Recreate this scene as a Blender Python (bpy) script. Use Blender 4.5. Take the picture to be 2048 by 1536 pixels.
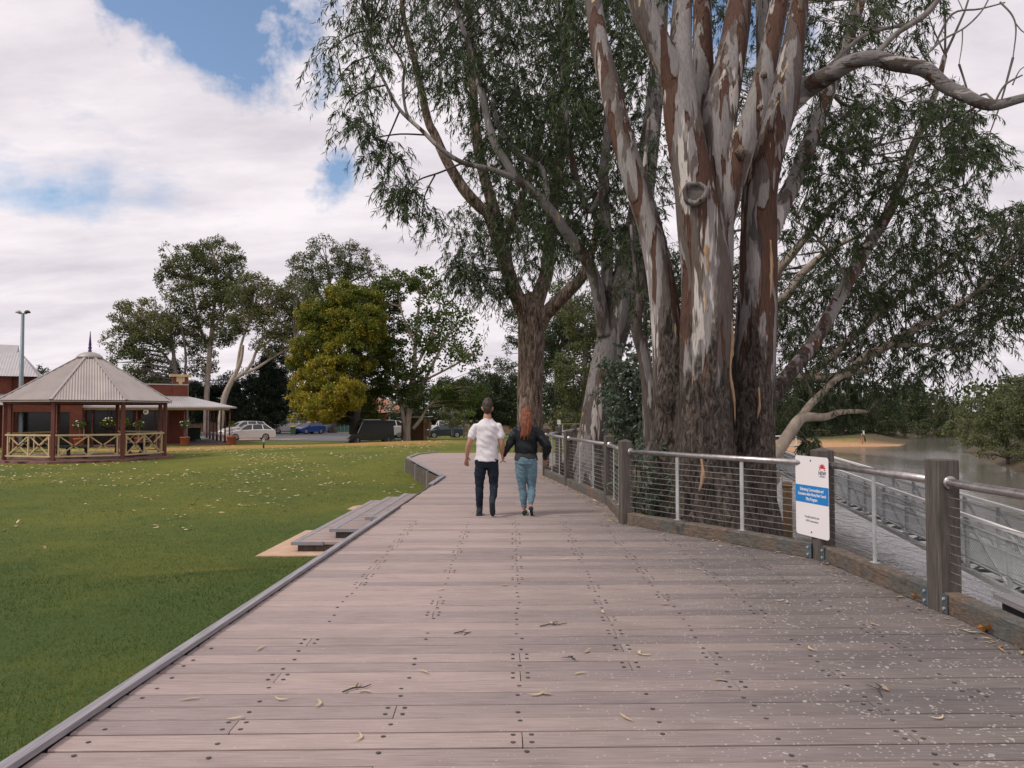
import bpy, bmesh, math, random
import numpy as np
from mathutils import Vector, Matrix, noise

random.seed(7)
rng = np.random.default_rng(11)
for o in list(bpy.data.objects):
    bpy.data.objects.remove(o)
scene = bpy.context.scene
COL = scene.collection
R = math.radians

# ------------------------------------------------------------------ camera
FPX = 1500.0                  # focal length for a 2048 px wide frame
CAM_H = 1.58
PITCH = R(2.18)
cam_data = bpy.data.cameras.new('camera')
cam_data.sensor_width = 36.0
cam_data.lens = FPX / 2048.0 * 36.0
cam_data.clip_start = 0.05
cam_data.clip_end = 3000.0
cam = bpy.data.objects.new('camera', cam_data)
COL.objects.link(cam)
cam.location = (0, 0, CAM_H)
cam.rotation_euler = (R(90) + PITCH, 0, 0)
scene.camera = cam

# ------------------------------------------------------------------ sky, sun, exposure
SUN_EL, SUN_AZ = R(50), R(-118)      # azimuth from +Y towards +X: the sun stands behind the left shoulder
scene.view_settings.view_transform = 'Standard'
scene.view_settings.look = 'None'
scene.view_settings.gamma = 1.0
scene.view_settings.use_curve_mapping = False
scene.view_settings.exposure = 0.52

def build_world():
    w = bpy.data.worlds.new('World')
    scene.world = w
    w.use_nodes = True
    nt = w.node_tree
    nt.nodes.clear()
    N, L = nt.nodes.new, nt.links.new
    out = N('ShaderNodeOutputWorld')
    bg = N('ShaderNodeBackground')
    bg.inputs['Strength'].default_value = 0.105
    sky = N('ShaderNodeTexSky')
    sky.sky_type = 'NISHITA'
    sky.sun_disc = False
    sky.sun_elevation = SUN_EL
    sky.sun_rotation = SUN_AZ
    sky.air_density = 1.0
    sky.dust_density = 0.6
    tc = N('ShaderNodeTexCoord')
    sep = N('ShaderNodeSeparateXYZ')
    L(tc.outputs['Generated'], sep.inputs[0])
    def math_(op, a, b=None, clamp=False):
        m = N('ShaderNodeMath'); m.operation = op; m.use_clamp = clamp
        for i, v in enumerate((a, b)):
            if v is None: continue
            if isinstance(v, (int, float)): m.inputs[i].default_value = v
            else: L(v, m.inputs[i])
        return m.outputs[0]
    zz = math_('ADD', math_('MAXIMUM', sep.outputs[2], 0.0), 0.22)
    comb = N('ShaderNodeCombineXYZ')
    L(math_('DIVIDE', sep.outputs[0], zz), comb.inputs[0])
    L(math_('DIVIDE', sep.outputs[1], zz), comb.inputs[1])
    def noise_(scale, detail, rough, off, stretch=(1, 1, 1)):
        mp = N('ShaderNodeMapping')
        mp.inputs['Location'].default_value = off
        mp.inputs['Scale'].default_value = stretch
        L(comb.outputs[0], mp.inputs[0])
        n = N('ShaderNodeTexNoise')
        n.inputs['Scale'].default_value = scale
        n.inputs['Detail'].default_value = detail
        n.inputs['Roughness'].default_value = rough
        L(mp.outputs[0], n.inputs['Vector'])
        return n.outputs['Fac']
    n1 = noise_(1.15, 8, 0.58, (3.1, 0.4, 0), (1.0, 1.5, 1))
    # thin places in the cloud sheet, warped by the same noise
    wn = N('ShaderNodeTexNoise'); wn.inputs['Scale'].default_value = 5.0; wn.inputs['Detail'].default_value = 6; wn.inputs['Roughness'].default_value = 0.62
    L(tc.outputs['Generated'], wn.inputs['Vector'])
    wsub = N('ShaderNodeVectorMath'); wsub.operation = 'MULTIPLY_ADD'
    L(wn.outputs['Color'], wsub.inputs[0]); wsub.inputs[1].default_value = (0.42, 0.42, 0.22); wsub.inputs[2].default_value = (-0.21, -0.21, -0.11)
    wadd = N('ShaderNodeVectorMath'); wadd.operation = 'ADD'
    L(tc.outputs['Generated'], wadd.inputs[0]); L(wsub.outputs[0], wadd.inputs[1])
    wnorm = N('ShaderNodeVectorMath'); wnorm.operation = 'NORMALIZE'; L(wadd.outputs[0], wnorm.inputs[0])
    thin = None
    for (px, py, sharp, amt) in ((430, 55, 330, 0.30), (350, 0, 420, 0.26), (520, 20, 500, 0.16), (690, 325, 1000, 0.20), (640, 335, 1400, 0.14), (30, 395, 1800, 0.10), (1500, 40, 300, 0.25)):
        d = Vector(((px - 1024) / FPX, 1.0, (768 - py) / FPX + math.tan(PITCH))).normalized()
        vm = N('ShaderNodeVectorMath'); vm.operation = 'DOT_PRODUCT'
        L(wnorm.outputs[0], vm.inputs[0]); vm.inputs[1].default_value = d
        e = math_('MULTIPLY', math_('SUBTRACT', vm.outputs['Value'], 1.0), sharp)
        g = math_('MULTIPLY', math_('POWER', 2.718, e), amt)
        thin = g if thin is None else math_('ADD', thin, g)
    cov = math_('SUBTRACT', math_('ADD', n1, 0.215), thin)
    ramp = N('ShaderNodeValToRGB')
    ramp.color_ramp.elements[0].position = 0.40
    ramp.color_ramp.elements[0].color = (0, 0, 0, 1)
    ramp.color_ramp.elements[1].position = 0.60
    ramp.color_ramp.elements[1].color = (1, 1, 1, 1)
    L(cov, ramp.inputs[0])
    n2 = noise_(1.9, 9, 0.62, (7.7, 2.2, 0), (0.8, 1.7, 1))
    crm = N('ShaderNodeValToRGB')
    e = crm.color_ramp.elements
    e[0].position = 0.32; e[0].color = (4.7, 4.35, 4.75, 1)
    e[1].position = 0.66; e[1].color = (6.6, 6.15, 6.35, 1)
    L(n2, crm.inputs[0])
    mix = N('ShaderNodeMix'); mix.data_type = 'RGBA'
    L(ramp.outputs[0], mix.inputs['Factor'])
    L(sky.outputs[0], mix.inputs['A'])
    L(crm.outputs[0], mix.inputs['B'])
    L(mix.outputs['Result'], bg.inputs['Color'])
    L(bg.outputs[0], out.inputs[0])
build_world()

sun_data = bpy.data.lights.new('sun', 'SUN')
sun_data.energy = 1.5
sun_data.angle = R(12)
sun_data.color = (1.0, 0.93, 0.84)
sun = bpy.data.objects.new('sun', sun_data)
COL.objects.link(sun)
sdir = Vector((math.sin(SUN_AZ) * math.cos(SUN_EL), math.cos(SUN_AZ) * math.cos(SUN_EL), math.sin(SUN_EL)))
sun.rotation_euler = sdir.to_track_quat('Z', 'Y').to_euler()
sun.location = sdir * 60

# ------------------------------------------------------------------ picture geometry helpers
CP, SP = math.cos(PITCH), math.sin(PITCH)
def ray(px, py):
    x, y = (px - 1024.0) / FPX, (768.0 - py) / FPX
    return Vector((x, CP - y * SP, SP + y * CP))
def at(px, py, Y):
    d = ray(px, py)
    return Vector((0, 0, CAM_H)) + d * (Y / d.y)
def on(px, py, z=0.0):
    d = ray(px, py)
    return Vector((0, 0, CAM_H)) + d * ((z - CAM_H) / d.z)

# ------------------------------------------------------------------ objects and tags
def link(o, parent=None):
    COL.objects.link(o)
    if parent is not None:
        o.parent = parent
    return o
def tag(o, label=None, cat=None, group=None, kind=None):
    if label: o['label'] = label
    if cat: o['category'] = cat
    if group: o['group'] = group
    if kind: o['kind'] = kind
    return o
def thing(name, label, cat, loc=(0, 0, 0), rz=0.0, group=None):
    o = bpy.data.objects.new(name, None)
    o.empty_display_size = 0.2
    COL.objects.link(o)
    o.location = loc
    o.rotation_euler = (0, 0, rz)
    return tag(o, label, cat, group)
def copy_tree(o, parent=None):
    c = o.copy()
    COL.objects.link(c)
    c.parent = parent
    for ch in o.children:
        copy_tree(ch, c)
    return c

class MB:
    """collects shapes; build() links them as one mesh object"""
    def __init__(s):
        s.v, s.f = [], []
    def add(s, vs, fs):
        b = len(s.v)
        s.v.extend([tuple(p) for p in vs])
        s.f.extend([tuple(i + b for i in f) for f in fs])
        return s
    def box(s, c, size, rz=0.0, M=None):
        hx, hy, hz = size[0] / 2, size[1] / 2, size[2] / 2
        m = M if M is not None else Matrix.Rotation(rz, 3, 'Z')
        c = Vector(c)
        vs = [c + m @ Vector((sx * hx, sy * hy, sz * hz)) for sz in (-1, 1) for sy in (-1, 1) for sx in (-1, 1)]
        return s.add(vs, [(0, 2, 3, 1), (4, 5, 7, 6), (0, 1, 5, 4), (2, 6, 7, 3), (1, 3, 7, 5), (0, 4, 6, 2)])
    def bar(s, a, b, w, h, up=(0, 0, 1)):
        """rectangular bar between two points, w across, h along up"""
        a, b = Vector(a), Vector(b)
        d = (b - a).normalized()
        u = Vector(up)
        x = d.cross(u)
        if x.length < 1e-4: x = d.cross(Vector((1, 0, 0)))
        x.normalize(); u = x.cross(d)
        vs = [p + x * (sx * w / 2) + u * (sz * h / 2) for p in (a, b) for sz in (-1, 1) for sx in (-1, 1)]
        return s.add(vs, [(0, 1, 3, 2), (4, 6, 7, 5), (0, 4, 5, 1), (2, 3, 7, 6), (0, 2, 6, 4), (1, 5, 7, 3)])
    def tube(s, pts, rad, n=8, cap=True, wob=0.0, ell=None):
        pts = [Vector(p) for p in pts]
        if not hasattr(rad, '__len__'): rad = [rad] * len(pts)
        k = len(pts)
        tan = []
        for i in range(k):
            t = pts[min(i + 1, k - 1)] - pts[max(i - 1, 0)]
            tan.append(t.normalized() if t.length > 1e-9 else Vector((0, 0, 1)))
        ref = Vector((1, 0, 0)) if abs(tan[0].x) < 0.9 else Vector((0, 1, 0))
        x = (ref - tan[0] * ref.dot(tan[0])).normalized()
        vs, fs = [], []
        for i in range(k):
            x = (x - tan[i] * x.dot(tan[i])).normalized()
            y = tan[i].cross(x)
            for j in range(n):
                a = 2 * math.pi * j / n
                r = rad[i]
                q = x * math.cos(a) + y * math.sin(a)
                if wob:
                    pp = pts[i] + q * r
                    r *= 1 + wob * noise.noise(Vector((q.x * 1.7, q.y * 1.7, 0)) + Vector((pp.x * .3, pp.y * .3, pp.z * 0.45 + 7)))
                if ell is not None:
                    vs.append(pts[i] + x * (math.cos(a) * ell[i][0]) + y * (math.sin(a) * ell[i][1]))
                else:
                    vs.append(pts[i] + q * r)
        for i in range(k - 1):
            for j in range(n):
                a, b = i * n + j, i * n + (j + 1) % n
                fs.append((a, b, b + n, a + n))
        if cap:
            fs.append(tuple(range(n - 1, -1, -1)))
            fs.append(tuple((k - 1) * n + j for j in range(n)))
        return s.add(vs, fs)
    def lathe(s, prof, c=(0, 0, 0), n=16, axis='Z'):
        """profile [(r, h)...] round an axis through c"""
        c = Vector(c); vs, fs = [], []
        for r, h in prof:
            for j in range(n):
                a = 2 * math.pi * j / n
                p = Vector((r * math.cos(a), r * math.sin(a), h))
                if axis == 'Y': p = Vector((p.x, p.z, p.y))
                if axis == 'X': p = Vector((p.z, p.x, p.y))
                vs.append(c + p)
        for i in range(len(prof) - 1):
            for j in range(n):
                a, b = i * n + j, i * n + (j + 1) % n
                fs.append((a, b, b + n, a + n))
        fs.append(tuple(range(n - 1, -1, -1)))
        fs.append(tuple((len(prof) - 1) * n + j for j in range(n)))
        return s.add(vs, fs)
    def prism(s, poly, z0, z1):
        n = len(poly)
        vs = [(p[0], p[1], z0) for p in poly] + [(p[0], p[1], z1) for p in poly]
        fs = [tuple(range(n - 1, -1, -1)), tuple(range(n, 2 * n))]
        fs += [(i, (i + 1) % n, n + (i + 1) % n, n + i) for i in range(n)]
        return s.add(vs, fs)
    def mesh(s, name):
        me = bpy.data.meshes.new(name)
        me.from_pydata(s.v, [], s.f)
        me.update()
        return me
    def build(s, name, mat, parent=None, smooth=False, loc=None, fix=True):
        me = s.mesh(name)
        if fix:
            bm = bmesh.new(); bm.from_mesh(me)
            bmesh.ops.recalc_face_normals(bm, faces=bm.faces)
            bm.to_mesh(me); bm.free()
        if smooth:
            me.polygons.foreach_set('use_smooth', [True] * len(me.polygons))
        if mat: me.materials.append(mat)
        o = bpy.data.objects.new(name, me)
        link(o, parent)
        if loc is not None: o.location = loc
        return o

def resample(pts, rad, per=4):
    """Catmull-Rom through points with radii"""
    P = [Vector(p) for p in pts]
    out, ro = [], []
    n = len(P)
    for i in range(n - 1):
        p0, p1, p2, p3 = P[max(i - 1, 0)], P[i], P[i + 1], P[min(i + 2, n - 1)]
        for k in range(per):
            t = k / per
            out.append(0.5 * ((2 * p1) + (p2 - p0) * t + (2 * p0 - 5 * p1 + 4 * p2 - p3) * t * t + (3 * p1 - p0 - 3 * p2 + p3) * t ** 3))
            ro.append(rad[i] * (1 - t) + rad[i + 1] * t)
    out.append(P[-1]); ro.append(rad[-1])
    return out, ro

def quads_object(name, V, tint, mat, parent=None, size=4):
    """V: (n*size, 3) array of loose faces; tint one value per face, kept as an attribute"""
    n = len(V) // size
    me = bpy.data.meshes.new(name)
    me.vertices.add(len(V))
    me.vertices.foreach_set('co', np.ascontiguousarray(V, dtype=np.float32).ravel())
    me.loops.add(len(V))
    me.loops.foreach_set('vertex_index', np.arange(len(V), dtype=np.int32))
    me.polygons.add(n)
    me.polygons.foreach_set('loop_start', np.arange(0, len(V), size, dtype=np.int32))
    me.polygons.foreach_set('loop_total', np.full(n, size, dtype=np.int32))
    a = me.attributes.new('tint', 'FLOAT', 'FACE')
    a.data.foreach_set('value', np.asarray(tint, dtype=np.float32))
    me.update(calc_edges=True)
    if mat: me.materials.append(mat)
    o = bpy.data.objects.new(name, me)
    link(o, parent)
    return o

# ------------------------------------------------------------------ materials
def srgb(r, g, b):
    f = lambda c: (c / 255 / 12.92) if c / 255 <= 0.04045 else ((c / 255 + 0.055) / 1.055) ** 2.4
    return (f(r), f(g), f(b))
class Nodes:
    def __init__(s, name):
        s.m = bpy.data.materials.new(name)
        s.m.use_nodes = True
        s.nt = s.m.node_tree
        s.nt.nodes.clear()
        s.out = s.nt.nodes.new('ShaderNodeOutputMaterial')
        s.tc = s.nt.nodes.new('ShaderNodeTexCoord')
    def n(s, t): return s.nt.nodes.new(t)
    def l(s, a, b): s.nt.links.new(a, b)
    def put(s, sock, v):
        if v is None: return
        if hasattr(v, 'is_linked') or hasattr(v, 'links'): s.l(v, sock)
        elif isinstance(v, tuple) and len(v) == 3 and sock.type == 'RGBA': sock.default_value = (*v, 1)
        else: sock.default_value = v
    def coord(s, scale=(1, 1, 1), which='Object', loc=(0, 0, 0), rot=(0, 0, 0)):
        mp = s.n('ShaderNodeMapping')
        mp.inputs['Scale'].default_value = scale
        mp.inputs['Location'].default_value = loc
        mp.inputs['Rotation'].default_value = rot
        s.l(s.tc.outputs[which], mp.inputs[0])
        return mp.outputs[0]
    def noise(s, vec, scale=5, detail=4, rough=0.55, dist=0.0):
        t = s.n('ShaderNodeTexNoise')
        t.inputs['Scale'].default_value = scale; t.inputs['Detail'].default_value = detail
        t.inputs['Roughness'].default_value = rough; t.inputs['Distortion'].default_value = dist
        s.l(vec, t.inputs['Vector'])
        return t.outputs['Fac']
    def voro(s, vec, scale=5, feature='F1', out='Distance'):
        t = s.n('ShaderNodeTexVoronoi'); t.feature = feature
        t.inputs['Scale'].default_value = scale
        s.l(vec, t.inputs['Vector'])
        return t.outputs[out]
    def ramp(s, fac, stops, interp='LINEAR'):
        r = s.n('ShaderNodeValToRGB'); r.color_ramp.interpolation = interp
        el = r.color_ramp.elements
        while len(el) < len(stops): el.new(0.5)
        for e, (p, c) in zip(el, stops):
            e.position = p
            e.color = (*c, 1) if hasattr(c, '__len__') else (c, c, c, 1)
        s.l(fac, r.inputs[0])
        return r.outputs[0]
    def mix(s, f, a, b, mode='MIX'):
        m = s.n('ShaderNodeMix'); m.data_type = 'RGBA'; m.blend_type = mode
        s.put(m.inputs['Factor'], f); s.put(m.inputs['A'], a); s.put(m.inputs['B'], b)
        return m.outputs['Result']
    def math(s, op, a, b=0.0, clamp=False):
        m = s.n('ShaderNodeMath'); m.operation = op; m.use_clamp = clamp
        s.put(m.inputs[0], a); s.put(m.inputs[1], b)
        return m.outputs[0]
    def attr(s, name, out='Fac'):
        a = s.n('ShaderNodeAttribute'); a.attribute_name = name
        return a.outputs[out]
    def objrand(s):
        return s.n('ShaderNodeObjectInfo').outputs['Random']
    def sep(s, vec):
        x = s.n('ShaderNodeSeparateXYZ'); s.l(vec, x.inputs[0]); return x.outputs
    def bump(s, h, strength=0.3, dist=0.01):
        b = s.n('ShaderNodeBump'); b.inputs['Strength'].default_value = strength; b.inputs['Distance'].default_value = dist
        s.l(h, b.inputs['Height'])
        return b.outputs[0]
    def done(s, color, rough=0.6, metal=0.0, normal=None, spec=None, **kw):
        p = s.n('ShaderNodeBsdfPrincipled')
        s.put(p.inputs['Base Color'], color); s.put(p.inputs['Roughness'], rough); s.put(p.inputs['Metallic'], metal)
        if spec is not None: p.inputs['Specular IOR Level'].default_value = spec
        if normal is not None: s.l(normal, p.inputs['Normal'])
        for k, v in kw.items(): s.put(p.inputs[k.replace('_', ' ')], v)
        s.l(p.outputs[0], s.out.inputs[0])
        return s.m

def plain(name, color, rough=0.6, metal=0.0, var=0.15, scale=6.0, bump=0.0, spec=None, stretch=(1, 1, 1)):
    """one paint or material, slightly uneven"""
    k = Nodes(name)
    v = k.coord(stretch)
    f = k.noise(v, scale, 5, 0.6)
    c0 = tuple(c * (1 - var) for c in color); c1 = tuple(min(1, c * (1 + var)) for c in color)
    col = k.ramp(f, [(0.3, c0), (0.7, c1)])
    nr = k.bump(k.noise(v, scale * 4, 4), bump, 0.01) if bump else None
    return k.done(col, rough, metal, nr, spec)

def leaf_mat(name, dark, light, warm=None, warm_at=0.86, trans=0.3, rough=0.5):
    k = Nodes(name)
    t = k.attr('tint')
    stops = [(0.0, dark), (warm_at - 0.08 if warm else 1.0, light)]
    if warm: stops.append((min(1.0, warm_at + 0.06), warm))
    col = k.ramp(t, stops)
    p = k.n('ShaderNodeBsdfPrincipled')
    k.put(p.inputs['Base Color'], col); p.inputs['Roughness'].default_value = rough
    p.inputs['Specular IOR Level'].default_value = 0.2
    tr = k.n('ShaderNodeBsdfTranslucent'); k.l(k.mix(1.0, col, (1.0, 1.05, 0.55), 'MULTIPLY'), tr.inputs['Color'])
    ms = k.n('ShaderNodeMixShader'); ms.inputs[0].default_value = trans
    k.l(p.outputs[0], ms.inputs[1]); k.l(tr.outputs[0], ms.inputs[2])
    k.l(ms.outputs[0], k.out.inputs[0])
    return k.m

M = {}
def mats():
    # weathered decking
    k = Nodes('deck_timber')
    grain = k.noise(k.coord((1.2, 34, 34)), 3.0, 6, 0.62, 0.4)
    big = k.noise(k.coord((1, 1, 1)), 0.55, 3)
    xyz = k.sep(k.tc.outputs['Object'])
    side = k.ramp(k.math('ADD', k.math('MULTIPLY', xyz[0], 0.19), k.math('MULTIPLY', big, 0.5)), [(0.12, (0, 0, 0)), (0.72, (1, 1, 1))])  # boards darken to the right: canopy shade put into the timber colour
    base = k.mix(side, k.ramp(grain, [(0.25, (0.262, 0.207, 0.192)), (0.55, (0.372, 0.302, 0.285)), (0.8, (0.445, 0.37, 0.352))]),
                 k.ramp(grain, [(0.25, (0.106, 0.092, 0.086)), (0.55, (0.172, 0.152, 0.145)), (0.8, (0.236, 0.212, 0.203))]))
    rnd = k.objrand()
    base = k.mix(1.0, base, k.ramp(rnd, [(0.0, (0.80, 0.80, 0.82)), (0.5, (0.98, 0.96, 0.96)), (1.0, (1.12, 1.08, 1.05))]), 'MULTIPLY')
    crack = k.ramp(k.noise(k.coord((0.9, 70, 70), loc=(3, 1, 0)), 2.2, 3, 0.5), [(0.27, 1.0), (0.31, 0.0)])
    base = k.mix(k.math('MULTIPLY', crack, 0.45), base, (0.06, 0.045, 0.04))
    # bird droppings, thickest below the big tree
    spot = k.voro(k.coord((1.0, 1.0, 1.0)), 17.0)
    wob = k.noise(k.coord(), 40, 3)
    dens = k.noise(k.coord(), 1.3, 4)
    lim = k.math('ADD', k.math('MULTIPLY', k.math('MULTIPLY', side, 0.75), k.math('MULTIPLY', dens, 0.33)), 0.08)
    near = k.math('LESS_THAN', k.math('ADD', spot, k.math('MULTIPLY', k.math('SUBTRACT', wob, 0.5), 0.32)), lim)
    pick = k.math('GREATER_THAN', k.noise(k.coord(), 9, 2), 0.52)
    sp2 = k.math('LESS_THAN', k.math('ADD', k.voro(k.coord((1, 1, 1), loc=(5, 2, 1)), 34.0), k.math('MULTIPLY', wob, 0.2)), k.math('ADD', k.math('MULTIPLY', side, 0.17), 0.185))
    base = k.mix(k.math('MULTIPLY', k.math('MAXIMUM', k.math('MULTIPLY', near, pick), k.math('MULTIPLY', sp2, k.math('GREATER_THAN', k.noise(k.coord(), 6, 2), 0.5))), k.math('MULTIPLY', k.noise(k.coord(loc=(2, 7, 0)), 21, 2), 1.05)), base, (0.52, 0.495, 0.47))
    stain = k.ramp(k.noise(k.coord((1, 2.5, 1), loc=(9, 4, 0)), 2.6, 6, 0.65), [(0.36, (0.62, 0.58, 0.57)), (0.52, (1, 1, 1)), (0.72, (1.14, 1.10, 1.06))])
    base = k.mix(0.22, base, k.mix(1.0, base, stain, 'MULTIPLY'))
    h = k.math('ADD', grain, k.math('MULTIPLY', crack, -0.6))
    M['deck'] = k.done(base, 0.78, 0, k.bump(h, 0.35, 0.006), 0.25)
    # grey edge strip
    k = Nodes('kerb_timber')
    g = k.noise(k.coord((26, 0.8, 26)), 3, 5)
    M['kerb'] = k.done(k.ramp(g, [(0.3, (0.20, 0.19, 0.205)), (0.7, (0.34, 0.325, 0.345))]), 0.7, 0, k.bump(g, 0.25, 0.004), 0.25)
    k = Nodes('rough_sleeper_timber')
    g = k.noise(k.coord((6, 6, 22)), 2.2, 6, 0.65)
    g2 = k.noise(k.coord((1, 1, 1)), 2.4, 5)
    c = k.mix(k.ramp(g2, [(0.40, 0.0), (0.62, 1.0)]), k.ramp(g, [(0.3, (0.085, 0.06, 0.045)), (0.7, (0.20, 0.15, 0.115))]), k.ramp(g, [(0.3, (0.06, 0.06, 0.055)), (0.7, (0.14, 0.14, 0.13))]))
    c = k.mix(k.ramp(k.noise(k.coord(), 3.2, 3), [(0.62, 0.0), (0.70, 0.7)]), c, (0.035, 0.035, 0.035))
    M['sleeper'] = k.done(c, 0.85, 0, k.bump(g, 0.7, 0.02), 0.2)
    k = Nodes('post_timber')
    g = k.noise(k.coord((26, 26, 1.6)), 2.0, 6, 0.65)
    c = k.ramp(g, [(0.25, (0.042, 0.036, 0.031)), (0.55, (0.105, 0.09, 0.08)), (0.8, (0.185, 0.165, 0.148))])
    M['post'] = k.done(c, 0.8, 0, k.bump(g, 0.5, 0.01), 0.25)
    k = Nodes('brushed_steel')
    g = k.noise(k.coord((3, 3, 3)), 6, 4)
    M['steel'] = k.done(k.ramp(g, [(0.3, (0.36, 0.33, 0.32)), (0.7, (0.52, 0.49, 0.48))]), k.ramp(g, [(0.3, 0.28), (0.7, 0.42)]), 0.9)
    M['wire'] = plain('wire_steel', (0.42, 0.41, 0.40), 0.4, 0.75)
    M['galv'] = plain('galvanised_steel', (0.40, 0.415, 0.42), 0.5, 0.25, 0.18, 9)
    M['bracket'] = plain('bracket_steel', (0.13, 0.16, 0.185), 0.5, 0.6, 0.2)
    M['black'] = plain('black_metal', (0.018, 0.019, 0.021), 0.5)
    M['screw'] = plain('dark_screw', (0.02, 0.02, 0.022), 0.5, 0.3)
    M['under'] = plain('deck_shadow_timber', (0.022, 0.019, 0.017), 0.9)
    M['white'] = plain('white_paint', (0.74, 0.73, 0.72), 0.45, 0, 0.04)
    M['signwhite'] = plain('sign_white', (0.78, 0.74, 0.745), 0.4, 0, 0.02, 2)
    M['signblue'] = plain('sign_blue', (0.008, 0.19, 0.52), 0.4, 0, 0.03)
    M['signtext'] = plain('sign_dark_print', (0.03, 0.04, 0.09), 0.5, 0, 0.03)
    M['signgrey'] = plain('sign_grey_print', (0.10, 0.10, 0.12), 0.5, 0, 0.03)
    M['signred'] = plain('sign_red_print', (0.55, 0.012, 0.02), 0.5, 0, 0.03)
    M['concrete'] = plain('sandy_concrete', (0.50, 0.335, 0.235), 0.9, 0, 0.14, 5, 0.3)
    # ground
    k = Nodes('ground_cover')
    w = k.coord()
    n_f = k.noise(w, 42, 5, 0.7); n_m = k.noise(w, 3.0, 5, 0.6); n_b = k.noise(w, 0.22, 4, 0.55)
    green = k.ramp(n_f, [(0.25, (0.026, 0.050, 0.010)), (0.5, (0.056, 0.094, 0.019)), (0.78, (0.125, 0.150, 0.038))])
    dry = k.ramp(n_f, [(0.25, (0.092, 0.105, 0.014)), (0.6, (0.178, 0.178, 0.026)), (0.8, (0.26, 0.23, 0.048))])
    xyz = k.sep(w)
    dist = k.ramp(k.math('MULTIPLY', xyz[1], 0.02), [(0.10, 0.14), (0.26, 0.30), (0.40, 0.62), (0.62, 0.78), (1.0, 0.66)])  # near lawn's shade is painted into the colour as darker, greener grass
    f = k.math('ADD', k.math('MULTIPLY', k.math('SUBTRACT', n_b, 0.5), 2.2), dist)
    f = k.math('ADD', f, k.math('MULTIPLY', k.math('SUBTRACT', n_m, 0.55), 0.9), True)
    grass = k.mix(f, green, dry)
    straw = k.attr('straw')
    sf = k.math('ADD', straw, k.math('MULTIPLY', k.math('SUBTRACT', n_m, 0.5), 0.9))
    grass = k.mix(k.ramp(sf, [(0.35, 0.0), (0.75, 0.85)]), grass, k.ramp(n_f, [(0.3, (0.30, 0.17, 0.045)), (0.7, (0.44, 0.26, 0.085))]))
    soil = k.ramp(n_m, [(0.3, (0.055, 0.042, 0.028)), (0.7, (0.125, 0.095, 0.065))])
    c = k.mix(k.math('ADD', k.attr('soil'), k.math('MULTIPLY', k.math('SUBTRACT', n_m, 0.5), k.math('MULTIPLY', k.attr('soil'), 0.5)), True), grass, soil)
    sand = k.ramp(n_m, [(0.3, (0.36, 0.20, 0.10)), (0.7, (0.52, 0.31, 0.17))])
    c = k.mix(k.attr('sand'), c, sand)
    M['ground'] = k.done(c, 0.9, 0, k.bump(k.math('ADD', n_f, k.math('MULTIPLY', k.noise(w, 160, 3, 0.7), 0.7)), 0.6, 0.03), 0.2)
    M['asphalt'] = plain('car_park_asphalt', (0.115, 0.115, 0.122), 0.9, 0, 0.2, 2.5, 0.3)
    M['gravel'] = plain('bare_gravel', (0.36, 0.25, 0.175), 0.95, 0, 0.3, 3, 0.3)
    # water
    k = Nodes('river_water')
    v = k.coord((1.0, 0.75, 1))
    big = k.noise(k.coord((0.10, 0.035, 1)), 1.0, 3, 0.5)
    wav = k.noise(v, 2.0, 5, 0.6, 0.3)
    wav2 = k.noise(v, 7.0, 3, 0.6)
    amp = k.ramp(big, [(0.35, 0.25), (0.62, 1.0)])
    hh = k.math('MULTIPLY', k.math('ADD', wav, k.math('MULTIPLY', wav2, 0.25)), amp)
    M['water'] = k.done((0.175, 0.163, 0.145), 0.06, 0, k.bump(hh, 0.30, 0.15), 1.0, IOR=1.36)
    # gazebo and building
    M['cream'] = plain('cream_paint', (0.55, 0.42, 0.235), 0.6, 0, 0.12, 3)
    M['maroon'] = plain('maroon_post_paint', (0.145, 0.040, 0.028), 0.6, 0, 0.2, 4)
    M['roof'] = plain('corrugated_iron', (0.36, 0.315, 0.295), 0.5, 0.25, 0.10, 1.4)
    M['roofgrey'] = plain('corrugated_zinc', (0.44, 0.415, 0.425), 0.45, 0.3, 0.1, 1.2)
    M['purple'] = plain('purple_finial_paint', (0.055, 0.026, 0.13), 0.5, 0, 0.1)
    M['pave'] = plain('red_paving', (0.20, 0.105, 0.085), 0.85, 0, 0.25, 6, 0.2)
    k = Nodes('red_brick')
    b = k.n('ShaderNodeTexBrick')
    b.inputs['Scale'].default_value = 1.0
    b.inputs['Brick Width'].default_value = 0.24; b.inputs['Row Height'].default_value = 0.086
    b.inputs['Mortar Size'].default_value = 0.010; b.inputs['Mortar Smooth'].default_value = 0.2
    b.inputs['Color1'].default_value = (0.20, 0.055, 0.034, 1); b.inputs['Color2'].default_value = (0.135, 0.036, 0.024, 1)
    b.inputs['Mortar'].default_value = (0.17, 0.095, 0.075, 1)
    sx = k.sep(k.tc.outputs['Object'])
    cb = k.n('ShaderNodeCombineXYZ')
    k.l(k.math('ADD', sx[0], sx[1]), cb.inputs[0]); k.l(sx[2], cb.inputs[1])
    k.l(cb.outputs[0], b.inputs['Vector'])
    M['brick'] = k.done(k.mix(0.25, b.outputs['Color'], k.ramp(k.noise(k.coord(), 1.5, 4), [(0.3, (0.10, 0.026, 0.016)), (0.7, (0.22, 0.07, 0.045))])), 0.85, 0, k.bump(b.outputs['Fac'], -0.4, 0.008), 0.2)
    M['dark'] = plain('dark_glass', (0.012, 0.014, 0.016), 0.12, 0, 0.1)
    M['terracotta'] = plain('terracotta', (0.33, 0.085, 0.042), 0.75, 0, 0.15, 5)
    M['tile'] = plain('roof_tile', (0.32, 0.155, 0.105), 0.8, 0, 0.3, 8)
    M['fence'] = plain('brown_fence_timber', (0.085, 0.052, 0.033), 0.85, 0, 0.3, 5)
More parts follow.
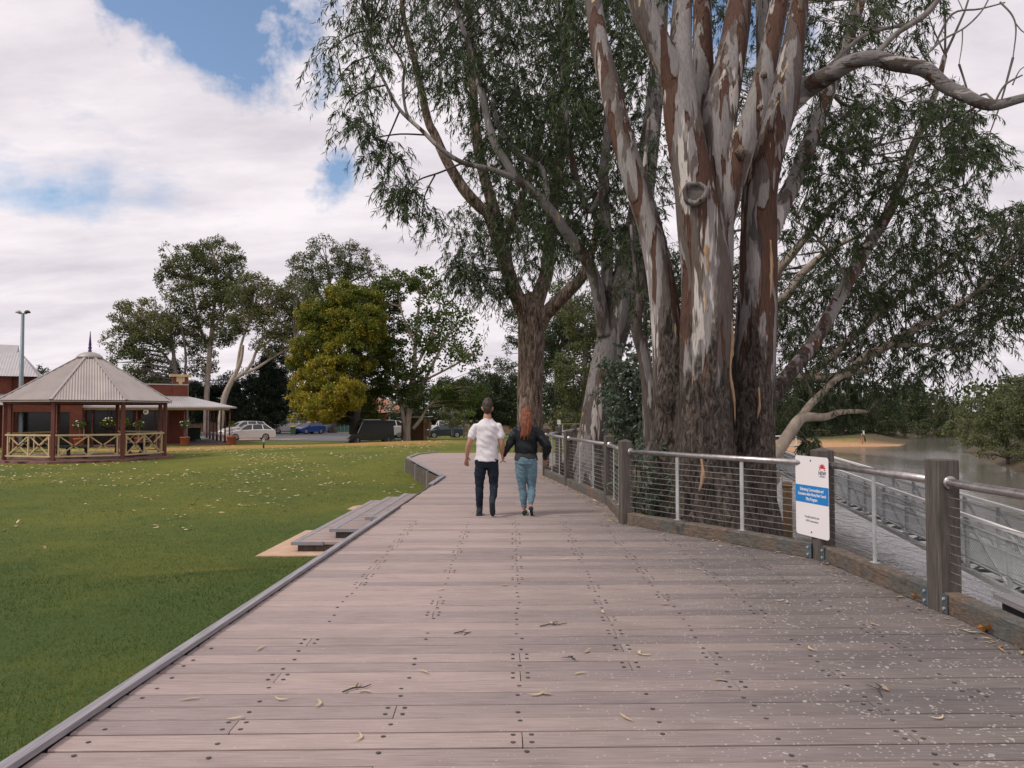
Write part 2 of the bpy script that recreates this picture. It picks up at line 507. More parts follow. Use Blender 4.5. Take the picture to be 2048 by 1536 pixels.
    M['teal'] = plain('teal_fence_sheet', (0.035, 0.105, 0.10), 0.6, 0, 0.15, 4)
    M['shed'] = plain('brown_shed_boards', (0.125, 0.062, 0.032), 0.8, 0, 0.25, 5, 0.2, None, (6, 6, 1))
    M['tan'] = plain('tan_timber', (0.30, 0.20, 0.115), 0.8, 0, 0.2)
    # vehicles
    for nm, c in (('carwhite', (0.72, 0.685, 0.66)), ('carblue', (0.012, 0.05, 0.21)), ('carsilver', (0.42, 0.42, 0.43)), ('carnavy', (0.012, 0.022, 0.04)), ('carblack', (0.012, 0.015, 0.016))):
        kk = Nodes(nm + '_paint')
        M[nm] = kk.done(kk.ramp(kk.noise(kk.coord(), 2, 3), [(0.3, tuple(x * 0.94 for x in c)), (0.7, c)]), 0.3, 0.0 if nm != 'carsilver' else 0.4, None, 0.5, Coat_Weight=0.6, Coat_Roughness=0.08)
    M['glass'] = plain('car_glass', (0.02, 0.026, 0.028), 0.06, 0, 0.1, spec=0.8)
    M['tyre'] = plain('tyre_rubber', (0.018, 0.018, 0.019), 0.85)
    M['rim'] = plain('alloy_rim', (0.48, 0.48, 0.49), 0.35, 0.6)
    M['lampglass'] = plain('lamp_lens', (0.65, 0.65, 0.66), 0.15)
    M['redlens'] = plain('red_lens', (0.35, 0.015, 0.012), 0.25)
    M['bingreen'] = plain('green_bin_plastic', (0.03, 0.10, 0.035), 0.6)
    M['binyellow'] = plain('yellow_bin_lid', (0.42, 0.27, 0.03), 0.6)
    M['poleblue'] = plain('painted_steel_pole', (0.17, 0.215, 0.24), 0.5, 0.3, 0.1)
    # people
    def cloth(name, c, sc=9, amt=0.5, st=(1, 1, 1), var=0.18, rough=0.9):
        k = Nodes(name)
        f = k.noise(k.coord(st), sc, 3, 0.5, 0.6)
        f2 = k.noise(k.coord(), 3.2, 3)
        return k.done(k.ramp(f2, [(0.3, tuple(x * (1 - var) for x in c)), (0.7, tuple(x * (1 + var) for x in c))]), rough, 0, k.bump(f, amt, 0.03), 0.2)
    M['skin'] = plain('skin', (0.40, 0.205, 0.135), 0.55, 0, 0.08, 8)
    M['tee'] = cloth('white_cotton', (0.66, 0.63, 0.655), 12, 0.5, (1.0, 1, 0.55), 0.025)
    M['navyjean'] = cloth('dark_denim', (0.014, 0.021, 0.031), 10, 0.5, (1, 1, 1.6))
    M['shoe'] = cloth('charcoal_canvas', (0.028, 0.034, 0.04), 20, 0.3)
    M['bluejean'] = cloth('blue_denim', (0.125, 0.205, 0.255), 10, 0.55, (1, 1, 1.8), 0.35)
    M['leather'] = cloth('black_leather', (0.011, 0.0135, 0.016), 9, 0.8, (1, 1, 0.8), 0.2, 0.42)
    M['greyshirt'] = cloth('grey_jersey', (0.045, 0.048, 0.047), 10, 0.4)
    k = Nodes('brown_hair')
    M['hairbrown'] = k.done(k.ramp(k.noise(k.coord((60, 60, 12)), 2, 4), [(0.3, (0.018, 0.011, 0.008)), (0.7, (0.065, 0.038, 0.024))]), 0.6, 0, k.bump(k.noise(k.coord((60, 60, 10)), 2, 4), 0.6, 0.01))
    k = Nodes('red_hair')
    g = k.noise(k.coord((55, 55, 5)), 2, 5)
    M['hairred'] = k.done(k.ramp(g, [(0.3, (0.06, 0.014, 0.005)), (0.55, (0.20, 0.052, 0.013)), (0.8, (0.34, 0.11, 0.03))]), 0.5, 0, k.bump(g, 0.8, 0.012))
    # bark
    def patchbark(name, rough_z=None, tone=1.0, rt=0.525, level=False):
        k = Nodes(name)
        if level:
            plain_coord = k.coord
            k.coord = lambda sc=(1, 1, 1), which='Object', loc=(0, 0, 0), rot=(0, 0, 0): plain_coord((sc[2], sc[1], sc[0]), which, loc, rot)
        v1 = k.coord((1.9, 1.9, 0.36)); v2 = k.coord((3.6, 3.6, 0.5), loc=(4, 9, 2)); v3 = k.coord((9, 9, 1.1), loc=(1, 2, 8))
        a = k.noise(v1, 1.25, 4, 0.55, 0.35); b = k.noise(v2, 1.2, 4, 0.55, 0.4); fine = k.noise(k.coord((22, 22, 2.0)), 2, 5, 0.65)
        T = lambda *c: tuple(x * tone for x in c)
        grey = k.ramp(fine, [(0.3, T(0.17, 0.155, 0.15)), (0.7, T(0.31, 0.285, 0.275))])
        pale = k.ramp(fine, [(0.3, T(0.40, 0.36, 0.335)), (0.7, T(0.56, 0.515, 0.48))])
        rust = k.ramp(fine, [(0.3, T(0.058, 0.028, 0.019)), (0.7, T(0.118, 0.060, 0.041))])
        brown = k.ramp(fine, [(0.3, T(0.075, 0.058, 0.05)), (0.7, T(0.15, 0.12, 0.105))])
        c = k.mix(k.ramp(a, [(0.47, 0.0), (0.49, 1.0)]), brown, grey)
        c = k.mix(k.ramp(b, [(rt, 0.0), (rt + 0.015, 1.0)]), c, rust)
        c = k.mix(k.ramp(k.noise(v2, 0.8, 4, 0.6, 0.3), [(0.60, 0.0), (0.615, 1.0)]), c, pale)
        c = k.mix(k.ramp(k.noise(v3, 0.9, 3, 0.55, 0.3), [(0.675, 0.0), (0.69, 1.0)]), c, T(0.50, 0.37, 0.235))
        c = k.mix(k.ramp(k.noise(k.coord((2.5, 2.5, 0.7), loc=(8, 3, 5)), 1.3, 5, 0.6), [(0.64, 0.0), (0.68, 0.8)]), c, T(0.04, 0.036, 0.034))
        h = k.math('ADD', k.math('MULTIPLY', fine, 0.25), k.math('MULTIPLY', k.ramp(b, [(0.55, 0.0), (0.575, 1.0)]), -0.5))
        if rough_z is not None:
            z = k.sep(k.tc.outputs['Object'])[2]
            rz = k.math('ADD', k.math('MULTIPLY', z, -0.36), k.math('ADD', k.math('MULTIPLY', k.noise(k.coord((2.6, 2.6, 0.45), loc=(2, 2, 6)), 1.5, 4, 0.6), 2.1), rough_z))
            m = k.ramp(rz, [(0.45, 0.0), (0.62, 1.0)])
            fis = k.noise(k.coord((9, 9, 2.9), loc=(3, 3, 3)), 1.4, 8, 0.75, 1.3)
            rb = k.ramp(fis, [(0.40, (0.012, 0.010, 0.009)), (0.5, (0.075, 0.058, 0.048)), (0.66, (0.235, 0.185, 0.155))])
            c = k.mix(m, c, rb)
            h = k.mix(m, h, k.math('MULTIPLY', fis, 2.4))
        return k.done(c, 0.75, 0, k.bump(h, 0.8, 0.07), 0.25)
    M['bark'] = patchbark('river_gum_bark', 0.42)
    M['bark2'] = patchbark('smooth_gum_bark', None, 0.8, 0.63)
    M['barkbough'] = patchbark('level_bough_bark', None, 0.72, 0.60, True)
    k = Nodes('rough_trunk_bark')
    f = k.noise(k.coord((7, 7, 1.5)), 1.3, 7, 0.72, 0.9)
    M['bark3'] = k.done(k.ramp(f, [(0.38, (0.03, 0.022, 0.018)), (0.5, (0.15, 0.108, 0.085)), (0.66, (0.40, 0.31, 0.25))]), 0.85, 0, k.bump(f, 1.0, 0.07), 0.2)
    M['limb'] = plain('grey_limb_bark', (0.155, 0.135, 0.12), 0.8, 0, 0.45, 3, 0.4, None, (2, 2, 0.6))
    M['palelimb'] = plain('pale_limb_bark', (0.36, 0.295, 0.235), 0.75, 0, 0.35, 3, 0.3, None, (2, 2, 0.6))
    M['darktwig'] = plain('dark_twig_bark', (0.048, 0.042, 0.038), 0.85, 0, 0.3, 4)
    M['peel'] = plain('peeling_bark', (0.34, 0.215, 0.125), 0.8, 0, 0.3, 6, 0.2, None, (4, 4, 0.8))
    M['cutwood'] = plain('weathered_cut_wood', (0.10, 0.085, 0.075), 0.85, 0, 0.45, 16, 0.6)
    # leaves
    M['gumleaf'] = leaf_mat('gum_leaves', (0.017, 0.034, 0.016), (0.084, 0.116, 0.052), (0.16, 0.165, 0.065), 0.90, 0.22)
    M['gumleaf2'] = leaf_mat('shaded_gum_leaves', (0.016, 0.030, 0.015), (0.080, 0.104, 0.048), (0.17, 0.145, 0.055), 0.92, 0.22)
    M['farleaf'] = leaf_mat('olive_gum_leaves', (0.048, 0.062, 0.026), (0.155, 0.168, 0.072), (0.25, 0.20, 0.075), 0.88, 0.2)
    M['yellowleaf'] = leaf_mat('yellowing_leaves', (0.045, 0.068, 0.014), (0.155, 0.178, 0.028), (0.34, 0.275, 0.035), 0.70, 0.3)
    M['planeleaf'] = leaf_mat('plane_tree_leaves', (0.036, 0.064, 0.017), (0.125, 0.165, 0.044), (0.22, 0.20, 0.05), 0.90, 0.28)
    M['darkleaf'] = leaf_mat('dark_casuarina_leaves', (0.010, 0.018, 0.011), (0.030, 0.044, 0.024), None, 0.9, 0.12)
    M['bushleaf'] = leaf_mat('glaucous_bush_leaves', (0.030, 0.050, 0.034), (0.135, 0.175, 0.128), (0.24, 0.19, 0.11), 0.93, 0.2)
    M['dryleaf'] = leaf_mat('dry_fallen_leaves', (0.22, 0.14, 0.07), (0.62, 0.50, 0.33), (0.42, 0.18, 0.04), 0.90, 0.1, 0.7)
    M['grassblade'] = leaf_mat('grass_blades', (0.028, 0.054, 0.009), (0.112, 0.145, 0.024), (0.25, 0.225, 0.06), 0.86, 0.25)
    M['flower'] = plain('white_petals', (0.75, 0.70, 0.66), 0.6)
mats()
# ================================================================== terrain
WATER_Z = -2.4
YL = [-60, 8, 14, 20, 26, 34, 41, 55, 70, 84, 87, 88.5, 95, 110, 125, 135, 145]
XL = [5.6, 5.6, 5.9, 6.9, 8.6, 11.6, 14.5, 20, 27, 32.5, 38, 46, 50, 58, 67, 75, 86]
YR = [-60, 20, 40, 50, 75, 100, 125, 135, 145]
XR = [15, 24, 30, 33.5, 45, 60, 76, 82, 86]
CTRL = np.array([
    (0, 31.5, -0.03), (2.5, 33, -0.1), (-3.6, 29.5, -0.12), (-4, 26, -0.45), (-3.0, 21.5, -0.5), (-6, 38, -0.22), (-3, 44, -0.12), (1, 45, -0.15),
    (-9, 62, -0.70), (-12, 59, -0.86), (-24, 52, -0.68), (-19, 33, -0.45), (-19, 36, -0.46), (-26, 72, -1.0), (-15, 80, -1.1),
    (-8, 85, -1.2), (0, 62, -0.55), (0, 90, -1.2), (-3.5, 12, -0.62), (-3.5, 17.5, -0.6), (-10, 12, -0.6), (-2.6, 3.5, -0.14), (-2.5, 8, -0.3),
    (-6, 4, -0.35), (-12, 3, -0.45), (-20, 15, -0.5), (-40, 30, -0.6), (-40, 80, -1.1), (-2.4, -6, -0.14), (-20, -10, -0.4), (2, 12, -0.7), (2, 20, -0.6),
    (2, 3, -0.6), (4, -10, -0.6), (15, 60, -1.0), (20, 100, -1.4), (40, 140, -1.4), (-60, 150, -1.4), (0, 200, -1.4), (100, 250, -1.4), (30, 95, -1.9)], dtype=float)
def smooth(t):
    t = np.clip(t, 0, 1); return t * t * (3 - 2 * t)
def ground_z(x, y, full=False):
    x = np.asarray(x, float); y = np.asarray(y, float)
    num = np.zeros_like(x); den = np.zeros_like(x)
    for cx, cy, cz in CTRL:
        w = 1.0 / ((x - cx) ** 2 + (y - cy) ** 2 + 0.6) ** 1.5
        num += w * cz; den += w
    z = num / den
    xl, xr = np.interp(y, YL, XL), np.interp(y, YR, XR)
    dl = (xl - x) * np.where((y > 80) & (y < 90), 0.45, 0.85)
    dr = (x - xr) * 0.85
    closed = y > 145
    d = np.where(closed, np.maximum((y - 145) * 1.0, np.maximum(dl, dr)), np.maximum(dl, dr))
    beach = smooth((y - 70) / 8) * smooth((96 - y) / 4) * (x < 55) * (x > 24)
    wid = 3.0 + beach * 15 + np.clip((y - 60) / 40, 0, 1) * 2
    right = dr > dl
    z = np.where(right, -0.9 + 0.25 * np.sin(x * 0.21) * np.cos(y * 0.17), z)
    land = WATER_Z + (z - WATER_Z) * smooth(np.maximum(d, 0) / wid * 0.98 + 0.02)
    zz = np.where(d > 0, land, WATER_Z - np.minimum(1.3, -d * 0.55))
    if full:
        soil = np.where(right, 1.0, 1 - smooth((d - 3.5) / 3.0))
        soil = np.where((y > 95) & (x > 0), 0.85, soil)
        soil = np.maximum(soil, smooth((y - 92) / 10) * 0.6)
        sand = beach * smooth((20 - d) / 6) * (~right)
        ell = lambda cx, cy, rx, ry: np.exp(-(((x - cx) / rx) ** 2 + ((y - cy) / ry) ** 2))
        straw = np.maximum.reduce([1.25 * ell(-14, 46.5, 8, 6), 1.05 * ell(-20, 43, 7, 4), 1.0 * ell(-8, 44, 6, 4), 0.55 * ell(-5, 41, 3, 2.5), 0.6 * ell(-26, 41, 8, 2.5)])
        return zz, soil, sand, straw
    return zz
def gz(x, y):
    return float(ground_z(np.array([x]), np.array([y]))[0])

def grid_sheet(name, xs, ys, zfun, mat, attrs=False, lift=0.0):
    X, Y = np.meshgrid(xs, ys)
    if attrs: Z, so, sa, st = zfun(X, Y, True)
    else: Z = zfun(X, Y)
    nx, ny = len(xs), len(ys)
    co = np.stack([X, Y, Z + lift], -1).reshape(-1, 3).astype(np.float32)
    idx = np.arange(nx * ny).reshape(ny, nx)
    q = np.stack([idx[:-1, :-1], idx[:-1, 1:], idx[1:, 1:], idx[1:, :-1]], -1).reshape(-1, 4).astype(np.int32)
    me = bpy.data.meshes.new(name)
    me.vertices.add(len(co)); me.vertices.foreach_set('co', co.ravel())
    me.loops.add(q.size); me.loops.foreach_set('vertex_index', q.ravel())
    me.polygons.add(len(q)); me.polygons.foreach_set('loop_start', np.arange(0, q.size, 4, dtype=np.int32)); me.polygons.foreach_set('loop_total', np.full(len(q), 4, np.int32))
    me.polygons.foreach_set('use_smooth', np.ones(len(q), bool))
    if attrs:
        for nm, a in (('soil', so), ('sand', sa), ('straw', st)):
            t = me.attributes.new(nm, 'FLOAT', 'POINT'); t.data.foreach_set('value', a.ravel().astype(np.float32))
    me.update(calc_edges=True)
    me.materials.append(mat)
    o = bpy.data.objects.new(name, me)
    return link(o)
def steps(*segs):
    out = []
    for a, b, s in segs: out.extend(np.arange(a, b, s))
    return np.array(out + [segs[-1][1]])
xs = steps((-900, -200, 100), (-200, -60, 14), (-60, -12, 1.5), (-12, 16, 0.35), (16, 60, 1.0), (60, 120, 2.5), (120, 300, 20), (300, 900, 100))
ys = steps((-60, -6, 4), (-6, 40, 0.35), (40, 110, 1.0), (110, 170, 3), (170, 400, 25), (400, 1500, 110))
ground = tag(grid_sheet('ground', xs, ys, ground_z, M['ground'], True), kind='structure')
water = grid_sheet('river_water', np.linspace(4, 92, 45), np.linspace(-60, 150, 90), lambda X, Y: X * 0 + WATER_Z, M['water'])
tag(water, kind='structure')

def patch(name, poly, mat, lift, step=1.0):
    """a sheet lying on the ground inside a convex polygon"""
    bm = bmesh.new()
    vs = [bm.verts.new((p[0], p[1], 0)) for p in poly]
    bm.faces.new(vs)
    x0, x1 = min(p[0] for p in poly), max(p[0] for p in poly)
    y0, y1 = min(p[1] for p in poly), max(p[1] for p in poly)
    for ax, lo, hi in ((0, x0, x1), (1, y0, y1)):
        t = lo + step
        while t < hi - 1e-3:
            co = [0, 0, 0]; co[ax] = t
            no = [0, 0, 0]; no[ax] = 1
            bmesh.ops.bisect_plane(bm, geom=bm.verts[:] + bm.edges[:] + bm.faces[:], plane_co=co, plane_no=no)
            t += step
    X = np.array([v.co.x for v in bm.verts]); Y = np.array([v.co.y for v in bm.verts])
    Z = ground_z(X, Y) + lift
    for v, z in zip(bm.verts, Z): v.co.z = z
    me = bpy.data.meshes.new(name)
    bm.to_mesh(me); bm.free()
    me.materials.append(mat)
    return tag(link(bpy.data.objects.new(name, me)), kind='structure')
patch('car_park', [(-44, 64.5), (-27, 64.5), (-12.2, 61.5), (-9.5, 66), (-8, 98), (-44, 98)], M['asphalt'], 0.03)
patch('gravel_verge', [(-27.5, 66.5), (-20, 67), (-19, 72), (-26, 73)], M['gravel'], 0.05)

# ================================================================== boardwalk
BD = Vector((math.cos(R(1.2)), math.sin(R(1.2)), 0))
def deck_left(y):
    return float(np.interp(y, [-5, 3.41, 18.5, 26, 28.2, 29.6], [-2.53, -2.237, -1.70, -3.6, -3.57, -3.0]))
FENCE = [('H2', 5.2, 3.2), ('H', 3.47, 4.75), ('A', 3.47, 6.08), ('B', 3.36, 8.15), ('C', 1.62, 10.75), ('D', 1.68, 13.0), ('E', 1.22, 16.3), ('F', 0.85, 18.9), ('G', 1.30, 21.0), ('G2', 2.0, 24.2), ('G3', 2.7, 27.4)]
def deck_right(y):
    return float(np.interp(y, [-5, 3.2, 4.75, 6.08, 8.15, 10.75, 13.0, 16.3, 18.9, 21.0, 27.4, 29.6], [5.2, 5.2, 3.55, 3.55, 3.46, 1.70, 1.76, 1.30, 0.93, 1.38, 2.78, 3.2]))
outline = [(deck_left(y), y) for y in (1.5, 3.41, 18.5, 26, 28.2, 29.6)] + [(deck_right(y), y) for y in (29.6, 27.4, 21.0, 18.9, 16.3, 13.0, 10.75, 8.15, 6.08, 4.75, 3.2, 1.5)]
inner = [(x + (0.05 if i < 6 else -0.06), y) for i, (x, y) in enumerate(outline)]
boardwalk = MB().prism(inner, -0.30, -0.14).build('boardwalk', M['under'])
tag(boardwalk, kind='structure')

PITCH_B = 0.175
JOIST = [-3.3, -2.68, -2.03, -1.40, -0.62, 0.05, 0.74, 1.30, 1.95, 2.6, 3.25, 3.9, 4.55]
br = random.Random(5)
def board_verts(xa, xb, yc, w, dz):
    """a plank with eased top edges, running along BD"""
    vs, t = [], 0.045
    prof = [(-w / 2, -t), (-w / 2, -0.006), (-w / 2 + 0.007, 0), (w / 2 - 0.007, 0), (w / 2, -0.006), (w / 2, -t)]
    for x in (xa, xb):
        for (a, z) in prof:
            vs.append((x - BD.y * a, yc + BD.y * x + a, z + dz))
    fs = [(i, i + 1, i + 7, i + 6) for i in range(5)] + [(5, 0, 6, 11), (5, 4, 3, 2, 1, 0), (6, 7, 8, 9, 10, 11)]
    return vs, fs
far_boards, screws, screw_cores = MB(), MB(), MB()
n_ind, rows = 0, 0
y = 2.3
jrow = []
while y < 29.55:
    xa, xb = deck_left(y) + 0.035 + br.uniform(0, 0.012), deck_right(y)
    ok = [j for j in JOIST if xa + 0.5 < j < xb - 0.4]
    cuts = []
    for j in ok:
        if br.random() < 0.36 and j not in jrow and (not cuts or j - cuts[-1] > 0.9): cuts.append(j)
    jrow = cuts
    ends = [xa] + cuts + [xb]
    for a, b in zip(ends[:-1], ends[1:]):
        w = PITCH_B - br.uniform(0.011, 0.021)
        vs, fs = board_verts(a + 0.0025, b - 0.0025, y + br.uniform(-0.001, 0.001), w, br.uniform(-0.0025, 0.0015))
        if n_ind < 296:
            MB().add(vs, fs).build('board', M['deck'], boardwalk, fix=False)
            n_ind += 1
        else:
            far_boards.add(vs, fs)
    if y < 11.0:
        for j in JOIST:
            if not (xa + 0.1 < j < xb - 0.1): continue
            spots = [(j - 0.045, -0.042), (j + 0.045, -0.042), (j - 0.045, 0.042), (j + 0.045, 0.042)] if j in cuts else [(j + br.uniform(-0.02, 0.02), br.choice((-0.03, 0.0, 0.035)))]
            if j not in cuts and br.random() < 0.12: continue
            for sx, sy in spots:
                c = Vector((sx, y + BD.y * sx + sy, 0.0022))
                n = 10
                ring = [c + Vector((math.cos(2 * math.pi * k / n) * r, math.sin(2 * math.pi * k / n) * r, h)) for r, h in ((0.0125, 0), (0.0092, 0.0010)) for k in range(n)]
                screws.add(ring, [(k, (k + 1) % n, n + (k + 1) % n, n + k) for k in range(n)])
                screw_cores.add([c + Vector((math.cos(2 * math.pi * k / 8) * 0.0092, math.sin(2 * math.pi * k / 8) * 0.0092, 0.0006)) for k in range(8)], [tuple(range(8))])
    y += PITCH_B
    rows += 1
tag(far_boards.build('far_boards', M['deck'], boardwalk, fix=False), kind='stuff')
tag(screws.build('screw_rims', M['screw'], boardwalk, fix=False), kind='stuff')
tag(screw_cores.build('screw_heads', M['post'], boardwalk, fix=False), kind='stuff')

def kerb(p0, p1, w=0.066, z0=0.012, z1=0.044):
    a, b = Vector((p0[0], p0[1], (z0 + z1) / 2)), Vector((p1[0], p1[1], (z0 + z1) / 2))
    d = (b - a).normalized() * 0.004
    return MB().bar(a + d, b - d, w, z1 - z0).build('kerb_board', M['kerb'], boardwalk)
ky = [1.6, 4.9, 8.3, 12.5]
for a, b in zip(ky[:-1], ky[1:]):
    kerb((deck_left(a) + 0.02, a), (deck_left(b) + 0.02, b))
kerb((deck_left(16.3) + 0.02, 16.3), (-1.68, 18.5), 0.10)
kerb((-1.72, 18.56), (-2.66, 22.2), 0.11); kerb((-2.66, 22.2), (-3.6, 26.0), 0.11); kerb((-3.6, 26.0), (-3.55, 28.2), 0.11); kerb((-3.55, 28.25), (-2.95, 29.55), 0.11)
# fascia below the bump-out: short upright planks in two rows between posts
seg_a, seg_b = Vector((-1.75, 18.6, 0)), Vector((-3.63, 26.0, 0))
nrm = Vector((-(seg_b - seg_a).y, (seg_b - seg_a).x, 0)).normalized()
if nrm.x > 0: nrm = -nrm
planks = MB()
L_ = (seg_b - seg_a).length
nump = int(L_ / 0.115)
for i in range(nump):
    p = seg_a.lerp(seg_b, (i + 0.5) / nump) + nrm * 0.03
    for z0, z1 in ((-0.27, -0.03), (-0.56, -0.285)):
        sag = 0.03 * math.sin(i / nump * math.pi * 2.5) ** 2
        q = p + nrm * br.uniform(-0.004, 0.004)
        planks.box((q.x, q.y, (z0 + z1) / 2 - sag * 0.4), (0.100, 0.02, z1 - z0), math.atan2((seg_b - seg_a).y, (seg_b - seg_a).x))
tag(planks.build('fascia_planks', M['sleeper'], boardwalk), kind='stuff')
for t in (0.02, 0.27, 0.62, 0.995):
    p = seg_a.lerp(seg_b, t) + nrm * 0.055
    MB().box((p.x, p.y, -0.30), (0.09, 0.06, 0.58), math.atan2((seg_b - seg_a).y, (seg_b - seg_a).x)).build('fascia_post', M['kerb'], boardwalk)
fas = MB().bar((deck_left(1.6) - 0.02, 1.6, -0.11), (deck_left(18.45) - 0.02, 18.45, -0.11), 0.035, 0.19)
fas.build('fascia_board', M['post'], boardwalk)

# steps down to the lawn
stairs = thing('timber_steps', 'low grey timber steps leading from the boardwalk down to the lawn', 'steps', (-2.6, 14.5, -0.6))
def local(parent, o):
    o.matrix_parent_inverse = Matrix.Translation(-Vector(parent.location)); return o
for kstep, (ya, yb) in enumerate(((12.5, 16.1), (12.2, 16.8), (11.85, 17.4))):
    z = -0.15 * (kstep + 1)
    def ex(y): return deck_left(y) - 0.02
    cross = MB()
    yy = ya
    while yy < yb - 0.05:
        x1, x0 = ex(yy) - 0.01, ex(yy) - 0.5 * (kstep + 1) + 0.11
        cross.box(((x0 + x1) / 2 + 0.0, yy + 0.0675, z - 0.02 + br.uniform(-0.002, 0.002)), (x1 - x0 + (0.04 if kstep else 0.0), 0.130, 0.04), R(1.2))
        yy += 0.1375
    tr = tag(local(stairs, cross.build('tread', M['deck'], stairs)), kind='stuff')
    xo = ex(ya) - 0.5 * (kstep + 1)
    local(stairs, MB().bar((xo + 0.05, ya - 0.01, z - 0.018), (ex(yb) - 0.5 * (kstep + 1) + 0.05, yb + 0.02, z - 0.018), 0.105, 0.046).build('nosing', M['kerb'], stairs))
    local(stairs, MB().bar((xo + 0.10, ya + 0.06, z - 0.10), (ex(yb) - 0.5 * (kstep + 1) + 0.10, yb - 0.05, z - 0.10), 0.03, 0.115).build('riser', M['under'], stairs))
    local(stairs, MB().bar((xo + 0.09, ya + 0.04, z - 0.10), (ex(ya) - 0.02, ya + 0.05, z - 0.10), 0.03, 0.115).build('end_riser', M['post'], stairs))
    local(stairs, MB().bar((xo + 0.0, ya - 0.015, z - 0.019), (ex(ya) - 0.5 * kstep - 0.0, ya - 0.005, z - 0.019), 0.05, 0.05).build('end_trim', M['kerb'], stairs))
pad = MB().prism([(-3.90, 11.5), (-1.98, 11.55), (-1.75, 17.9), (-3.2, 18.15), (-3.70, 17.6)], -0.75, -0.598).build('step_pad', M['concrete'])
tag(pad, kind='structure')

# ================================================================== railing
rail = thing('boardwalk_railing', 'timber post railing with round steel handrail and thin wires along the river edge', 'railing', (2.0, 12.0, 0.0))
def lr(o): return local(rail, o)
FP = {n: Vector((x, y, 0)) for n, x, y in FENCE}
names = [n for n, _, _ in FENCE]
def seg_dir(i):
    a = FP[names[max(i - 1, 0)]]; b = FP[names[min(i + 1, len(names) - 1)]]
    return (b - a).normalized()
for i, n in enumerate(names):
    if n == 'H': continue
    d = seg_dir(i)
    rz = math.atan2(d.y, d.x)
    if n in ('A', 'B'): rz = math.atan2(2.07, -0.11)
    if n == 'C': rz = R(97)
    p = FP[n]; s = 0.185 if n in ('A', 'B') else 0.165
    m = MB()
    c, si = math.cos(rz), math.sin(rz)
    def pp(x, y, z): return (p.x + c * x - si * y, p.y + si * x + c * y, z)
    h = s / 2; e = 0.012
    prof = [(-h + e, -h), (h - e, -h), (h, -h + e), (h, h - e), (h - e, h), (-h + e, h), (-h, h - e), (-h, -h + e)]
    ring = []
    top = 1.165 if n != 'A' else 1.195
    for z, k in ((-0.9, 1), (top, 1), (top + 0.008, 0.95)):
        ring += [pp(x * k, y * k, z) for x, y in prof]
    apex = len(ring); ring.append(pp(0, 0, top + (0.012 if n == 'A' else 0.038)))
    fs = [(a * 8 + j, a * 8 + (j + 1) % 8, (a + 1) * 8 + (j + 1) % 8, (a + 1) * 8 + j) for a in range(2) for j in range(8)]
    fs += [(16 + j, 16 + (j + 1) % 8, apex) for j in range(8)] + [tuple(range(7, -1, -1))]
    lr(m.add(ring, fs).build('post', M['post'], rail))
RAIL_Z, KICK = 1.025, 0.165
nb = {('H', 'A'): [0.17], ('A', 'B'): [0.50], ('B', 'C'): [0.345, 0.68], ('C', 'D'): [0.36, 0.68], ('D', 'E'): [0.34, 0.67], ('E', 'F'): [0.36, 0.7], ('F', 'G'): [0.5], ('G', 'G2'): [0.5], ('G2', 'G3'): [0.5], ('H2', 'H'): [0.5]}
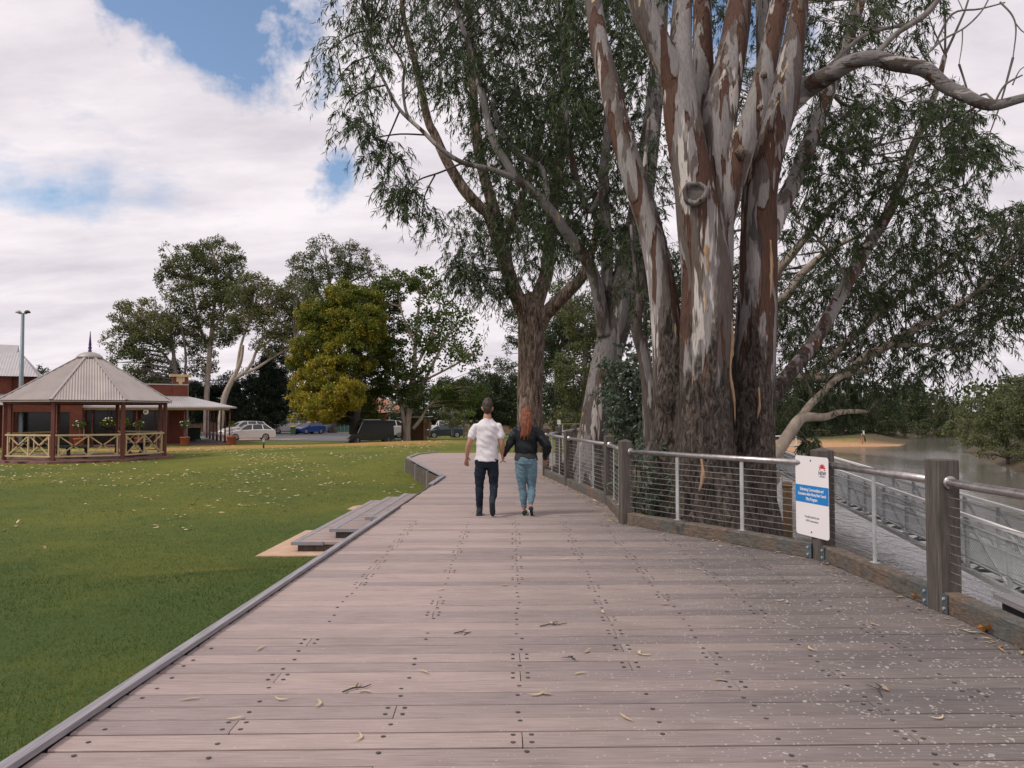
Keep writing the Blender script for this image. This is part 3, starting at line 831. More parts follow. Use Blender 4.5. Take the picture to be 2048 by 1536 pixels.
for i in range(len(names) - 1):
    na, nb_ = names[i], names[i + 1]
    a, b = FP[na], FP[nb_]
    d = (b - a).normalized(); side = Vector((-d.y, d.x, 0))
    zA = Vector((0, 0, RAIL_Z))
    if na == 'H2':
        lr(MB().tube([a + zA, b + zA + Vector((0.10, -0.06, 0))], 0.034, 14).build('handrail', M['steel'], rail, True))
    elif na == 'H':
        cpts = [b + zA, b + zA + Vector((-0.02, -0.45, 0)), a + zA + Vector((-0.02, 0.5, 0)), a + zA + Vector((-0.02, 0.22, 0)), a + zA + Vector((0.03, 0.03, 0)), a + zA + Vector((0.20, -0.10, 0))]
        q, _ = resample(cpts, [1] * 6, 4)
        lr(MB().tube(q, 0.034, 14).build('handrail', M['steel'], rail, True))
    else:
        lr(MB().tube([a + zA, a.lerp(b, 0.5) + zA, b + zA], 0.034, 14).build('handrail', M['steel'], rail, True))
    # collars where the rail meets the posts
    for p, sg, nm in ((a, 1, na), (b, -1, nb_)):
        if nm in ('A', 'C', 'D', 'E', 'F') :
            q = p + zA + d * (sg * 0.105)
            lr(MB().tube([q - d * 0.02, q - d * 0.006, q + d * 0.008, q + d * 0.02], [0.052, 0.055, 0.05, 0.036], 14).build('rail_collar', M['steel'], rail, True))
    # wires
    wa, wb = (a + d * 0.08, b - d * 0.08)
    for k in range(10):
        z = 0.245 + k * 0.0735
        lr(MB().tube([wa + Vector((0, 0, z)), wb + Vector((0, 0, z))], 0.0036, 5).build('wire', M['wire'], rail))
    for t in nb.get((na, nb_), []):
        p = a.lerp(b, t)
        bal = MB().box((p.x, p.y, (KICK + RAIL_Z) / 2), (0.048, 0.014, RAIL_Z - KICK), math.atan2(d.y, d.x))
        bal.box((p.x, p.y, KICK + 0.006), (0.085, 0.06, 0.008), math.atan2(d.y, d.x))
        lr(bal.build('baluster', M['galv'], rail))
    # kick beam, hand-sawn: slightly uneven along its length
    ins = 0.105
    L2 = (b - a).length
    ka, kb = a + d * (ins if na != 'H' else 0.0), b - d * (ins if nb_ != 'H' else 0.0)
    nseg = 9; vs, fs = [], []
    hw = 0.065
    for s_ in range(nseg + 1):
        p = ka.lerp(kb, s_ / nseg)
        ch = 0.018 if s_ not in (0, nseg) else 0.010
        jt = lambda: br.uniform(-0.004, 0.004)
        for (u, z) in ((-hw, 0.004), (-hw, KICK - ch + jt()), (-hw + ch, KICK + jt()), (hw - ch, KICK + jt()), (hw, KICK - ch + jt()), (hw, 0.004)):
            q = p + side * (u + jt())
            vs.append((q.x, q.y, z))
    for s_ in range(nseg):
        for j in range(6):
            fs.append((s_ * 6 + j, s_ * 6 + (j + 1) % 6, (s_ + 1) * 6 + (j + 1) % 6, (s_ + 1) * 6 + j))
    fs += [(0, 1, 2, 3, 4, 5), tuple(nseg * 6 + j for j in (5, 4, 3, 2, 1, 0))]
    lr(MB().add(vs, fs).build('kick_beam', M['sleeper'], rail))
    if na in ('H', 'A', 'B'):
        for p, sg, nm in ((a, 1, na), (b, -1, nb_)):
            if nm in ('A', 'B'):
                sd = side if side.x < 0 else -side
                q = p + d * (sg * 0.135) + sd * (hw + 0.010)
                br_o = lr(MB().box((q.x, q.y, 0.083), (0.075, 0.008, 0.15), math.atan2(d.y, d.x)).build('bracket', M['bracket'], rail))
                for zz in (0.045, 0.12):
                    q2 = q + sd * 0.004
                    bo = MB().tube([q2, q2 + sd * 0.012], 0.012, 8)
                    bo.v = [(v[0], v[1], v[2] + zz) for v in bo.v]
                    ob = bo.build('bolt', M['galv'], br_o)

# ================================================================== sign
def text_into(parent, txt, size, mat, name, M4, align='CENTER', bold=0.0, squeeze=1.0):
    cu = bpy.data.curves.new('txt', 'FONT')
    cu.body = txt; cu.size = size; cu.align_x = align; cu.align_y = 'CENTER'
    cu.extrude = 0.0004; cu.offset = bold; cu.resolution_u = 3
    ob = bpy.data.objects.new('txt', cu)
    COL.objects.link(ob)
    dg = bpy.context.evaluated_depsgraph_get(); dg.update()
    me = bpy.data.meshes.new_from_object(ob.evaluated_get(dg))
    bpy.data.objects.remove(ob); bpy.data.curves.remove(cu)
    me.transform(Matrix.Diagonal((squeeze, 1, 1, 1)))
    me.transform(M4)
    me.materials.clear(); me.materials.append(mat)
    o = bpy.data.objects.new(name, me)
    return link(o, parent)
e_ = Vector((0.14, -0.53, 0)).normalized(); n_ = e_.cross(Vector((0, 0, 1)))
sign_c = FP['B'] + n_ * 0.108 + Vector((0, 0, 0.672)) + e_ * -0.035
sign = thing('information_sign', 'white rounded information sign with a blue band and red flower emblem on railing post', 'sign', sign_c)
SM = Matrix(((e_.x, 0, n_.x, 0), (e_.y, 0, n_.y, 0), (0, 1, 0, 0), (0, 0, 0, 1)))   # local x right, y up, z out
def sl(x, y, z=0.0): return SM @ Vector((x, y, z))
SW, SH, rr = 0.555, 0.865, 0.035
pl = []
for cx, cy, a0 in ((SW / 2 - rr, SH / 2 - rr, 0), (-SW / 2 + rr, SH / 2 - rr, 90), (-SW / 2 + rr, -SH / 2 + rr, 180), (SW / 2 - rr, -SH / 2 + rr, 270)):
    for k in range(6):
        a = R(a0 + k * 18); pl.append((cx + rr * math.cos(a), cy + rr * math.sin(a)))
nP = len(pl)
vs = [sl(x, y, 0) for x, y in pl] + [sl(x, y, 0.004) for x, y in pl]
MB().add(vs, [tuple(range(nP - 1, -1, -1)), tuple(range(nP, 2 * nP))] + [(i, (i + 1) % nP, nP + (i + 1) % nP, nP + i) for i in range(nP)]).build('panel', M['signwhite'], sign)
def sbox(name, x0, x1, y0, y1, z0, z1, mat):
    vs = [sl(x, y, z) for z in (z0, z1) for y in (y0, y1) for x in (x0, x1)]
    return MB().add(vs, [(0, 2, 3, 1), (4, 5, 7, 6), (0, 1, 5, 4), (2, 6, 7, 3), (1, 3, 7, 5), (0, 4, 6, 2)]).build(name, mat, sign)
sbox('blue_band', -SW / 2 + 0.001, SW / 2 - 0.001, -0.075, 0.115, 0.0042, 0.0052, M['signblue'])
for txt, yy in (('Enlivening Communities and', 0.068), ('Connections within Murray River Council', 0.018), ('Pilot Program', -0.034)):
    text_into(sign, txt, 0.047 if 'Conn' not in txt else 0.045, M['signwhite'], 'lettering', SM @ Matrix.Translation((0, yy, 0.0062)), bold=0.0012, squeeze=0.74 if 'Conn' not in txt else 0.62)
for txt, yy in (('Proudly funded by the', -0.225), ('NSW Government', -0.268)):
    text_into(sign, txt, 0.034, M['signgrey'], 'lettering', SM @ Matrix.Translation((0.0, yy, 0.0055)), squeeze=0.8)
EX, EY = 0.180, 0.338
text_into(sign, 'NSW', 0.058, M['signtext'], 'lettering', SM @ Matrix.Translation((EX, EY - 0.078, 0.0055)), bold=0.0012, squeeze=0.92)
text_into(sign, 'GOVERNMENT', 0.0165, M['signtext'], 'lettering', SM @ Matrix.Translation((EX, EY - 0.112, 0.0055)), squeeze=0.85)
em = MB()
def petal(ang, r0, r1, w):
    d = Vector((math.sin(ang), math.cos(ang))); s2 = Vector((d.y, -d.x))
    c = Vector((EX, EY - 0.032))
    p = [c + d * r0, c + d * (r0 * 0.5 + r1 * 0.5) + s2 * w, c + d * r1, c + d * (r0 * 0.5 + r1 * 0.5) - s2 * w]
    em.add([sl(q.x, q.y, 0.0048) for q in p], [(0, 3, 2, 1)])
for a in (-100, -72, -46, -22, 0, 22, 46, 72, 100): petal(R(a), 0.022, 0.062 if abs(a) < 80 else 0.055, 0.0085)
for a in (-60, -34, -11, 11, 34, 60): petal(R(a), 0.006, 0.036, 0.0065)
em.build('emblem', M['signred'], sign, fix=False)
for yy in (0.385, -0.385):
    c = sl(-0.01, yy, 0.004)
    MB().tube([c, c + n_ * 0.004], 0.009, 8).build('screw', M['screw'], sign)
# ================================================================== trees
def unit(a):
    return a / np.maximum(np.linalg.norm(a, axis=-1, keepdims=True), 1e-9)
def rand_ball(n, g=None):
    g = g or rng
    v = unit(g.normal(size=(n, 3)))
    return v * (g.random((n, 1)) ** (1 / 3))
def leaf_quads(P, D, L, W, g=None):
    """slender leaves: base, belly, tip, belly"""
    g = g or rng
    n = len(P)
    s = unit(np.cross(D, unit(g.normal(size=(n, 3)))))
    L = L[:, None]; W = W[:, None]
    V = np.empty((n, 4, 3))
    V[:, 0] = P
    V[:, 1] = P + D * L * 0.42 + s * W * 0.5
    V[:, 2] = P + D * L
    V[:, 3] = P + D * L * 0.42 - s * W * 0.5
    return V.reshape(-1, 3)

class Tree:
    """limbs given as picture points with a depth, kept as real positions; foliage hangs on them"""
    def __init__(s, name, label, cat='tree', group=None, base=None):
        s.root = thing(name, label, cat, base if base is not None else (0, 0, 0), 0, group)
        s.inv = Matrix.Translation(-Vector(s.root.location))
        s.wood, s.twigs, s.nodes = MB(), MB(), []
        s.V, s.T = [], []
    def keep(s, o):
        o.matrix_parent_inverse = s.inv
        return o
    def limb(s, spec, sides=10, per=5, wob=0.12, mb=None):
        pts = [at(px, py, Z) for px, py, Z, r in spec]
        rad = [r * Z / FPX for px, py, Z, r in spec]
        return s.limb_w(pts, rad, sides, per, wob, mb)
    def limb_w(s, pts, rad, sides=8, per=5, wob=0.1, mb=None):
        q, r = resample(pts, rad, per)
        (mb or s.wood).tube(q, r, sides, True, wob)
        for p, rr in zip(q, r): s.nodes.append((p.x, p.y, p.z, rr))
        return q, r
    def region(s, poly, Zr, n, rad, gap=0.55):
        """clump centres spread through a region of the crown"""
        poly = np.array(poly, float)
        x0, y0 = poly.min(0); x1, y1 = poly.max(0)
        out, tries = [], 0
        while len(out) < n and tries < n * 60:
            tries += 1
            px, py = rng.uniform(x0, x1), rng.uniform(y0, y1)
            ins = False; j = len(poly) - 1
            for i in range(len(poly)):
                if (poly[i, 1] > py) != (poly[j, 1] > py) and px < (poly[j, 0] - poly[i, 0]) * (py - poly[i, 1]) / (poly[j, 1] - poly[i, 1]) + poly[i, 0]: ins = not ins
                j = i
            if not ins: continue
            Z = rng.uniform(*Zr)
            p = np.array(at(px, py, Z))
            r = rng.uniform(*rad)
            if any(np.linalg.norm(p - q) < gap * (r + qr) for q, qr in out): continue
            out.append((p, r))
        return out
    def clumps(s, cl, sprays=14, leaves=22, ll=(0.11, 0.20), lw=(0.014, 0.024), droop=0.75, branch=True, spray_len=(0.5, 1.1), twig_share=0.5, flat=0.8, tint_shift=0.0, twig_r=0.0042):
        nodes = np.array([q[:3] for q in s.nodes]) if s.nodes else None
        for c, r in cl:
            ns = max(3, int(sprays * rng.uniform(0.7, 1.3)))
            off = rand_ball(ns) * np.array([1, 1, flat]) * r
            o = c + off * 0.85
            d = unit(unit(off) * 0.55 + rng.normal(size=(ns, 3)) * 0.45 + np.array([0, 0, 0.12]))
            Ls = rng.uniform(*spray_len, ns) * r
            m = leaves
            t = rng.random((ns, m)) * 0.92 + 0.08
            pos = o[:, None] + d[:, None] * (Ls[:, None] * t)[..., None]
            pos[..., 2] -= droop * Ls[:, None] * t * t
            tan = d[:, None] * np.ones((1, m, 1)); tan = tan.copy()
            tan[..., 2] -= 2 * droop * t
            tan = unit(tan)
            D = unit(tan * 0.55 + np.array([0, 0, -0.55 * min(1, droop + 0.15)]) + rng.normal(size=(ns, m, 3)) * 0.42)
            n = ns * m
            base_t = rng.random() * 0.34 + tint_shift
            ti = np.clip(base_t + rng.random((ns, 1)) * 0.22 + rng.random((ns, m)) * 0.44, 0, 1)
            s.V.append(leaf_quads(pos.reshape(-1, 3), D.reshape(-1, 3), rng.uniform(*ll, n), rng.uniform(*lw, n)))
            s.T.append(ti.ravel())
            # spray stems
            for k in range(ns):
                if rng.random() > twig_share: continue
                a = Vector(o[k]); L = Ls[k]; dd = Vector(d[k])
                p1 = a + dd * L * 0.5 + Vector((0, 0, -droop * L * 0.25)); p2 = a + dd * L + Vector((0, 0, -droop * L))
                s.twigs.tube([Vector(c) * 0.6 + a * 0.4, a, p1, p2], [twig_r * 1.5, twig_r * 1.2, twig_r * 0.9, twig_r * 0.4], 3, False)
            if branch and nodes is not None:
                dist = np.linalg.norm((nodes - c) * np.array([1, 1, 0.8]) + np.array([0, 0, 0.0]), axis=1)
                low = nodes[:, 2] < c[2] + 0.3
                dist = np.where(low, dist, dist * 1.5)
                b = Vector(nodes[int(np.argmin(dist))]); e = Vector(c)
                L = (e - b).length
                if L > 0.15:
                    mid = b.lerp(e, 0.5) + Vector((rng.normal() * 0.10 * L, rng.normal() * 0.10 * L, rng.uniform(-0.05, 0.12) * L))
                    q, rr = resample([b, mid, e], [min(0.05, 0.008 + 0.010 * L), 0.007 + 0.005 * L, 0.005], 3)
                    s.twigs.tube(q, rr, 4, False)
    def lobes(s, lob, Z, dens=1.0, leaf=0.30, sub=0.30, tint_shift=0.0, aspect=0.5, droop=0.0, flip=1.0, zspread=1.0):
        """round masses of foliage for the trees farther off: (px, py, rx, ry[, dZ[, tint]])"""
        for lb in lob:
            px, py, rx, ry = lb[:4]
            dz = lb[4] if len(lb) > 4 else 0.0
            tsh = lb[5] if len(lb) > 5 else 0.0
            c = np.array(at(px, py, Z + dz)); sx = rx * (Z + dz) / FPX; sz = ry * (Z + dz) / FPX
            rad = np.array([sx, sx * 0.9 * zspread, sz])
            nsub = max(5, int(9 * dens * (sx * sz) / (leaf * 4.2) ** 2))
            nsub = min(nsub, 80)
            cen = rand_ball(nsub) 
            cen = unit(cen) * (np.linalg.norm(cen, axis=1, keepdims=True) ** 0.55) * rad * 0.92 + c
            for cc in cen:
                sr = sub * 0.9 * (sx * sz) ** 0.5 * rng.uniform(0.5, 1.25) + leaf * 0.5
                n = int(rng.uniform(0.7, 1.3) * dens * 3.1 * sr * sr / (leaf * leaf * aspect * 0.6))
                n = max(10, min(n, 420))
                off = rand_ball(n) * np.array([1, 1, 0.72])
                off = unit(off) * np.linalg.norm(off, axis=1, keepdims=True) ** 0.7
                P = cc + off * sr
                D = unit(rng.normal(size=(n, 3)) + np.array([0, 0, -droop]) + off * 0.5)
                Lf = rng.uniform(0.7, 1.3, n) * leaf
                hgt = np.clip((cc[2] - c[2]) / max(rad[2], 0.1), -1, 1)
                ti = np.clip(0.06 + rng.random() * 0.44 + rng.random(n) * 0.42 + tint_shift + tsh, 0, 1)
                s.V.append(leaf_quads(P, D, Lf, Lf * aspect * rng.uniform(0.8, 1.2, n)))
                s.T.append(ti)
            if s.nodes:
                nodes = np.array([q[:3] for q in s.nodes])
                for cc in cen[::3]:
                    low = nodes[:, 2] < cc[2]
                    dist = np.linalg.norm(nodes - cc, axis=1) * np.where(low, 1, 1.8)
                    b = Vector(nodes[int(np.argmin(dist))]); e = Vector(cc)
                    L = (e - b).length
                    mid = b.lerp(e, 0.5) + Vector((rng.normal() * 0.07 * L, 0, 0.06 * L))
                    s.twigs.tube([b, mid, e], [min(0.10, 0.02 + 0.012 * L), 0.02 + 0.006 * L, 0.015], 4, False)
    def finish(s, bark, leafm, twigm=None, remesh=None, crown='crown', trunk='trunk'):
        if s.wood.v:
            o = s.keep(s.wood.build(trunk, bark, s.root, True))
            if remesh:
                bake(o, remesh)
        if s.twigs.v:
            s.keep(s.twigs.build('branches', twigm or bark, s.root, True, fix=False))
        if s.V:
            s.keep(quads_object(crown, np.concatenate(s.V), np.concatenate(s.T), leafm, s.root))
        return s.root

def bake(o, voxel, smooth_it=3, factor=0.5):
    """fuse overlapping shapes into one skin"""
    m = o.modifiers.new('fuse', 'REMESH'); m.mode = 'VOXEL'; m.voxel_size = voxel; m.use_smooth_shade = True
    if smooth_it:
        sm = o.modifiers.new('ease', 'SMOOTH'); sm.iterations = smooth_it; sm.factor = factor
    dg = bpy.context.evaluated_depsgraph_get(); dg.update()
    me = bpy.data.meshes.new_from_object(o.evaluated_get(dg))
    me.name = o.data.name
    mats_ = list(o.data.materials)
    o.modifiers.clear()
    old = o.data
    o.data = me
    if not me.materials:
        for mm in mats_: me.materials.append(mm)
    bpy.data.meshes.remove(old)
    return o

# ---- the giant river gum behind the railing
T1 = Tree('river_gum_tree', 'giant many-stemmed gum with grey, rust and cream patched bark behind the railing', 'tree', None, (3.45, 12.6, -0.9))
w = lambda spec, sides=20, per=6, wob=0.16: T1.limb(spec, sides, per, wob)
# stem on the left, leaning out
w([(1372, 1120, 12.75, 66), (1356, 1000, 12.8, 52), (1345, 880, 12.85, 40), (1343, 780, 12.9, 36), (1335, 660, 12.95, 31), (1322, 560, 13.0, 27), (1298, 450, 13.1, 25), (1270, 364, 13.2, 25), (1240, 260, 13.4, 23), (1222, 182, 13.6, 22), (1200, 90, 13.9, 19), (1186, 0, 14.2, 17), (1170, -120, 14.6, 14)], 18)
# middle stem
w([(1415, 1130, 12.2, 92), (1412, 1010, 12.25, 74), (1410, 900, 12.25, 62), (1412, 780, 12.25, 54), (1413, 660, 12.25, 51), (1414, 560, 12.25, 49), (1398, 450, 12.2, 44), (1388, 380, 12.2, 40), (1374, 300, 12.25, 37), (1362, 220, 12.3, 35), (1357, 150, 12.35, 30), (1362, 70, 12.5, 22), (1366, -10, 12.6, 19), (1372, -140, 12.9, 15)], 22)
w([(1368, 230, 12.3, 28), (1340, 140, 12.3, 27), (1313, 80, 12.3, 27), (1284, 10, 12.3, 26), (1255, -70, 12.3, 22), (1225, -160, 12.4, 17)], 18)
w([(1425, 640, 12.5, 36), (1432, 500, 12.45, 34), (1432, 400, 12.45, 35), (1434, 300, 12.5, 36), (1440, 220, 12.55, 34), (1462, 120, 12.7, 29), (1478, 20, 12.85, 25), (1490, -120, 13.1, 19)], 18)
w([(1425, 330, 12.9, 24), (1412, 220, 13.1, 22), (1406, 100, 13.3, 20), (1405, -60, 13.6, 17)], 12)
# right stem and its two arms
w([(1470, 1130, 12.6, 92), (1488, 1010, 12.65, 62), (1500, 900, 12.7, 52), (1505, 780, 12.7, 46), (1512, 660, 12.7, 41), (1516, 560, 12.7, 37), (1518, 460, 12.7, 35), (1522, 370, 12.7, 35), (1546, 270, 12.75, 32), (1572, 190, 12.8, 29), (1588, 90, 12.9, 22), (1600, 0, 13.0, 18), (1612, -120, 13.3, 15)], 20)
w([(1440, 480, 12.35, 20), (1456, 400, 12.3, 24), (1480, 320, 12.25, 23), (1504, 240, 12.2, 22), (1524, 170, 12.2, 21), (1545, 80, 12.2, 20), (1561, 0, 12.2, 18), (1585, -120, 12.3, 15)], 16)
w([(1535, 330, 13.0, 18), (1530, 180, 13.2, 16), (1526, 40, 13.4, 14), (1520, -90, 13.6, 12)], 12)
# root flare and burl
w([(1390, 1150, 11.9, 60), (1396, 1060, 12.0, 50), (1402, 960, 12.15, 36)], 14)
w([(1465, 1150, 12.0, 60), (1462, 1060, 12.1, 52), (1455, 940, 12.25, 36)], 14)
w([(1525, 1140, 12.6, 60), (1520, 1060, 12.6, 46), (1508, 960, 12.7, 34)], 14)
w([(1352, 850, 12.75, 18), (1340, 800, 12.68, 30), (1338, 765, 12.72, 24), (1345, 720, 12.8, 14)], 12)
# the long arm over the water
bough = MB()
T1.limb([(1566, 222, 12.85, 17), (1590, 200, 12.8, 19), (1612, 178, 12.7, 20), (1650, 155, 12.4, 18), (1700, 126, 12.2, 16), (1745, 116, 12.1, 15), (1790, 128, 12.0, 15), (1850, 140, 11.9, 14.5), (1890, 172, 11.8, 13.5), (1930, 192, 11.7, 13), (1980, 211, 11.6, 11), (2048, 196, 11.4, 8.5), (2130, 180, 11.2, 6)], 14, 6, 0.22, bough)
# leaning arm behind, and the dark diagonal limb
w([(1525, 520, 12.8, 16), (1555, 430, 13.1, 19), (1591, 357, 13.5, 17), (1624, 270, 13.9, 16), (1660, 175, 14.3, 14), (1697, 73, 14.7, 13), (1730, -30, 15.1, 10)], 12)
w([(1510, 860, 13.0, 20), (1539, 802, 13.3, 17), (1575, 753, 13.6, 15), (1624, 691, 14.0, 14), (1669, 613, 14.4, 13), (1697, 560, 14.7, 13), (1733, 496, 15.0, 12), (1784, 412, 15.4, 10.5), (1817, 317, 15.8, 9), (1865, 204, 16.3, 7), (1890, 110, 16.7, 5)], 12)
# thinner boughs carrying leaves
tw = lambda spec, sides=6: T1.limb([(a, b_, c, r * 0.78) for a, b_, c, r in spec], sides, 5, 0.15, T1.twigs)
tw([(1745, 118, 12.1, 7), (1790, 70, 12.2, 7), (1850, 30, 12.3, 8), (1890, -20, 12.4, 6)], 8)
tw([(1660, 130, 12.6, 5), (1730, 70, 13.0, 6), (1810, 50, 13.3, 4)]); tw([(1990, 205, 11.6, 3), (2010, 170, 11.5, 3), (2045, 150, 11.4, 2)]); tw([(2025, 170, 11.45, 2), (2040, 140, 11.4, 1.5), (2062, 128, 11.3, 1)])
tw([(1850, 112, 12.3, 3.5), (1885, 80, 12.4, 3), (1930, 55, 12.4, 2.5), (1965, 20, 12.4, 2), (1985, -20, 12.4, 1.6)]); tw([(1870, 90, 12.4, 2.5), (1905, 28, 12.5, 3), (1960, 18, 12.6, 2.5), (2010, 5, 12.6, 2)])
tw([(2000, 4, 12.6, 2.4), (2024, 30, 12.5, 2.2), (2032, 60, 12.5, 2), (2026, 115, 12.5, 1.4)]); tw([(1925, 58, 12.4, 1.8), (1924, 90, 12.4, 1.6), (1918, 128, 12.4, 1)])
tw([(2030, 45, 12.5, 1.6), (2044, 62, 12.5, 1.4), (2060, 70, 12.5, 1)])
tw([(1660, 180, 14.3, 6), (1690, 210, 14.6, 5), (1740, 215, 15, 4)]); tw([(1620, 280, 13.9, 6), (1680, 300, 14.4, 5), (1760, 290, 15, 3)]); tw([(1784, 412, 15.4, 5), (1850, 380, 15.8, 4), (1930, 330, 16.2, 3)])
tw([(1697, 560, 14.7, 5), (1640, 480, 15.2, 4), (1590, 440, 15.6, 3)]); tw([(1865, 204, 16.3, 4), (1910, 240, 16.4, 3.4), (1970, 280, 16.6, 2)])
c1 = T1.region([(1600, -120), (1930, -120), (1900, 40), (1800, 110), (1740, 240), (1640, 330), (1610, 200)], (12.6, 17), 50, (0.40, 0.62))
c1 += T1.region([(1570, 260), (1700, 230), (1850, 170), (1990, 240), (1990, 330), (1950, 420), (1860, 470), (1740, 500), (1570, 560)], (13.6, 17.5), 68, (0.38, 0.62))
c1 += T1.region([(1300, -140), (1600, -140), (1600, 20), (1300, 40)], (13.5, 17), 22, (0.4, 0.6))
c1 += T1.region([(1860, 180), (1960, 220), (1960, 330), (1870, 330)], (12.5, 16), 14, (0.35, 0.5))
T1.clumps(c1, 13, 24, (0.11, 0.19), (0.015, 0.026), 0.8)
r1 = T1.finish(M['bark'], M['gumleaf'], M['limb'], 0.026)
# the sawn knot, bark stubs and peeling strips
def kp(o): return T1.keep(o)
kp(bough.build('bough', M['barkbough'], r1, True))
kc = at(1390, 386, 11.80)
view = Vector((kc.x, kc.y, 0)).normalized(); across = Vector((view.y, -view.x, 0))
fr = (-view + Vector((0, 0, -0.05))).normalized()
ring = MB()
NK = 22
for k in range(NK):
    a = 2 * math.pi * k / NK
vs, fs = [], []
for rr_, dp in ((0.20, -0.16), (0.205, 0.0), (0.19, 0.05), (0.155, 0.055), (0.125, 0.03), (0.115, -0.01)):
    for k in range(NK):
        a = 2 * math.pi * k / NK
        w_ = 1 + 0.07 * math.sin(3 * a + 1) + 0.04 * math.sin(7 * a)
        p = kc + across * (math.cos(a) * rr_ * w_) + Vector((0, 0, 1)) * (math.sin(a) * rr_ * w_ * 0.95) + fr * dp
        vs.append(p)
for i in range(5):
    for k in range(NK):
        fs.append((i * NK + k, i * NK + (k + 1) % NK, (i + 1) * NK + (k + 1) % NK, (i + 1) * NK + k))
kp(ring.add(vs, fs).build('knot_rim', M['bark2'], r1, True))
face = MB().add([kc + across * (math.cos(2 * math.pi * k / NK) * 0.125) + Vector((0, 0, math.sin(2 * math.pi * k / NK) * 0.12)) + fr * 0.004 for k in range(NK)], [tuple(range(NK))])
kp(face.build('knot_face', M['cutwood'], r1))
for (px, py, Z, r) in ((1482, 305, 11.98, 0.10), (1528, 150, 11.98, 0.055), (1520, 215, 12.0, 0.05)):
    c = at(px, py, Z); mb = MB()
    nn = 12; vs = []; fs = []
    for i in range(9):
        th = math.pi * i / 8
        for k in range(nn):
            a = 2 * math.pi * k / nn
            q = Vector((math.sin(th) * math.cos(a), math.sin(th) * math.sin(a), math.cos(th)))
            vs.append(c + q * r * (1 + 0.45 * noise.noise(q * 2.3 + c)) * 1.0)
    for i in range(8):
        for k in range(nn): fs.append((i * nn + k, i * nn + (k + 1) % nn, (i + 1) * nn + (k + 1) % nn, (i + 1) * nn + k))
    kp(mb.add(vs, fs).build('bark_stub', M['bark3'], r1, True))
def strip(spec, wid, mat):
    pts = [at(*q[:3]) for q in spec]
    q, _ = resample(pts, [1] * len(pts), 5)
    vs, fs = [], []
    for i, p in enumerate(q):
        t = i / (len(q) - 1)
        ww = wid * (math.sin(math.pi * min(1, t * 1.0 + 0.08)) ** 0.5) * (1 + 0.9 * noise.noise(p * 7))
        v = Vector((p.y, -p.x, 0)).normalized()
        f = Vector((-p.x, -p.y, 0)).normalized()
        vs += [p - v * ww, p + f * (0.018 + 0.012 * noise.noise(p * 4)), p + v * ww]
    for i in range(len(q) - 1):
        for j in range(2): fs.append((i * 3 + j, i * 3 + j + 1, i * 3 + j + 4, i * 3 + j + 3))
    o = MB().add(vs, fs).build('bark_strip', mat, r1, True, fix=False)
    sd = o.modifiers.new('thick', 'SOLIDIFY'); sd.thickness = 0.004
    kp(o)
strip([(1460, 600, 12.1, 0), (1464, 680, 12.0, 0), (1460, 745, 11.95, 0), (1468, 800, 11.98, 0), (1470, 850, 11.98, 0)], 0.026, M['peel'])
strip([(1541, 480, 12.42, 0), (1543, 545, 12.42, 0), (1537, 640, 12.42, 0)], 0.02, M['peel'])
strip([(1517, 775, 12.30, 0), (1519, 810, 12.28, 0), (1514, 840, 12.30, 0)], 0.018, M['peel'])
strip([(1412, 490, 11.78, 0), (1415, 520, 11.78, 0), (1418, 552, 11.80, 0)], 0.03, M['peel'])
strip([(1402, 910, 11.70, 0), (1406, 950, 11.66, 0), (1398, 985, 11.68, 0)], 0.025, M['peel'])

# ---- the leaning gum that reaches out to the left
T3 = Tree('leaning_gum_tree', 'leaning smooth grey gum whose long boughs droop out over the boardwalk', 'tree', None, (2.0, 18.0, -0.8))
w = lambda spec, sides=12, per=5, wob=0.14: T3.limb(spec, sides, per, wob)
w([(1180, 985, 17.6, 46), (1185, 900, 17.7, 31), (1197, 800, 17.8, 29), (1212, 720, 17.9, 30), (1232, 640, 18.0, 31), (1252, 560, 18.2, 29), (1272, 470, 18.5, 25), (1290, 360, 18.9, 21), (1305, 240, 19.4, 18), (1318, 100, 20, 15), (1325, -60, 20.6, 12)], 16)
w([(1212, 670, 17.8, 20), (1203, 625, 17.7, 14), (1190, 560, 17.6, 13), (1168, 512, 17.5, 13), (1130, 460, 17.3, 11), (1097, 415, 17.2, 10), (1060, 378, 17.1, 9.5), (1033, 356, 17.0, 9), (1010, 320, 17, 8), (992, 292, 17, 8), (975, 240, 17.1, 7), (965, 191, 17.2, 7), (945, 130, 17.4, 6.5), (937, 91, 17.5, 6), (914, 18, 17.8, 5), (900, -80, 18.2, 4)])
w([(1035, 358, 17.0, 7), (980, 338, 16.9, 5.5), (925, 325, 16.8, 5), (880, 296, 16.8, 4.6), (845, 262, 16.8, 4.2), (800, 220, 16.9, 3.6), (772, 170, 17.0, 3), (745, 110, 17.2, 2.4), (741, 50, 17.4, 2)], 8)
w([(845, 262, 16.8, 3.5), (815, 230, 16.9, 3.2), (806, 180, 17, 3), (806, 130, 17.1, 2.5), (775, 80, 17.3, 2)], 7)
w([(1097, 415, 17.2, 6), (1085, 340, 17.3, 5.5), (1040, 310, 17.4, 6.5), (1000, 260, 17.6, 5.5), (985, 200, 17.9, 4.5)], 7)
w([(1212, 640, 17.9, 15), (1214, 560, 18.1, 13), (1213, 470, 18.4, 11), (1206, 360, 18.8, 10), (1216, 240, 19.2, 9), (1208, 100, 19.7, 8), (1200, -50, 20.2, 6)], 10)
w([(1206, 380, 18.8, 7), (1175, 420, 18.6, 6), (1140, 300, 18.7, 6), (1128, 180, 18.9, 6), (1120, 60, 19.2, 5), (1112, -60, 19.5, 4)], 8)
tw = lambda spec, sides=5: T3.limb(spec, sides, 4, 0.1, T3.twigs)
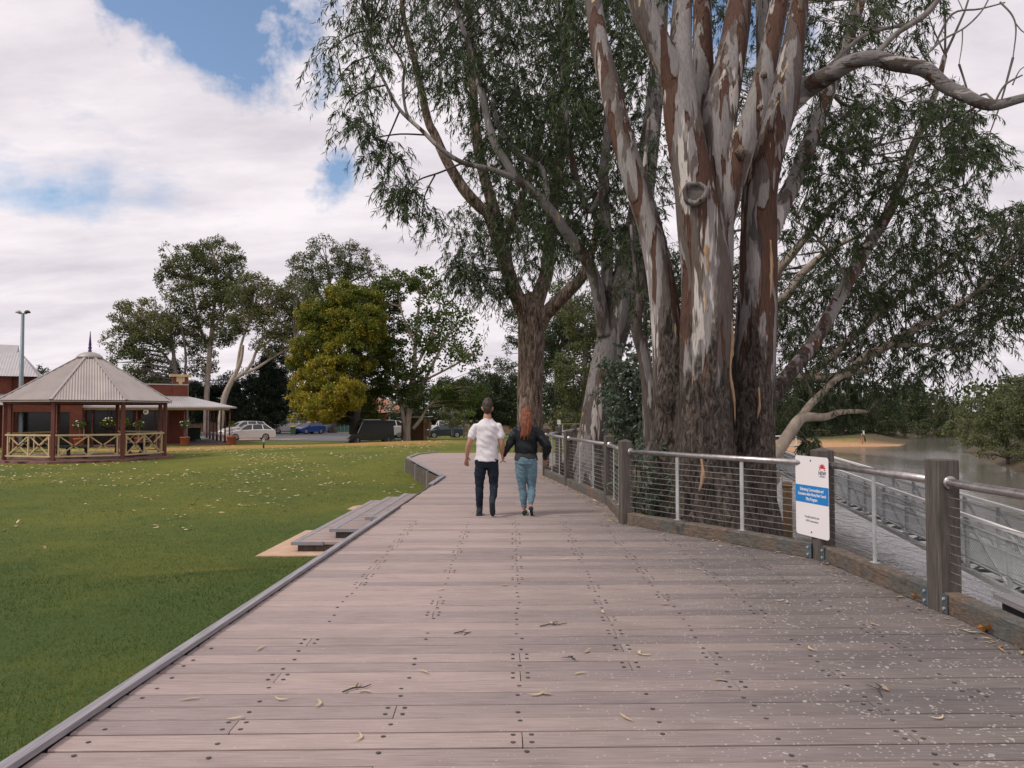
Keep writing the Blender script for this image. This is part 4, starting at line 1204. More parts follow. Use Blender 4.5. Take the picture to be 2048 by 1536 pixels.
tw([(925, 326, 16.8, 2.4), (880, 345, 16.7, 2), (838, 360, 16.6, 1.6), (815, 385, 16.6, 1.2)]); tw([(855, 270, 16.8, 2), (800, 268, 16.8, 1.7), (750, 275, 16.8, 1.4)]); tw([(800, 220, 16.9, 2), (770, 290, 16.9, 1.5), (755, 320, 17, 1)])
tw([(772, 170, 17, 2), (730, 180, 17, 1.6), (700, 200, 17, 1.2)]); tw([(741, 60, 17.3, 2), (700, 70, 17.3, 1.6), (660, 100, 17.3, 1)]); tw([(745, 110, 17.2, 1.6), (700, 130, 17.2, 1.4), (668, 170, 17.2, 1)])
tw([(870, 350, 16.7, 1.8), (850, 390, 16.7, 1.5), (845, 430, 16.7, 1)])
cl = T3.region([(645, 95), (690, -120), (800, -140), (800, 60), (745, 180), (745, 270), (700, 280), (665, 230)], (16.2, 18.6), 40, (0.34, 0.55))
cl += T3.region([(728, 282), (790, 275), (798, 330), (745, 350)], (16.5, 17.2), 6, (0.28, 0.4), 0.4)
cl += T3.region([(776, 372), (840, 362), (868, 440), (850, 455), (800, 420)], (16.3, 17), 9, (0.28, 0.4), 0.4)
cl += T3.region([(800, -140), (1010, -140), (1010, 320), (945, 310), (900, 200), (810, 180)], (16.5, 20), 70, (0.38, 0.6))
T3.clumps(cl, 11, 20, (0.13, 0.23), (0.017, 0.028), 0.95, True, (0.6, 1.3))
cl = T3.region([(1005, -140), (1270, -140), (1310, 120), (1310, 420), (1260, 500), (1180, 560), (1075, 510), (1015, 410), (1000, 250)], (16.6, 21.5), 165, (0.42, 0.68))
T3.clumps(cl, 14, 24, (0.13, 0.22), (0.018, 0.030), 0.85, True, (0.5, 1.1), 0.3, tint_shift=-0.05)
T3.finish(M['bark2'], M['gumleaf'], M['darktwig'])

# ---- the old gum standing past the end of the boardwalk
T2 = Tree('old_gum_tree', 'old gum with thick rough-barked trunk past the end of the boardwalk', 'tree', None, (0.75, 31.5, -0.1))
w = lambda spec, sides=14, per=5, wob=0.2: T2.limb(spec, sides, per, wob)
w([(1060, 925, 31.5, 36), (1060, 880, 31.5, 28), (1060, 800, 31.5, 25), (1062, 720, 31.5, 24), (1064, 660, 31.5, 26), (1062, 620, 31.5, 25), (1050, 590, 31.5, 17)], 18)
w([(1060, 640, 31.5, 19), (1033, 590, 31.3, 15), (1003, 505, 31, 13), (980, 433, 30.7, 12), (960, 415, 30.6, 11), (925, 375, 30.4, 10.5), (892, 319, 30.2, 9.5), (870, 270, 30.1, 8.5), (855, 237, 30, 8), (833, 137, 29.8, 7), (808, 40, 29.6, 5.5), (800, -60, 29.4, 4)])
w([(1020, 560, 31.2, 12), (992, 433, 31.4, 12), (966, 342, 31.5, 11), (952, 260, 31.6, 10), (946, 182, 31.8, 9), (940, 60, 32, 7), (930, -80, 32.2, 5)], 10)
w([(1065, 630, 31.6, 18), (1082, 580, 31.8, 15), (1094, 540, 32, 14), (1104, 433, 32.3, 12), (1120, 319, 32.6, 10), (1128, 200, 33, 9), (1135, 60, 33.5, 7), (1140, -60, 34, 5)], 10)
w([(1072, 660, 31.4, 17), (1095, 625, 31.2, 14), (1135, 585, 30.8, 13), (1165, 552, 30.5, 11), (1185, 500, 30.2, 8), (1195, 440, 30, 6)], 10)
w([(1000, 505, 31, 8), (1030, 430, 31, 8), (1060, 350, 31, 7), (1085, 250, 31, 6)], 8)
cl = T2.region([(905, 430), (1000, 430), (1050, 560), (1030, 600), (985, 600), (960, 575), (925, 540), (905, 500)], (29.8, 32), 34, (0.5, 0.8), 0.45)
cl += T2.region([(885, 535), (930, 520), (985, 600), (975, 615), (925, 575)], (30, 31), 10, (0.4, 0.55), 0.4)
T2.clumps(cl, 11, 22, (0.16, 0.30), (0.024, 0.042), 1.05, True, (0.7, 1.4), 0.3, twig_r=0.006)
cl = T2.region([(860, -120), (1220, -120), (1230, 380), (1160, 480), (1060, 520), (985, 440), (960, 330), (880, 120)], (29.5, 34), 95, (0.8, 1.25), 0.4)
T2.clumps(cl, 16, 26, (0.2, 0.34), (0.032, 0.052), 0.85, True, (0.5, 1.0), 0.15, tint_shift=-0.02, twig_r=0.007)
T2.finish(M['bark3'], M['gumleaf2'], M['limb'])

# ---- the twisted thin stem and the glaucous saplings between them
T4 = Tree('twisted_gum_sapling', 'thin twisted gum stem between the leaning gum and the giant gum', 'tree', None, (2.55, 14.6, -0.8))
T4.limb([(1300, 1010, 14.5, 17), (1300, 900, 14.6, 14), (1296, 780, 14.6, 12), (1288, 710, 14.6, 13), (1274, 660, 14.6, 11), (1280, 600, 14.7, 11), (1293, 550, 14.8, 9), (1288, 500, 14.9, 8), (1284, 430, 15.1, 7), (1290, 330, 15.4, 5), (1298, 240, 15.7, 4)], 10, 6, 0.18)
T4.limb([(1283, 600, 14.7, 5), (1272, 560, 14.6, 4.5), (1268, 520, 14.6, 4), (1262, 450, 14.7, 3)], 6)
T4.clumps(T4.region([(1230, 480), (1330, 460), (1330, 620), (1260, 640)], (14.3, 16), 16, (0.25, 0.4)), 9, 16, (0.1, 0.18), (0.014, 0.024), 0.8)
T4.finish(M['bark2'], M['gumleaf2'], M['darktwig'])
def bush(name, label, base, poly, Zr, n, rad, leafm, ll, lw, droop, stem_r=0.012, sprays=10, leaves=16, shift=0.0, group=None):
    b = Tree(name, label, 'shrub', group, base)
    for k in range(7):
        px = rng.uniform(poly[:, 0].min() * 0.6 + poly[:, 0].mean() * 0.4, poly[:, 0].max() * 0.6 + poly[:, 0].mean() * 0.4)
        top = at(px, rng.uniform(poly[:, 1].min(), poly[:, 1].mean()), rng.uniform(*Zr))
        bb = Vector(base) + Vector((rng.normal() * 0.15, rng.normal() * 0.15, -0.1))
        b.limb_w([bb, bb.lerp(top, 0.5) + Vector((rng.normal() * 0.1, rng.normal() * 0.1, 0.1)), top], [stem_r * 1.6, stem_r, stem_r * 0.5], 5)
    b.clumps(b.region(poly, Zr, n, rad, 0.4), sprays, leaves, ll, lw, droop, True, (0.6, 1.2), 0.5, tint_shift=shift, twig_r=0.003)
    b.finish(M['darktwig'], leafm, M['darktwig'], crown='leaves', trunk='stems')
bush('glaucous_shrub', 'leafy grey-green shrub with broad leaves growing beside the leaning gum', (2.45, 15.6, -0.75), np.array([(1222, 715), (1255, 690), (1315, 760), (1310, 880), (1265, 960), (1216, 920)]), (14.9, 16.3), 44, (0.22, 0.36), M['bushleaf'], (0.07, 0.12), (0.035, 0.06), 0.5)
bush('bank_shrub', 'low green shrub with pinkish tips at the foot of the giant gum', (2.35, 12.9, -0.9), np.array([(1262, 900), (1330, 880), (1345, 1020), (1340, 1085), (1265, 1060)]), (12.2, 13.4), 26, (0.16, 0.28), M['bushleaf'], (0.08, 0.14), (0.018, 0.03), 0.35, 0.008, 9, 16, 0.05)

# ---- the riverside gum behind the giant one, boughs low over the water
T5 = Tree('riverside_gum_tree', 'riverside gum with pale boughs and foliage hanging low over the water', 'tree', None, (5.9, 18.6, -1.9))
w = lambda spec, sides=9, per=5, wob=0.14: T5.limb(spec, sides, per, wob)
w([(1480, 1010, 18.4, 40), (1486, 900, 18.5, 32), (1492, 800, 18.6, 30), (1500, 700, 18.7, 26), (1508, 600, 18.8, 22), (1520, 480, 19, 18), (1540, 350, 19.3, 14), (1570, 220, 19.6, 10)], 12)
w([(1500, 700, 18.7, 14), (1549, 557, 18.4, 10), (1575, 520, 18.3, 9), (1598, 492, 18.2, 8), (1640, 440, 18.1, 6), (1700, 380, 18.1, 4)])
w([(1498, 720, 18.7, 14), (1549, 616, 18.9, 10), (1575, 590, 19, 9), (1607, 544, 19.2, 8), (1660, 500, 19.5, 6), (1720, 470, 19.8, 4)])
w([(1495, 800, 18.6, 16), (1580, 760, 18.4, 12), (1682, 753, 18.2, 10), (1730, 715, 18.1, 9), (1777, 691, 18, 8.5), (1839, 652, 18, 7), (1900, 620, 18, 5), (1970, 570, 18.1, 4), (2040, 500, 18.2, 2.5)])
w([(1777, 691, 18, 6), (1850, 690, 18, 4.5), (1920, 700, 18, 3)], 7)
w([(1600, 770, 18.4, 8), (1700, 680, 18.9, 7), (1790, 600, 19.3, 6), (1880, 540, 19.6, 5), (1960, 470, 19.9, 3), (2040, 440, 20, 2)], 8)
w([(1525, 935, 15.8, 11), (1549, 912, 15.9, 12), (1581, 863, 16.2, 12), (1604, 836, 16.4, 11), (1650, 834, 16.8, 8), (1682, 824, 17, 6), (1738, 823, 17.4, 3)], 10)
w([(1596, 845, 16.4, 8), (1615, 815, 16.6, 7.5), (1640, 790, 16.9, 7), (1682, 753, 17.4, 6), (1740, 740, 17.8, 4)], 8)
cl = T5.region([(1555, 560), (1700, 520), (1860, 470), (1960, 420), (2060, 440), (2060, 560), (2020, 690), (1960, 690), (1900, 745), (1800, 770), (1680, 780), (1560, 800)], (16.8, 21), 130, (0.42, 0.68))
cl += T5.region([(1290, 100), (1570, 100), (1570, 720), (1290, 720)], (19.5, 22.5), 46, (0.5, 0.75), 0.45)
cl += T5.region([(1980, 430), (2150, 380), (2150, 640), (2040, 620)], (17, 20), 26, (0.4, 0.65))
T5.clumps(cl, 13, 24, (0.14, 0.23), (0.018, 0.031), 0.7, True, (0.6, 1.2), 0.35)
cl = T5.region([(1560, 780), (1700, 770), (1780, 790), (1700, 830), (1600, 820)], (16.5, 19), 16, (0.3, 0.5))
cl += T5.region([(1600, 885), (1625, 880), (1640, 900), (1610, 905)], (16, 16.4), 3, (0.16, 0.22), 0.3)
T5.clumps(cl, 10, 22, (0.13, 0.2), (0.017, 0.028), 0.9)
T5.finish(M['palelimb'], M['gumleaf2'], M['limb'])

# ---- trees across the park and along the river: limbs and masses of foliage
def park_tree(name, label, Z, trunks, lob, leafm, bark, dens=1.0, leaf=0.30,  group=None, sub=0.30, shift=0.0, aspect=0.5, droop=0.2, base=None, twigm=None, zspread=1.0):
    px, py = trunks[0][0][0], trunks[0][0][1]
    dens, leaf, sub = dens * 1.25, leaf * 0.66, sub * 0.72
    lob = [(l[0], l[1], l[2] * 1.12, l[3] * 1.12) + tuple(l[4:]) for l in lob]
    b = at(px, py, Z)
    t = Tree(name, label, 'tree', group, (b.x, b.y, gz(b.x, b.y)))
    for sp in trunks:
        pts = [at(q[0], q[1], Z + (q[3] if len(q) > 3 else 0)) for q in sp]
        if sp is trunks[0]: pts[0].z = gz(pts[0].x, pts[0].y) - 0.2
        t.limb_w(pts, [q[2] * Z / FPX for q in sp], 8, 4, 0.15)
    t.lobes(lob, Z, dens, leaf, sub, shift, aspect, droop, zspread=zspread)
    return t.finish(bark, leafm, twigm or bark)
park_tree('spreading_gum', 'olive gum with bronze tips spreading behind the brick building', 84,
          [[(378, 850, 5), (366, 780, 4.5), (352, 745, 4), (345, 690, 3.4), (338, 640, 2.5)], [(352, 745, 3), (325, 705, 2.5), (290, 680, 2)], [(362, 790, 3), (372, 720, 2.6), (362, 650, 2)]],
          [(275, 632, 46, 34, 0, 0.14), (238, 678, 32, 26, 0, 0.1), (300, 690, 46, 34), (328, 610, 22, 26), (262, 728, 40, 30), (325, 745, 40, 30, 3, -0.2), (300, 655, 40, 26, -2, 0.1), (345, 660, 26, 30)], M['farleaf'], M['limb'], 1.0, 0.36, shift=0.04)
park_tree('tall_gum', 'tall gum with high airy crown and pale trunk behind the veranda', 86,
          [[(412, 860, 6), (414, 780, 5.4), (420, 700, 4.6), (428, 620, 3.8), (434, 540, 2.6)], [(420, 700, 3.4), (395, 640, 2.8), (382, 560, 2)], [(424, 660, 3), (455, 610, 2.4), (462, 550, 1.6)]],
          [(378, 530, 42, 36), (436, 512, 46, 34), (402, 592, 52, 38), (455, 585, 42, 36), (338, 560, 22, 36), (336, 505, 16, 20), (478, 560, 22, 34), (362, 655, 42, 34), (440, 655, 40, 40), (470, 520, 20, 24), (400, 720, 30, 40, 4, -0.2)], M['farleaf'], M['palelimb'], 1.0, 0.36, shift=-0.02)
park_tree('forked_gum', 'gum with pale trunk forking low into wide spreading arms', 82,
          [[(438, 838, 7), (448, 800, 6), (462, 765, 5.4), (472, 745, 4.6), (482, 720, 3.6), (486, 690, 2.6)], [(465, 762, 4), (492, 742, 3.4), (505, 722, 3), (515, 700, 2.6), (540, 680, 2)], [(470, 752, 3.4), (510, 738, 2.8), (550, 712, 2.3), (590, 690, 1.6)], [(474, 740, 3), (482, 690, 2.6), (500, 640, 1.8)]],
          [(530, 598, 48, 32), (498, 640, 40, 32), (560, 645, 40, 36, 0, 0.1), (590, 590, 32, 34), (508, 568, 34, 22), (548, 690, 44, 22, 0, 0.1), (480, 600, 30, 30), (600, 650, 30, 40, 2, 0.05)], M['farleaf'], M['palelimb'], 1.05, 0.36, shift=0.05)
park_tree('crested_gum', 'tall dark gum whose tufted crown tops the other park trees', 96,
          [[(668, 850, 6), (665, 700, 5), (662, 600, 4), (655, 530, 2.4)], [(663, 620, 3), (690, 560, 2.4), (702, 510, 1.6)], [(664, 640, 2.6), (635, 580, 2), (625, 545, 1.5)], [(690, 570, 2), (735, 545, 1.5)]],
          [(645, 490, 27, 19), (618, 540, 40, 34), (700, 510, 36, 30), (745, 532, 28, 20), (655, 585, 44, 34), (716, 565, 38, 34), (680, 540, 26, 26), (770, 545, 16, 14), (600, 580, 34, 30), (625, 505, 16, 14)], M['farleaf'], M['limb'], 0.85, 0.38, shift=-0.12)
for (nm, lb, Z, tr, lob) in (
    ('casuarina_tree', 'dark drooping tree behind the parked white cars', 88, [[(520, 862, 6), (522, 780, 5), (525, 720, 3)]], [(525, 770, 40, 50), (490, 800, 30, 44), (556, 725, 34, 36), (560, 800, 34, 44), (520, 830, 46, 26)]),
    ('casuarina_tree', 'dark leafy tree low behind the brick parapet and chimney', 92, [[(345, 850, 5), (342, 780, 4)]], [(345, 780, 40, 28), (400, 800, 38, 40), (455, 800, 34, 50), (300, 770, 30, 24)])):
    park_tree(nm, lb, Z, tr, lob, M['darkleaf'], M['darktwig'], 1.4, 0.42, droop=1.2, aspect=0.3, zspread=0.7)
park_tree('yellowing_tree', 'broad leafy tree turning yellow on its lower boughs beside the car park', 58,
          [[(708, 890, 13), (709, 850, 11), (711, 800, 9.5), (712, 740, 7), (712, 660, 4)], [(711, 790, 6), (670, 740, 4), (640, 690, 2.5)], [(712, 770, 6), (745, 700, 4), (750, 630, 2.4)]],
          [(640, 632, 42, 36, 1, 0.06), (606, 715, 28, 40, 1, 0.12), (735, 650, 40, 40, -1, 0.04), (640, 690, 40, 40, 0, 0.08), (618, 770, 34, 34, 0, 0.26), (690, 630, 46, 38, 0, 0.05), (700, 710, 50, 46, -1, 0.02), (626, 808, 40, 24, -2, 0.32), (690, 790, 44, 30, -4, 0.3), (745, 690, 36, 46, 2, -0.08), (690, 590, 34, 26, 0, 0.08), (735, 610, 34, 34, 1, 0.0), (655, 745, 40, 36, -2, 0.2), (610, 835, 30, 10, -2, 0.2), (650, 820, 40, 20, -4, 0.3), (735, 780, 40, 44, 3, -0.2), (600, 800, 24, 18, -1, 0.3), (675, 835, 30, 14, 1, 0.0), (720, 830, 40, 18, 2, -0.25)], M['yellowleaf'], M['darktwig'], 1.9, 0.27, aspect=0.55, sub=0.30)
park_tree('plane_tree', 'thin-crowned green plane tree with several pale stems beside the brown kiosk', 60,
          [[(813, 884, 8), (815, 850, 6), (822, 800, 6), (828, 740, 4.6), (832, 670, 3.4), (840, 590, 2)], [(812, 870, 5), (806, 830, 4), (798, 790, 4), (790, 720, 2.5)], [(822, 810, 4.5), (850, 760, 3.2), (880, 700, 2.5), (910, 650, 1.6)], [(828, 740, 3), (860, 680, 2.2), (880, 610, 1.4)], [(832, 690, 2.5), (805, 630, 2), (795, 570, 1.2)], [(826, 858, 3.6), (842, 838, 3.4), (856, 815, 2.6), (890, 780, 2)], [(850, 760, 2.4), (900, 735, 2), (945, 710, 1.4)]],
          [(800, 565, 42, 24, 0, 0.0), (850, 562, 32, 26), (770, 600, 36, 40, 1, -0.1), (800, 760, 46, 34, 0, -0.1), (860, 790, 60, 30, 0, -0.1), (930, 790, 44, 28, 1, -0.05), (780, 690, 36, 60, 1, -0.1)], M['planeleaf'], M['palelimb'], 1.3, 0.25, aspect=0.8, sub=0.26)
sp = [o for o in bpy.data.objects if o.name == 'plane_tree'][0]
# the airy side of the plane tree: sparse single leaves with sky between
t = Tree.__new__(Tree); t.root = sp; t.inv = Matrix.Translation(-Vector(sp.location)); t.V, t.T, t.twigs, t.wood = [], [], MB(), MB()
t.nodes = [(p.x, p.y, p.z, .1) for p in [at(*q) for q in ((828, 740, 60), (832, 670, 60), (880, 700, 60), (910, 650, 60), (860, 680, 60), (880, 610, 60), (945, 710, 60), (850, 760, 60))]]
t.lobes([(870, 610, 40, 34), (905, 650, 44, 40), (850, 660, 50, 40), (890, 710, 56, 34), (945, 690, 26, 30), (840, 720, 40, 34), (960, 725, 20, 16)], 60, 0.85, 0.22, 0.34, -0.05, 0.8, 0.2)
t.keep(quads_object('outer_leaves', np.concatenate(t.V), np.concatenate(t.T), M['planeleaf'], sp))
t.keep(t.twigs.build('outer_twigs', M['palelimb'], sp, True, fix=False))
# farther trees
far = [
    ('small_round_tree', 'small yellow-green tree by the pale wall beyond the parked ute', 74, [[(928, 868, 2), (928, 830, 1.6)]], [(930, 815, 26, 20, 0, 0.2), (915, 832, 18, 14, 0, 0.1)], 'planeleaf', 0.24, 1.0),
    ('weeping_tree', 'small olive weeping tree beside the white ute', 72, [[(905, 872, 2.4), (905, 820, 1.8)]], [(905, 830, 24, 24), (890, 815, 16, 16)], 'farleaf', 0.26, 1.0),
    ('dark_park_tree', 'dark green tree filling the gap behind the kiosk', 92, [[(860, 868, 4), (862, 800, 3)]], [(860, 815, 44, 36), (800, 830, 30, 28), (900, 790, 40, 36), (945, 780, 34, 40)], 'gumleaf2', 0.42, 1.2),
    ('dark_park_tree', 'dense dark tree between the plane tree and the old gum trunk', 96, [[(990, 870, 5), (990, 780, 4)]], [(985, 800, 44, 50), (1010, 755, 26, 40), (960, 815, 34, 40), (1025, 810, 26, 50), (975, 750, 18, 20)], 'gumleaf2', 0.42, 1.2),
    ('dark_park_tree', 'tall dark tree close behind the old gum trunk', 60, [[(1110, 872, 5), (1112, 780, 4), (1115, 700, 3)]], [(1110, 760, 40, 60), (1120, 690, 44, 50), (1130, 820, 50, 36), (1150, 640, 40, 44), (1030, 650, 22, 44), (1025, 690, 16, 20)], 'gumleaf2', 0.30, 1.1),
    ('shade_gum', 'olive gum rising between the old gum and the leaning gum', 46, [[(1165, 890, 6), (1168, 780, 5), (1172, 650, 4)]], [(1150, 740, 44, 60), (1175, 640, 44, 54), (1150, 830, 40, 44), (1210, 700, 40, 60), (1130, 600, 34, 40)], 'farleaf', 0.26, 1.0),
    ('shade_gum', 'dark gum foliage mass behind the twisted sapling', 30, [[(1290, 925, 9), (1292, 800, 7), (1290, 600, 4)]], [(1280, 620, 50, 60), (1300, 720, 46, 60), (1255, 780, 44, 56), (1310, 840, 44, 60), (1330, 560, 40, 70), (1250, 560, 40, 50), (1240, 870, 34, 36), (1420, 600, 60, 80, 3), (1440, 760, 60, 70, 3)], 'gumleaf2', 0.22, 0.8),
]
for nm, lb, Z, tr, lob, lm, lf, de in far:
    park_tree(nm, lb, Z, tr, lob, M[lm], M['limb'], de, lf, droop=0.6, aspect=0.38)
bank = [(1560, 846, 100, 60, 60, 'tall dark gum at the left end of the sandy beach'), (1625, 830, 104, 60, 56, 'dark gum with leaning pale trunks behind the sandy beach'), (1690, 822, 108, 56, 54, 'dark bushy gum behind the middle of the sandy beach'),
        (1750, 826, 112, 56, 52, 'dark gum by the tip of the sandy beach'), (1815, 822, 118, 54, 48, 'rounded gum overhanging the water past the beach tip'), (1870, 830, 126, 46, 44, 'far olive gum at the bend of the river'), (1905, 838, 134, 40, 36, 'farthest pale olive gum at the river bend')]
for i, (px, py, Z, rx, ry, lb) in enumerate(bank):
    park_tree('bank_gum', lb, Z, [[(px - 6, 884, 3), (px, py, 2.6), (px + 4, py - 30, 2)], [(px - 2, py + 10, 2), (px + 20, py - 20, 1.5)]],
              [(px, py - 8, rx * 0.7, ry * 0.6), (px - rx * 0.5, py + 8, rx * 0.55, ry * 0.55), (px + rx * 0.5, py + 10, rx * 0.55, ry * 0.5), (px + 4, py - ry * 0.7, rx * 0.5, ry * 0.45), (px - 10, py + 30, rx * 0.7, 16, -2), (px + 16, py + 34, rx * 0.6, 14, -1)],
              M['gumleaf2'], M['palelimb'], 1.1, 0.5, 'gums along the far river bank', droop=0.6, aspect=0.36, shift=-0.08 + 0.05 * i)
rb = [(2010, 850, 56, 60, 70, 'olive willow-like gum whose leaves trail into the river', 0.05), (2075, 830, 50, 60, 90, 'dense green gum on the right-hand bank, its foliage down to the water', -0.03), (1960, 835, 74, 46, 60, 'bronze-green gum set back on the right-hand bank', 0.1), (1925, 850, 92, 36, 40, 'small brownish gum where the right-hand bank narrows', 0.12), (2030, 790, 80, 50, 40, 'taller gum with thin tufted top on the right-hand bank', 0.0)]
for (px, py, Z, rx, ry, lb, sh) in rb:
    park_tree('bank_gum', lb, Z, [[(px + 6, 910, 3.5), (px + 2, py, 2.6), (px, py - 40, 2)], [(px + 2, py + 10, 2), (px - 24, py - 10, 1.4)]],
              [(px, py - 10, rx * 0.75, ry * 0.6), (px - rx * 0.5, py + 14, rx * 0.5, ry * 0.5), (px + rx * 0.4, py + 20, rx * 0.6, ry * 0.6), (px - 4, py - ry * 0.65, rx * 0.5, ry * 0.4), (px - rx * 0.3, py + ry * 0.75, rx * 0.5, ry * 0.25, -1), (px + rx * 0.4, py + ry * 0.8, rx * 0.5, ry * 0.25, -1)],
              M['farleaf'], M['limb'], 1.0, 0.012 * Z * 0.45, 'gums on the right-hand river bank', droop=1.0, aspect=0.34, shift=sh - 0.12)
for (px, Z, r, lb) in ((70, 110, 26, 'dark treetop showing above the building between roof and gazebo'), (-40, 130, 60, 'distant dark tree beyond the brick building')):
    park_tree('distant_tree', lb, Z, [[(px, 860, 3), (px, 790, 2.4)]], [(px, 770, r, 34), (px + r * 0.5, 748, r * 0.6, 18), (px - r * 0.6, 752, r * 0.5, 16)], M['gumleaf2'], M['limb'], 1.0, 0.5)
# a belt of woodland closes the horizon
wb = Tree('distant_woodland', 'distant belt of dark trees closing the horizon', 'woodland')
for k in range(70):
    x = -230 + k * 6.6 + rng.uniform(-2, 2); yy = 165 + rng.uniform(-10, 25)
    c = np.array([x, yy, rng.uniform(2.0, 4.0)])
    n = 420
    P = c + rand_ball(n) * np.array([6, 5, rng.uniform(4.0, 6.0)])
    P[:, 2] = np.maximum(P[:, 2], -1.2)
    wb.V.append(leaf_quads(P, unit(rng.normal(size=(n, 3))), rng.uniform(0.9, 1.7, n), rng.uniform(0.5, 0.9, n))); wb.T.append(np.clip(rng.random() * 0.4 + rng.random(n) * 0.4, 0, 1))
wo = quads_object('distant_woodland', np.concatenate(wb.V), np.concatenate(wb.T), M['gumleaf2'])
bpy.data.objects.remove(wb.root); wo.name = 'distant_woodland'
tag(wo, 'distant belt of dark trees closing the horizon', 'woodland', None, 'stuff')
# ================================================================== gangway, pontoon, piles
GA, GB = Vector((8.75, 12.0, -1.735)), Vector((13.4, 38.6, -1.36))
gd = (GB - GA).normalized(); gs = Vector((gd.y, -gd.x, 0)).normalized()
gang = thing('gangway', 'long grey galvanised truss gangway with mesh sides sloping down to the pontoon', 'gangway', GA)
gang_inv = Matrix.Translation(-GA)
def gk(o): o.matrix_parent_inverse = gang_inv; return o
GH, GW = 1.15, 1.35
Ltot = (GB - GA).length
for sd in (0, 1):
    off = gs * (GW * sd)
    z = lambda h: Vector((0, 0, h))
    gk(MB().bar(GA + off + z(0.04), GB + off + z(0.04), 0.09, 0.10).build('bottom_chord', M['galv'], gang))
    gk(MB().bar(GA + off + z(GH), GB + off + z(GH), 0.085, 0.06).build('top_rail', M['white'], gang))
    gk(MB().tube([GA + off + z(GH - 0.17) - gs * (0.05 - 0.1 * sd), GB + off + z(GH - 0.17) - gs * (0.05 - 0.1 * sd)], 0.022, 8).build('grab_rail', M['galv'], gang))
    for hm in (0.30, 0.72):
        gk(MB().bar(GA + off + z(hm), GB + off + z(hm), 0.03, 0.035).build('mid_rail', M['galv'], gang))
    n = int(Ltot / 1.7)
    for k in range(n + 1):
        p = GA + gd * (k * Ltot / n) + off
        gk(MB().bar(p + z(0.09), p + z(GH - 0.03), 0.065, 0.065, gd).build('upright', M['galv'], gang))
        if k < n:
            q = GA + gd * ((k + 1) * Ltot / n) + off
            gk(MB().bar(p + z(0.08), q + z(GH - 0.06), 0.045, 0.045).build('diagonal', M['galv'], gang))
    mesh_ = MB()
    for sg in (1, -1):
        t = -1.0
        while t < Ltot:
            a, b = t, t + 0.82
            za, zb = (0.31, 1.06) if sg > 0 else (1.06, 0.31)
            if a < 0: za += (zb - za) * (-a / 0.82); a = 0
            if b > Ltot: zb -= (zb - za) * ((b - Ltot) / 0.82) ; b = Ltot
            if b > a + 0.02:
                mesh_.bar(GA + gd * a + off + z(za) - gs * 0.035, GA + gd * b + off + z(zb) - gs * 0.035, 0.005, 0.007, gs)
            t += 0.078
    tag(gk(mesh_.build('side_mesh', M['galv'], gang, fix=False)), kind='stuff')
n = int(Ltot / 0.85)
for k in range(n + 1):
    p = GA + gd * (k * Ltot / n)
    gk(MB().bar(p + Vector((0, 0, 0.05)), p + gs * GW + Vector((0, 0, 0.05)), 0.06, 0.06).build('cross_member', M['galv'], gang))
for k in range(0, n - 1, 2):
    p = GA + gd * (k * Ltot / n); q = GA + gd * ((k + 2) * Ltot / n)
    gk(MB().bar(p + Vector((0, 0, 0.035)), q + gs * GW + Vector((0, 0, 0.035)), 0.035, 0.035).build('floor_brace', M['galv'], gang))
gk(MB().bar(GA + gs * GW * 0.5 + Vector((0, 0, 0.20)), GB + gs * GW * 0.5 + Vector((0, 0, 0.20)), GW - 0.14, 0.03).build('walkway', M['galv'], gang))
# pontoon
pc = Vector((9.66, 11.55, WATER_Z))
pont = thing('pontoon', 'black floating pontoon with grey deck edge at the foot of the gangway', 'pontoon', pc, R(84))
MB().box((0, 0, 0.22), (3.6, 2.3, 0.86)).build('float', M['black'], pont)
MB().box((0, 0, 0.70), (3.8, 2.5, 0.10)).build('deck', M['kerb'], pont)
MB().box((-1.1, 1.1, 0.82), (0.5, 0.14, 0.14)).build('cleat', M['black'], pont)
# piles
for (px, yb, yt, wpx, mat, lb) in ((1541, 1064, 958, 12, 'black', 'black pile standing in the water beside the giant gum'), (1576, 1078, 962, 9, 'tan', 'rusty brown pile standing in the water near the gangway')):
    b = on(px, yb, WATER_Z); tz = at(px, yt, b.y).z
    r = wpx * b.y / FPX
    pile = thing('mooring_pile', lb, 'pile', b)
    MB().lathe([(r, -1.2), (r, tz - WATER_Z - 0.25), (r * 1.02, tz - WATER_Z - 0.2)], (0, 0, 0), 14).build('shaft', M[mat], pile, True)
    MB().lathe([(r * 1.08, tz - WATER_Z - 0.2), (r * 1.08, tz - WATER_Z - 0.05), (r * 0.5, tz - WATER_Z)], (0, 0, 0), 14).build('cap', M[mat], pile, True)
# white rail of the landing on the bank
lp = [at(1535, 905, 39.5), at(1592, 905, 41.5)]
land = thing('landing_rail', 'white pipe rail on the landing at the top of the gangway', 'railing', (lp[0].x, lp[0].y, gz(lp[0].x, lp[0].y)))
li = Matrix.Translation(-Vector(land.location))
for zz in (0.30, -0.25):
    o = MB().tube([(lp[0].x - 1.5, lp[0].y - 0.6, zz), (lp[1].x, lp[1].y, zz)], 0.045, 8).build('rail', M['white'], land, True); o.matrix_parent_inverse = li
for t in (0.0, 0.5, 1.0):
    p = lp[0].lerp(lp[1], t)
    o = MB().tube([(p.x, p.y, gz(p.x, p.y) - 0.3), (p.x, p.y, 0.32)], 0.05, 8).build('post', M['white'], land, True); o.matrix_parent_inverse = li

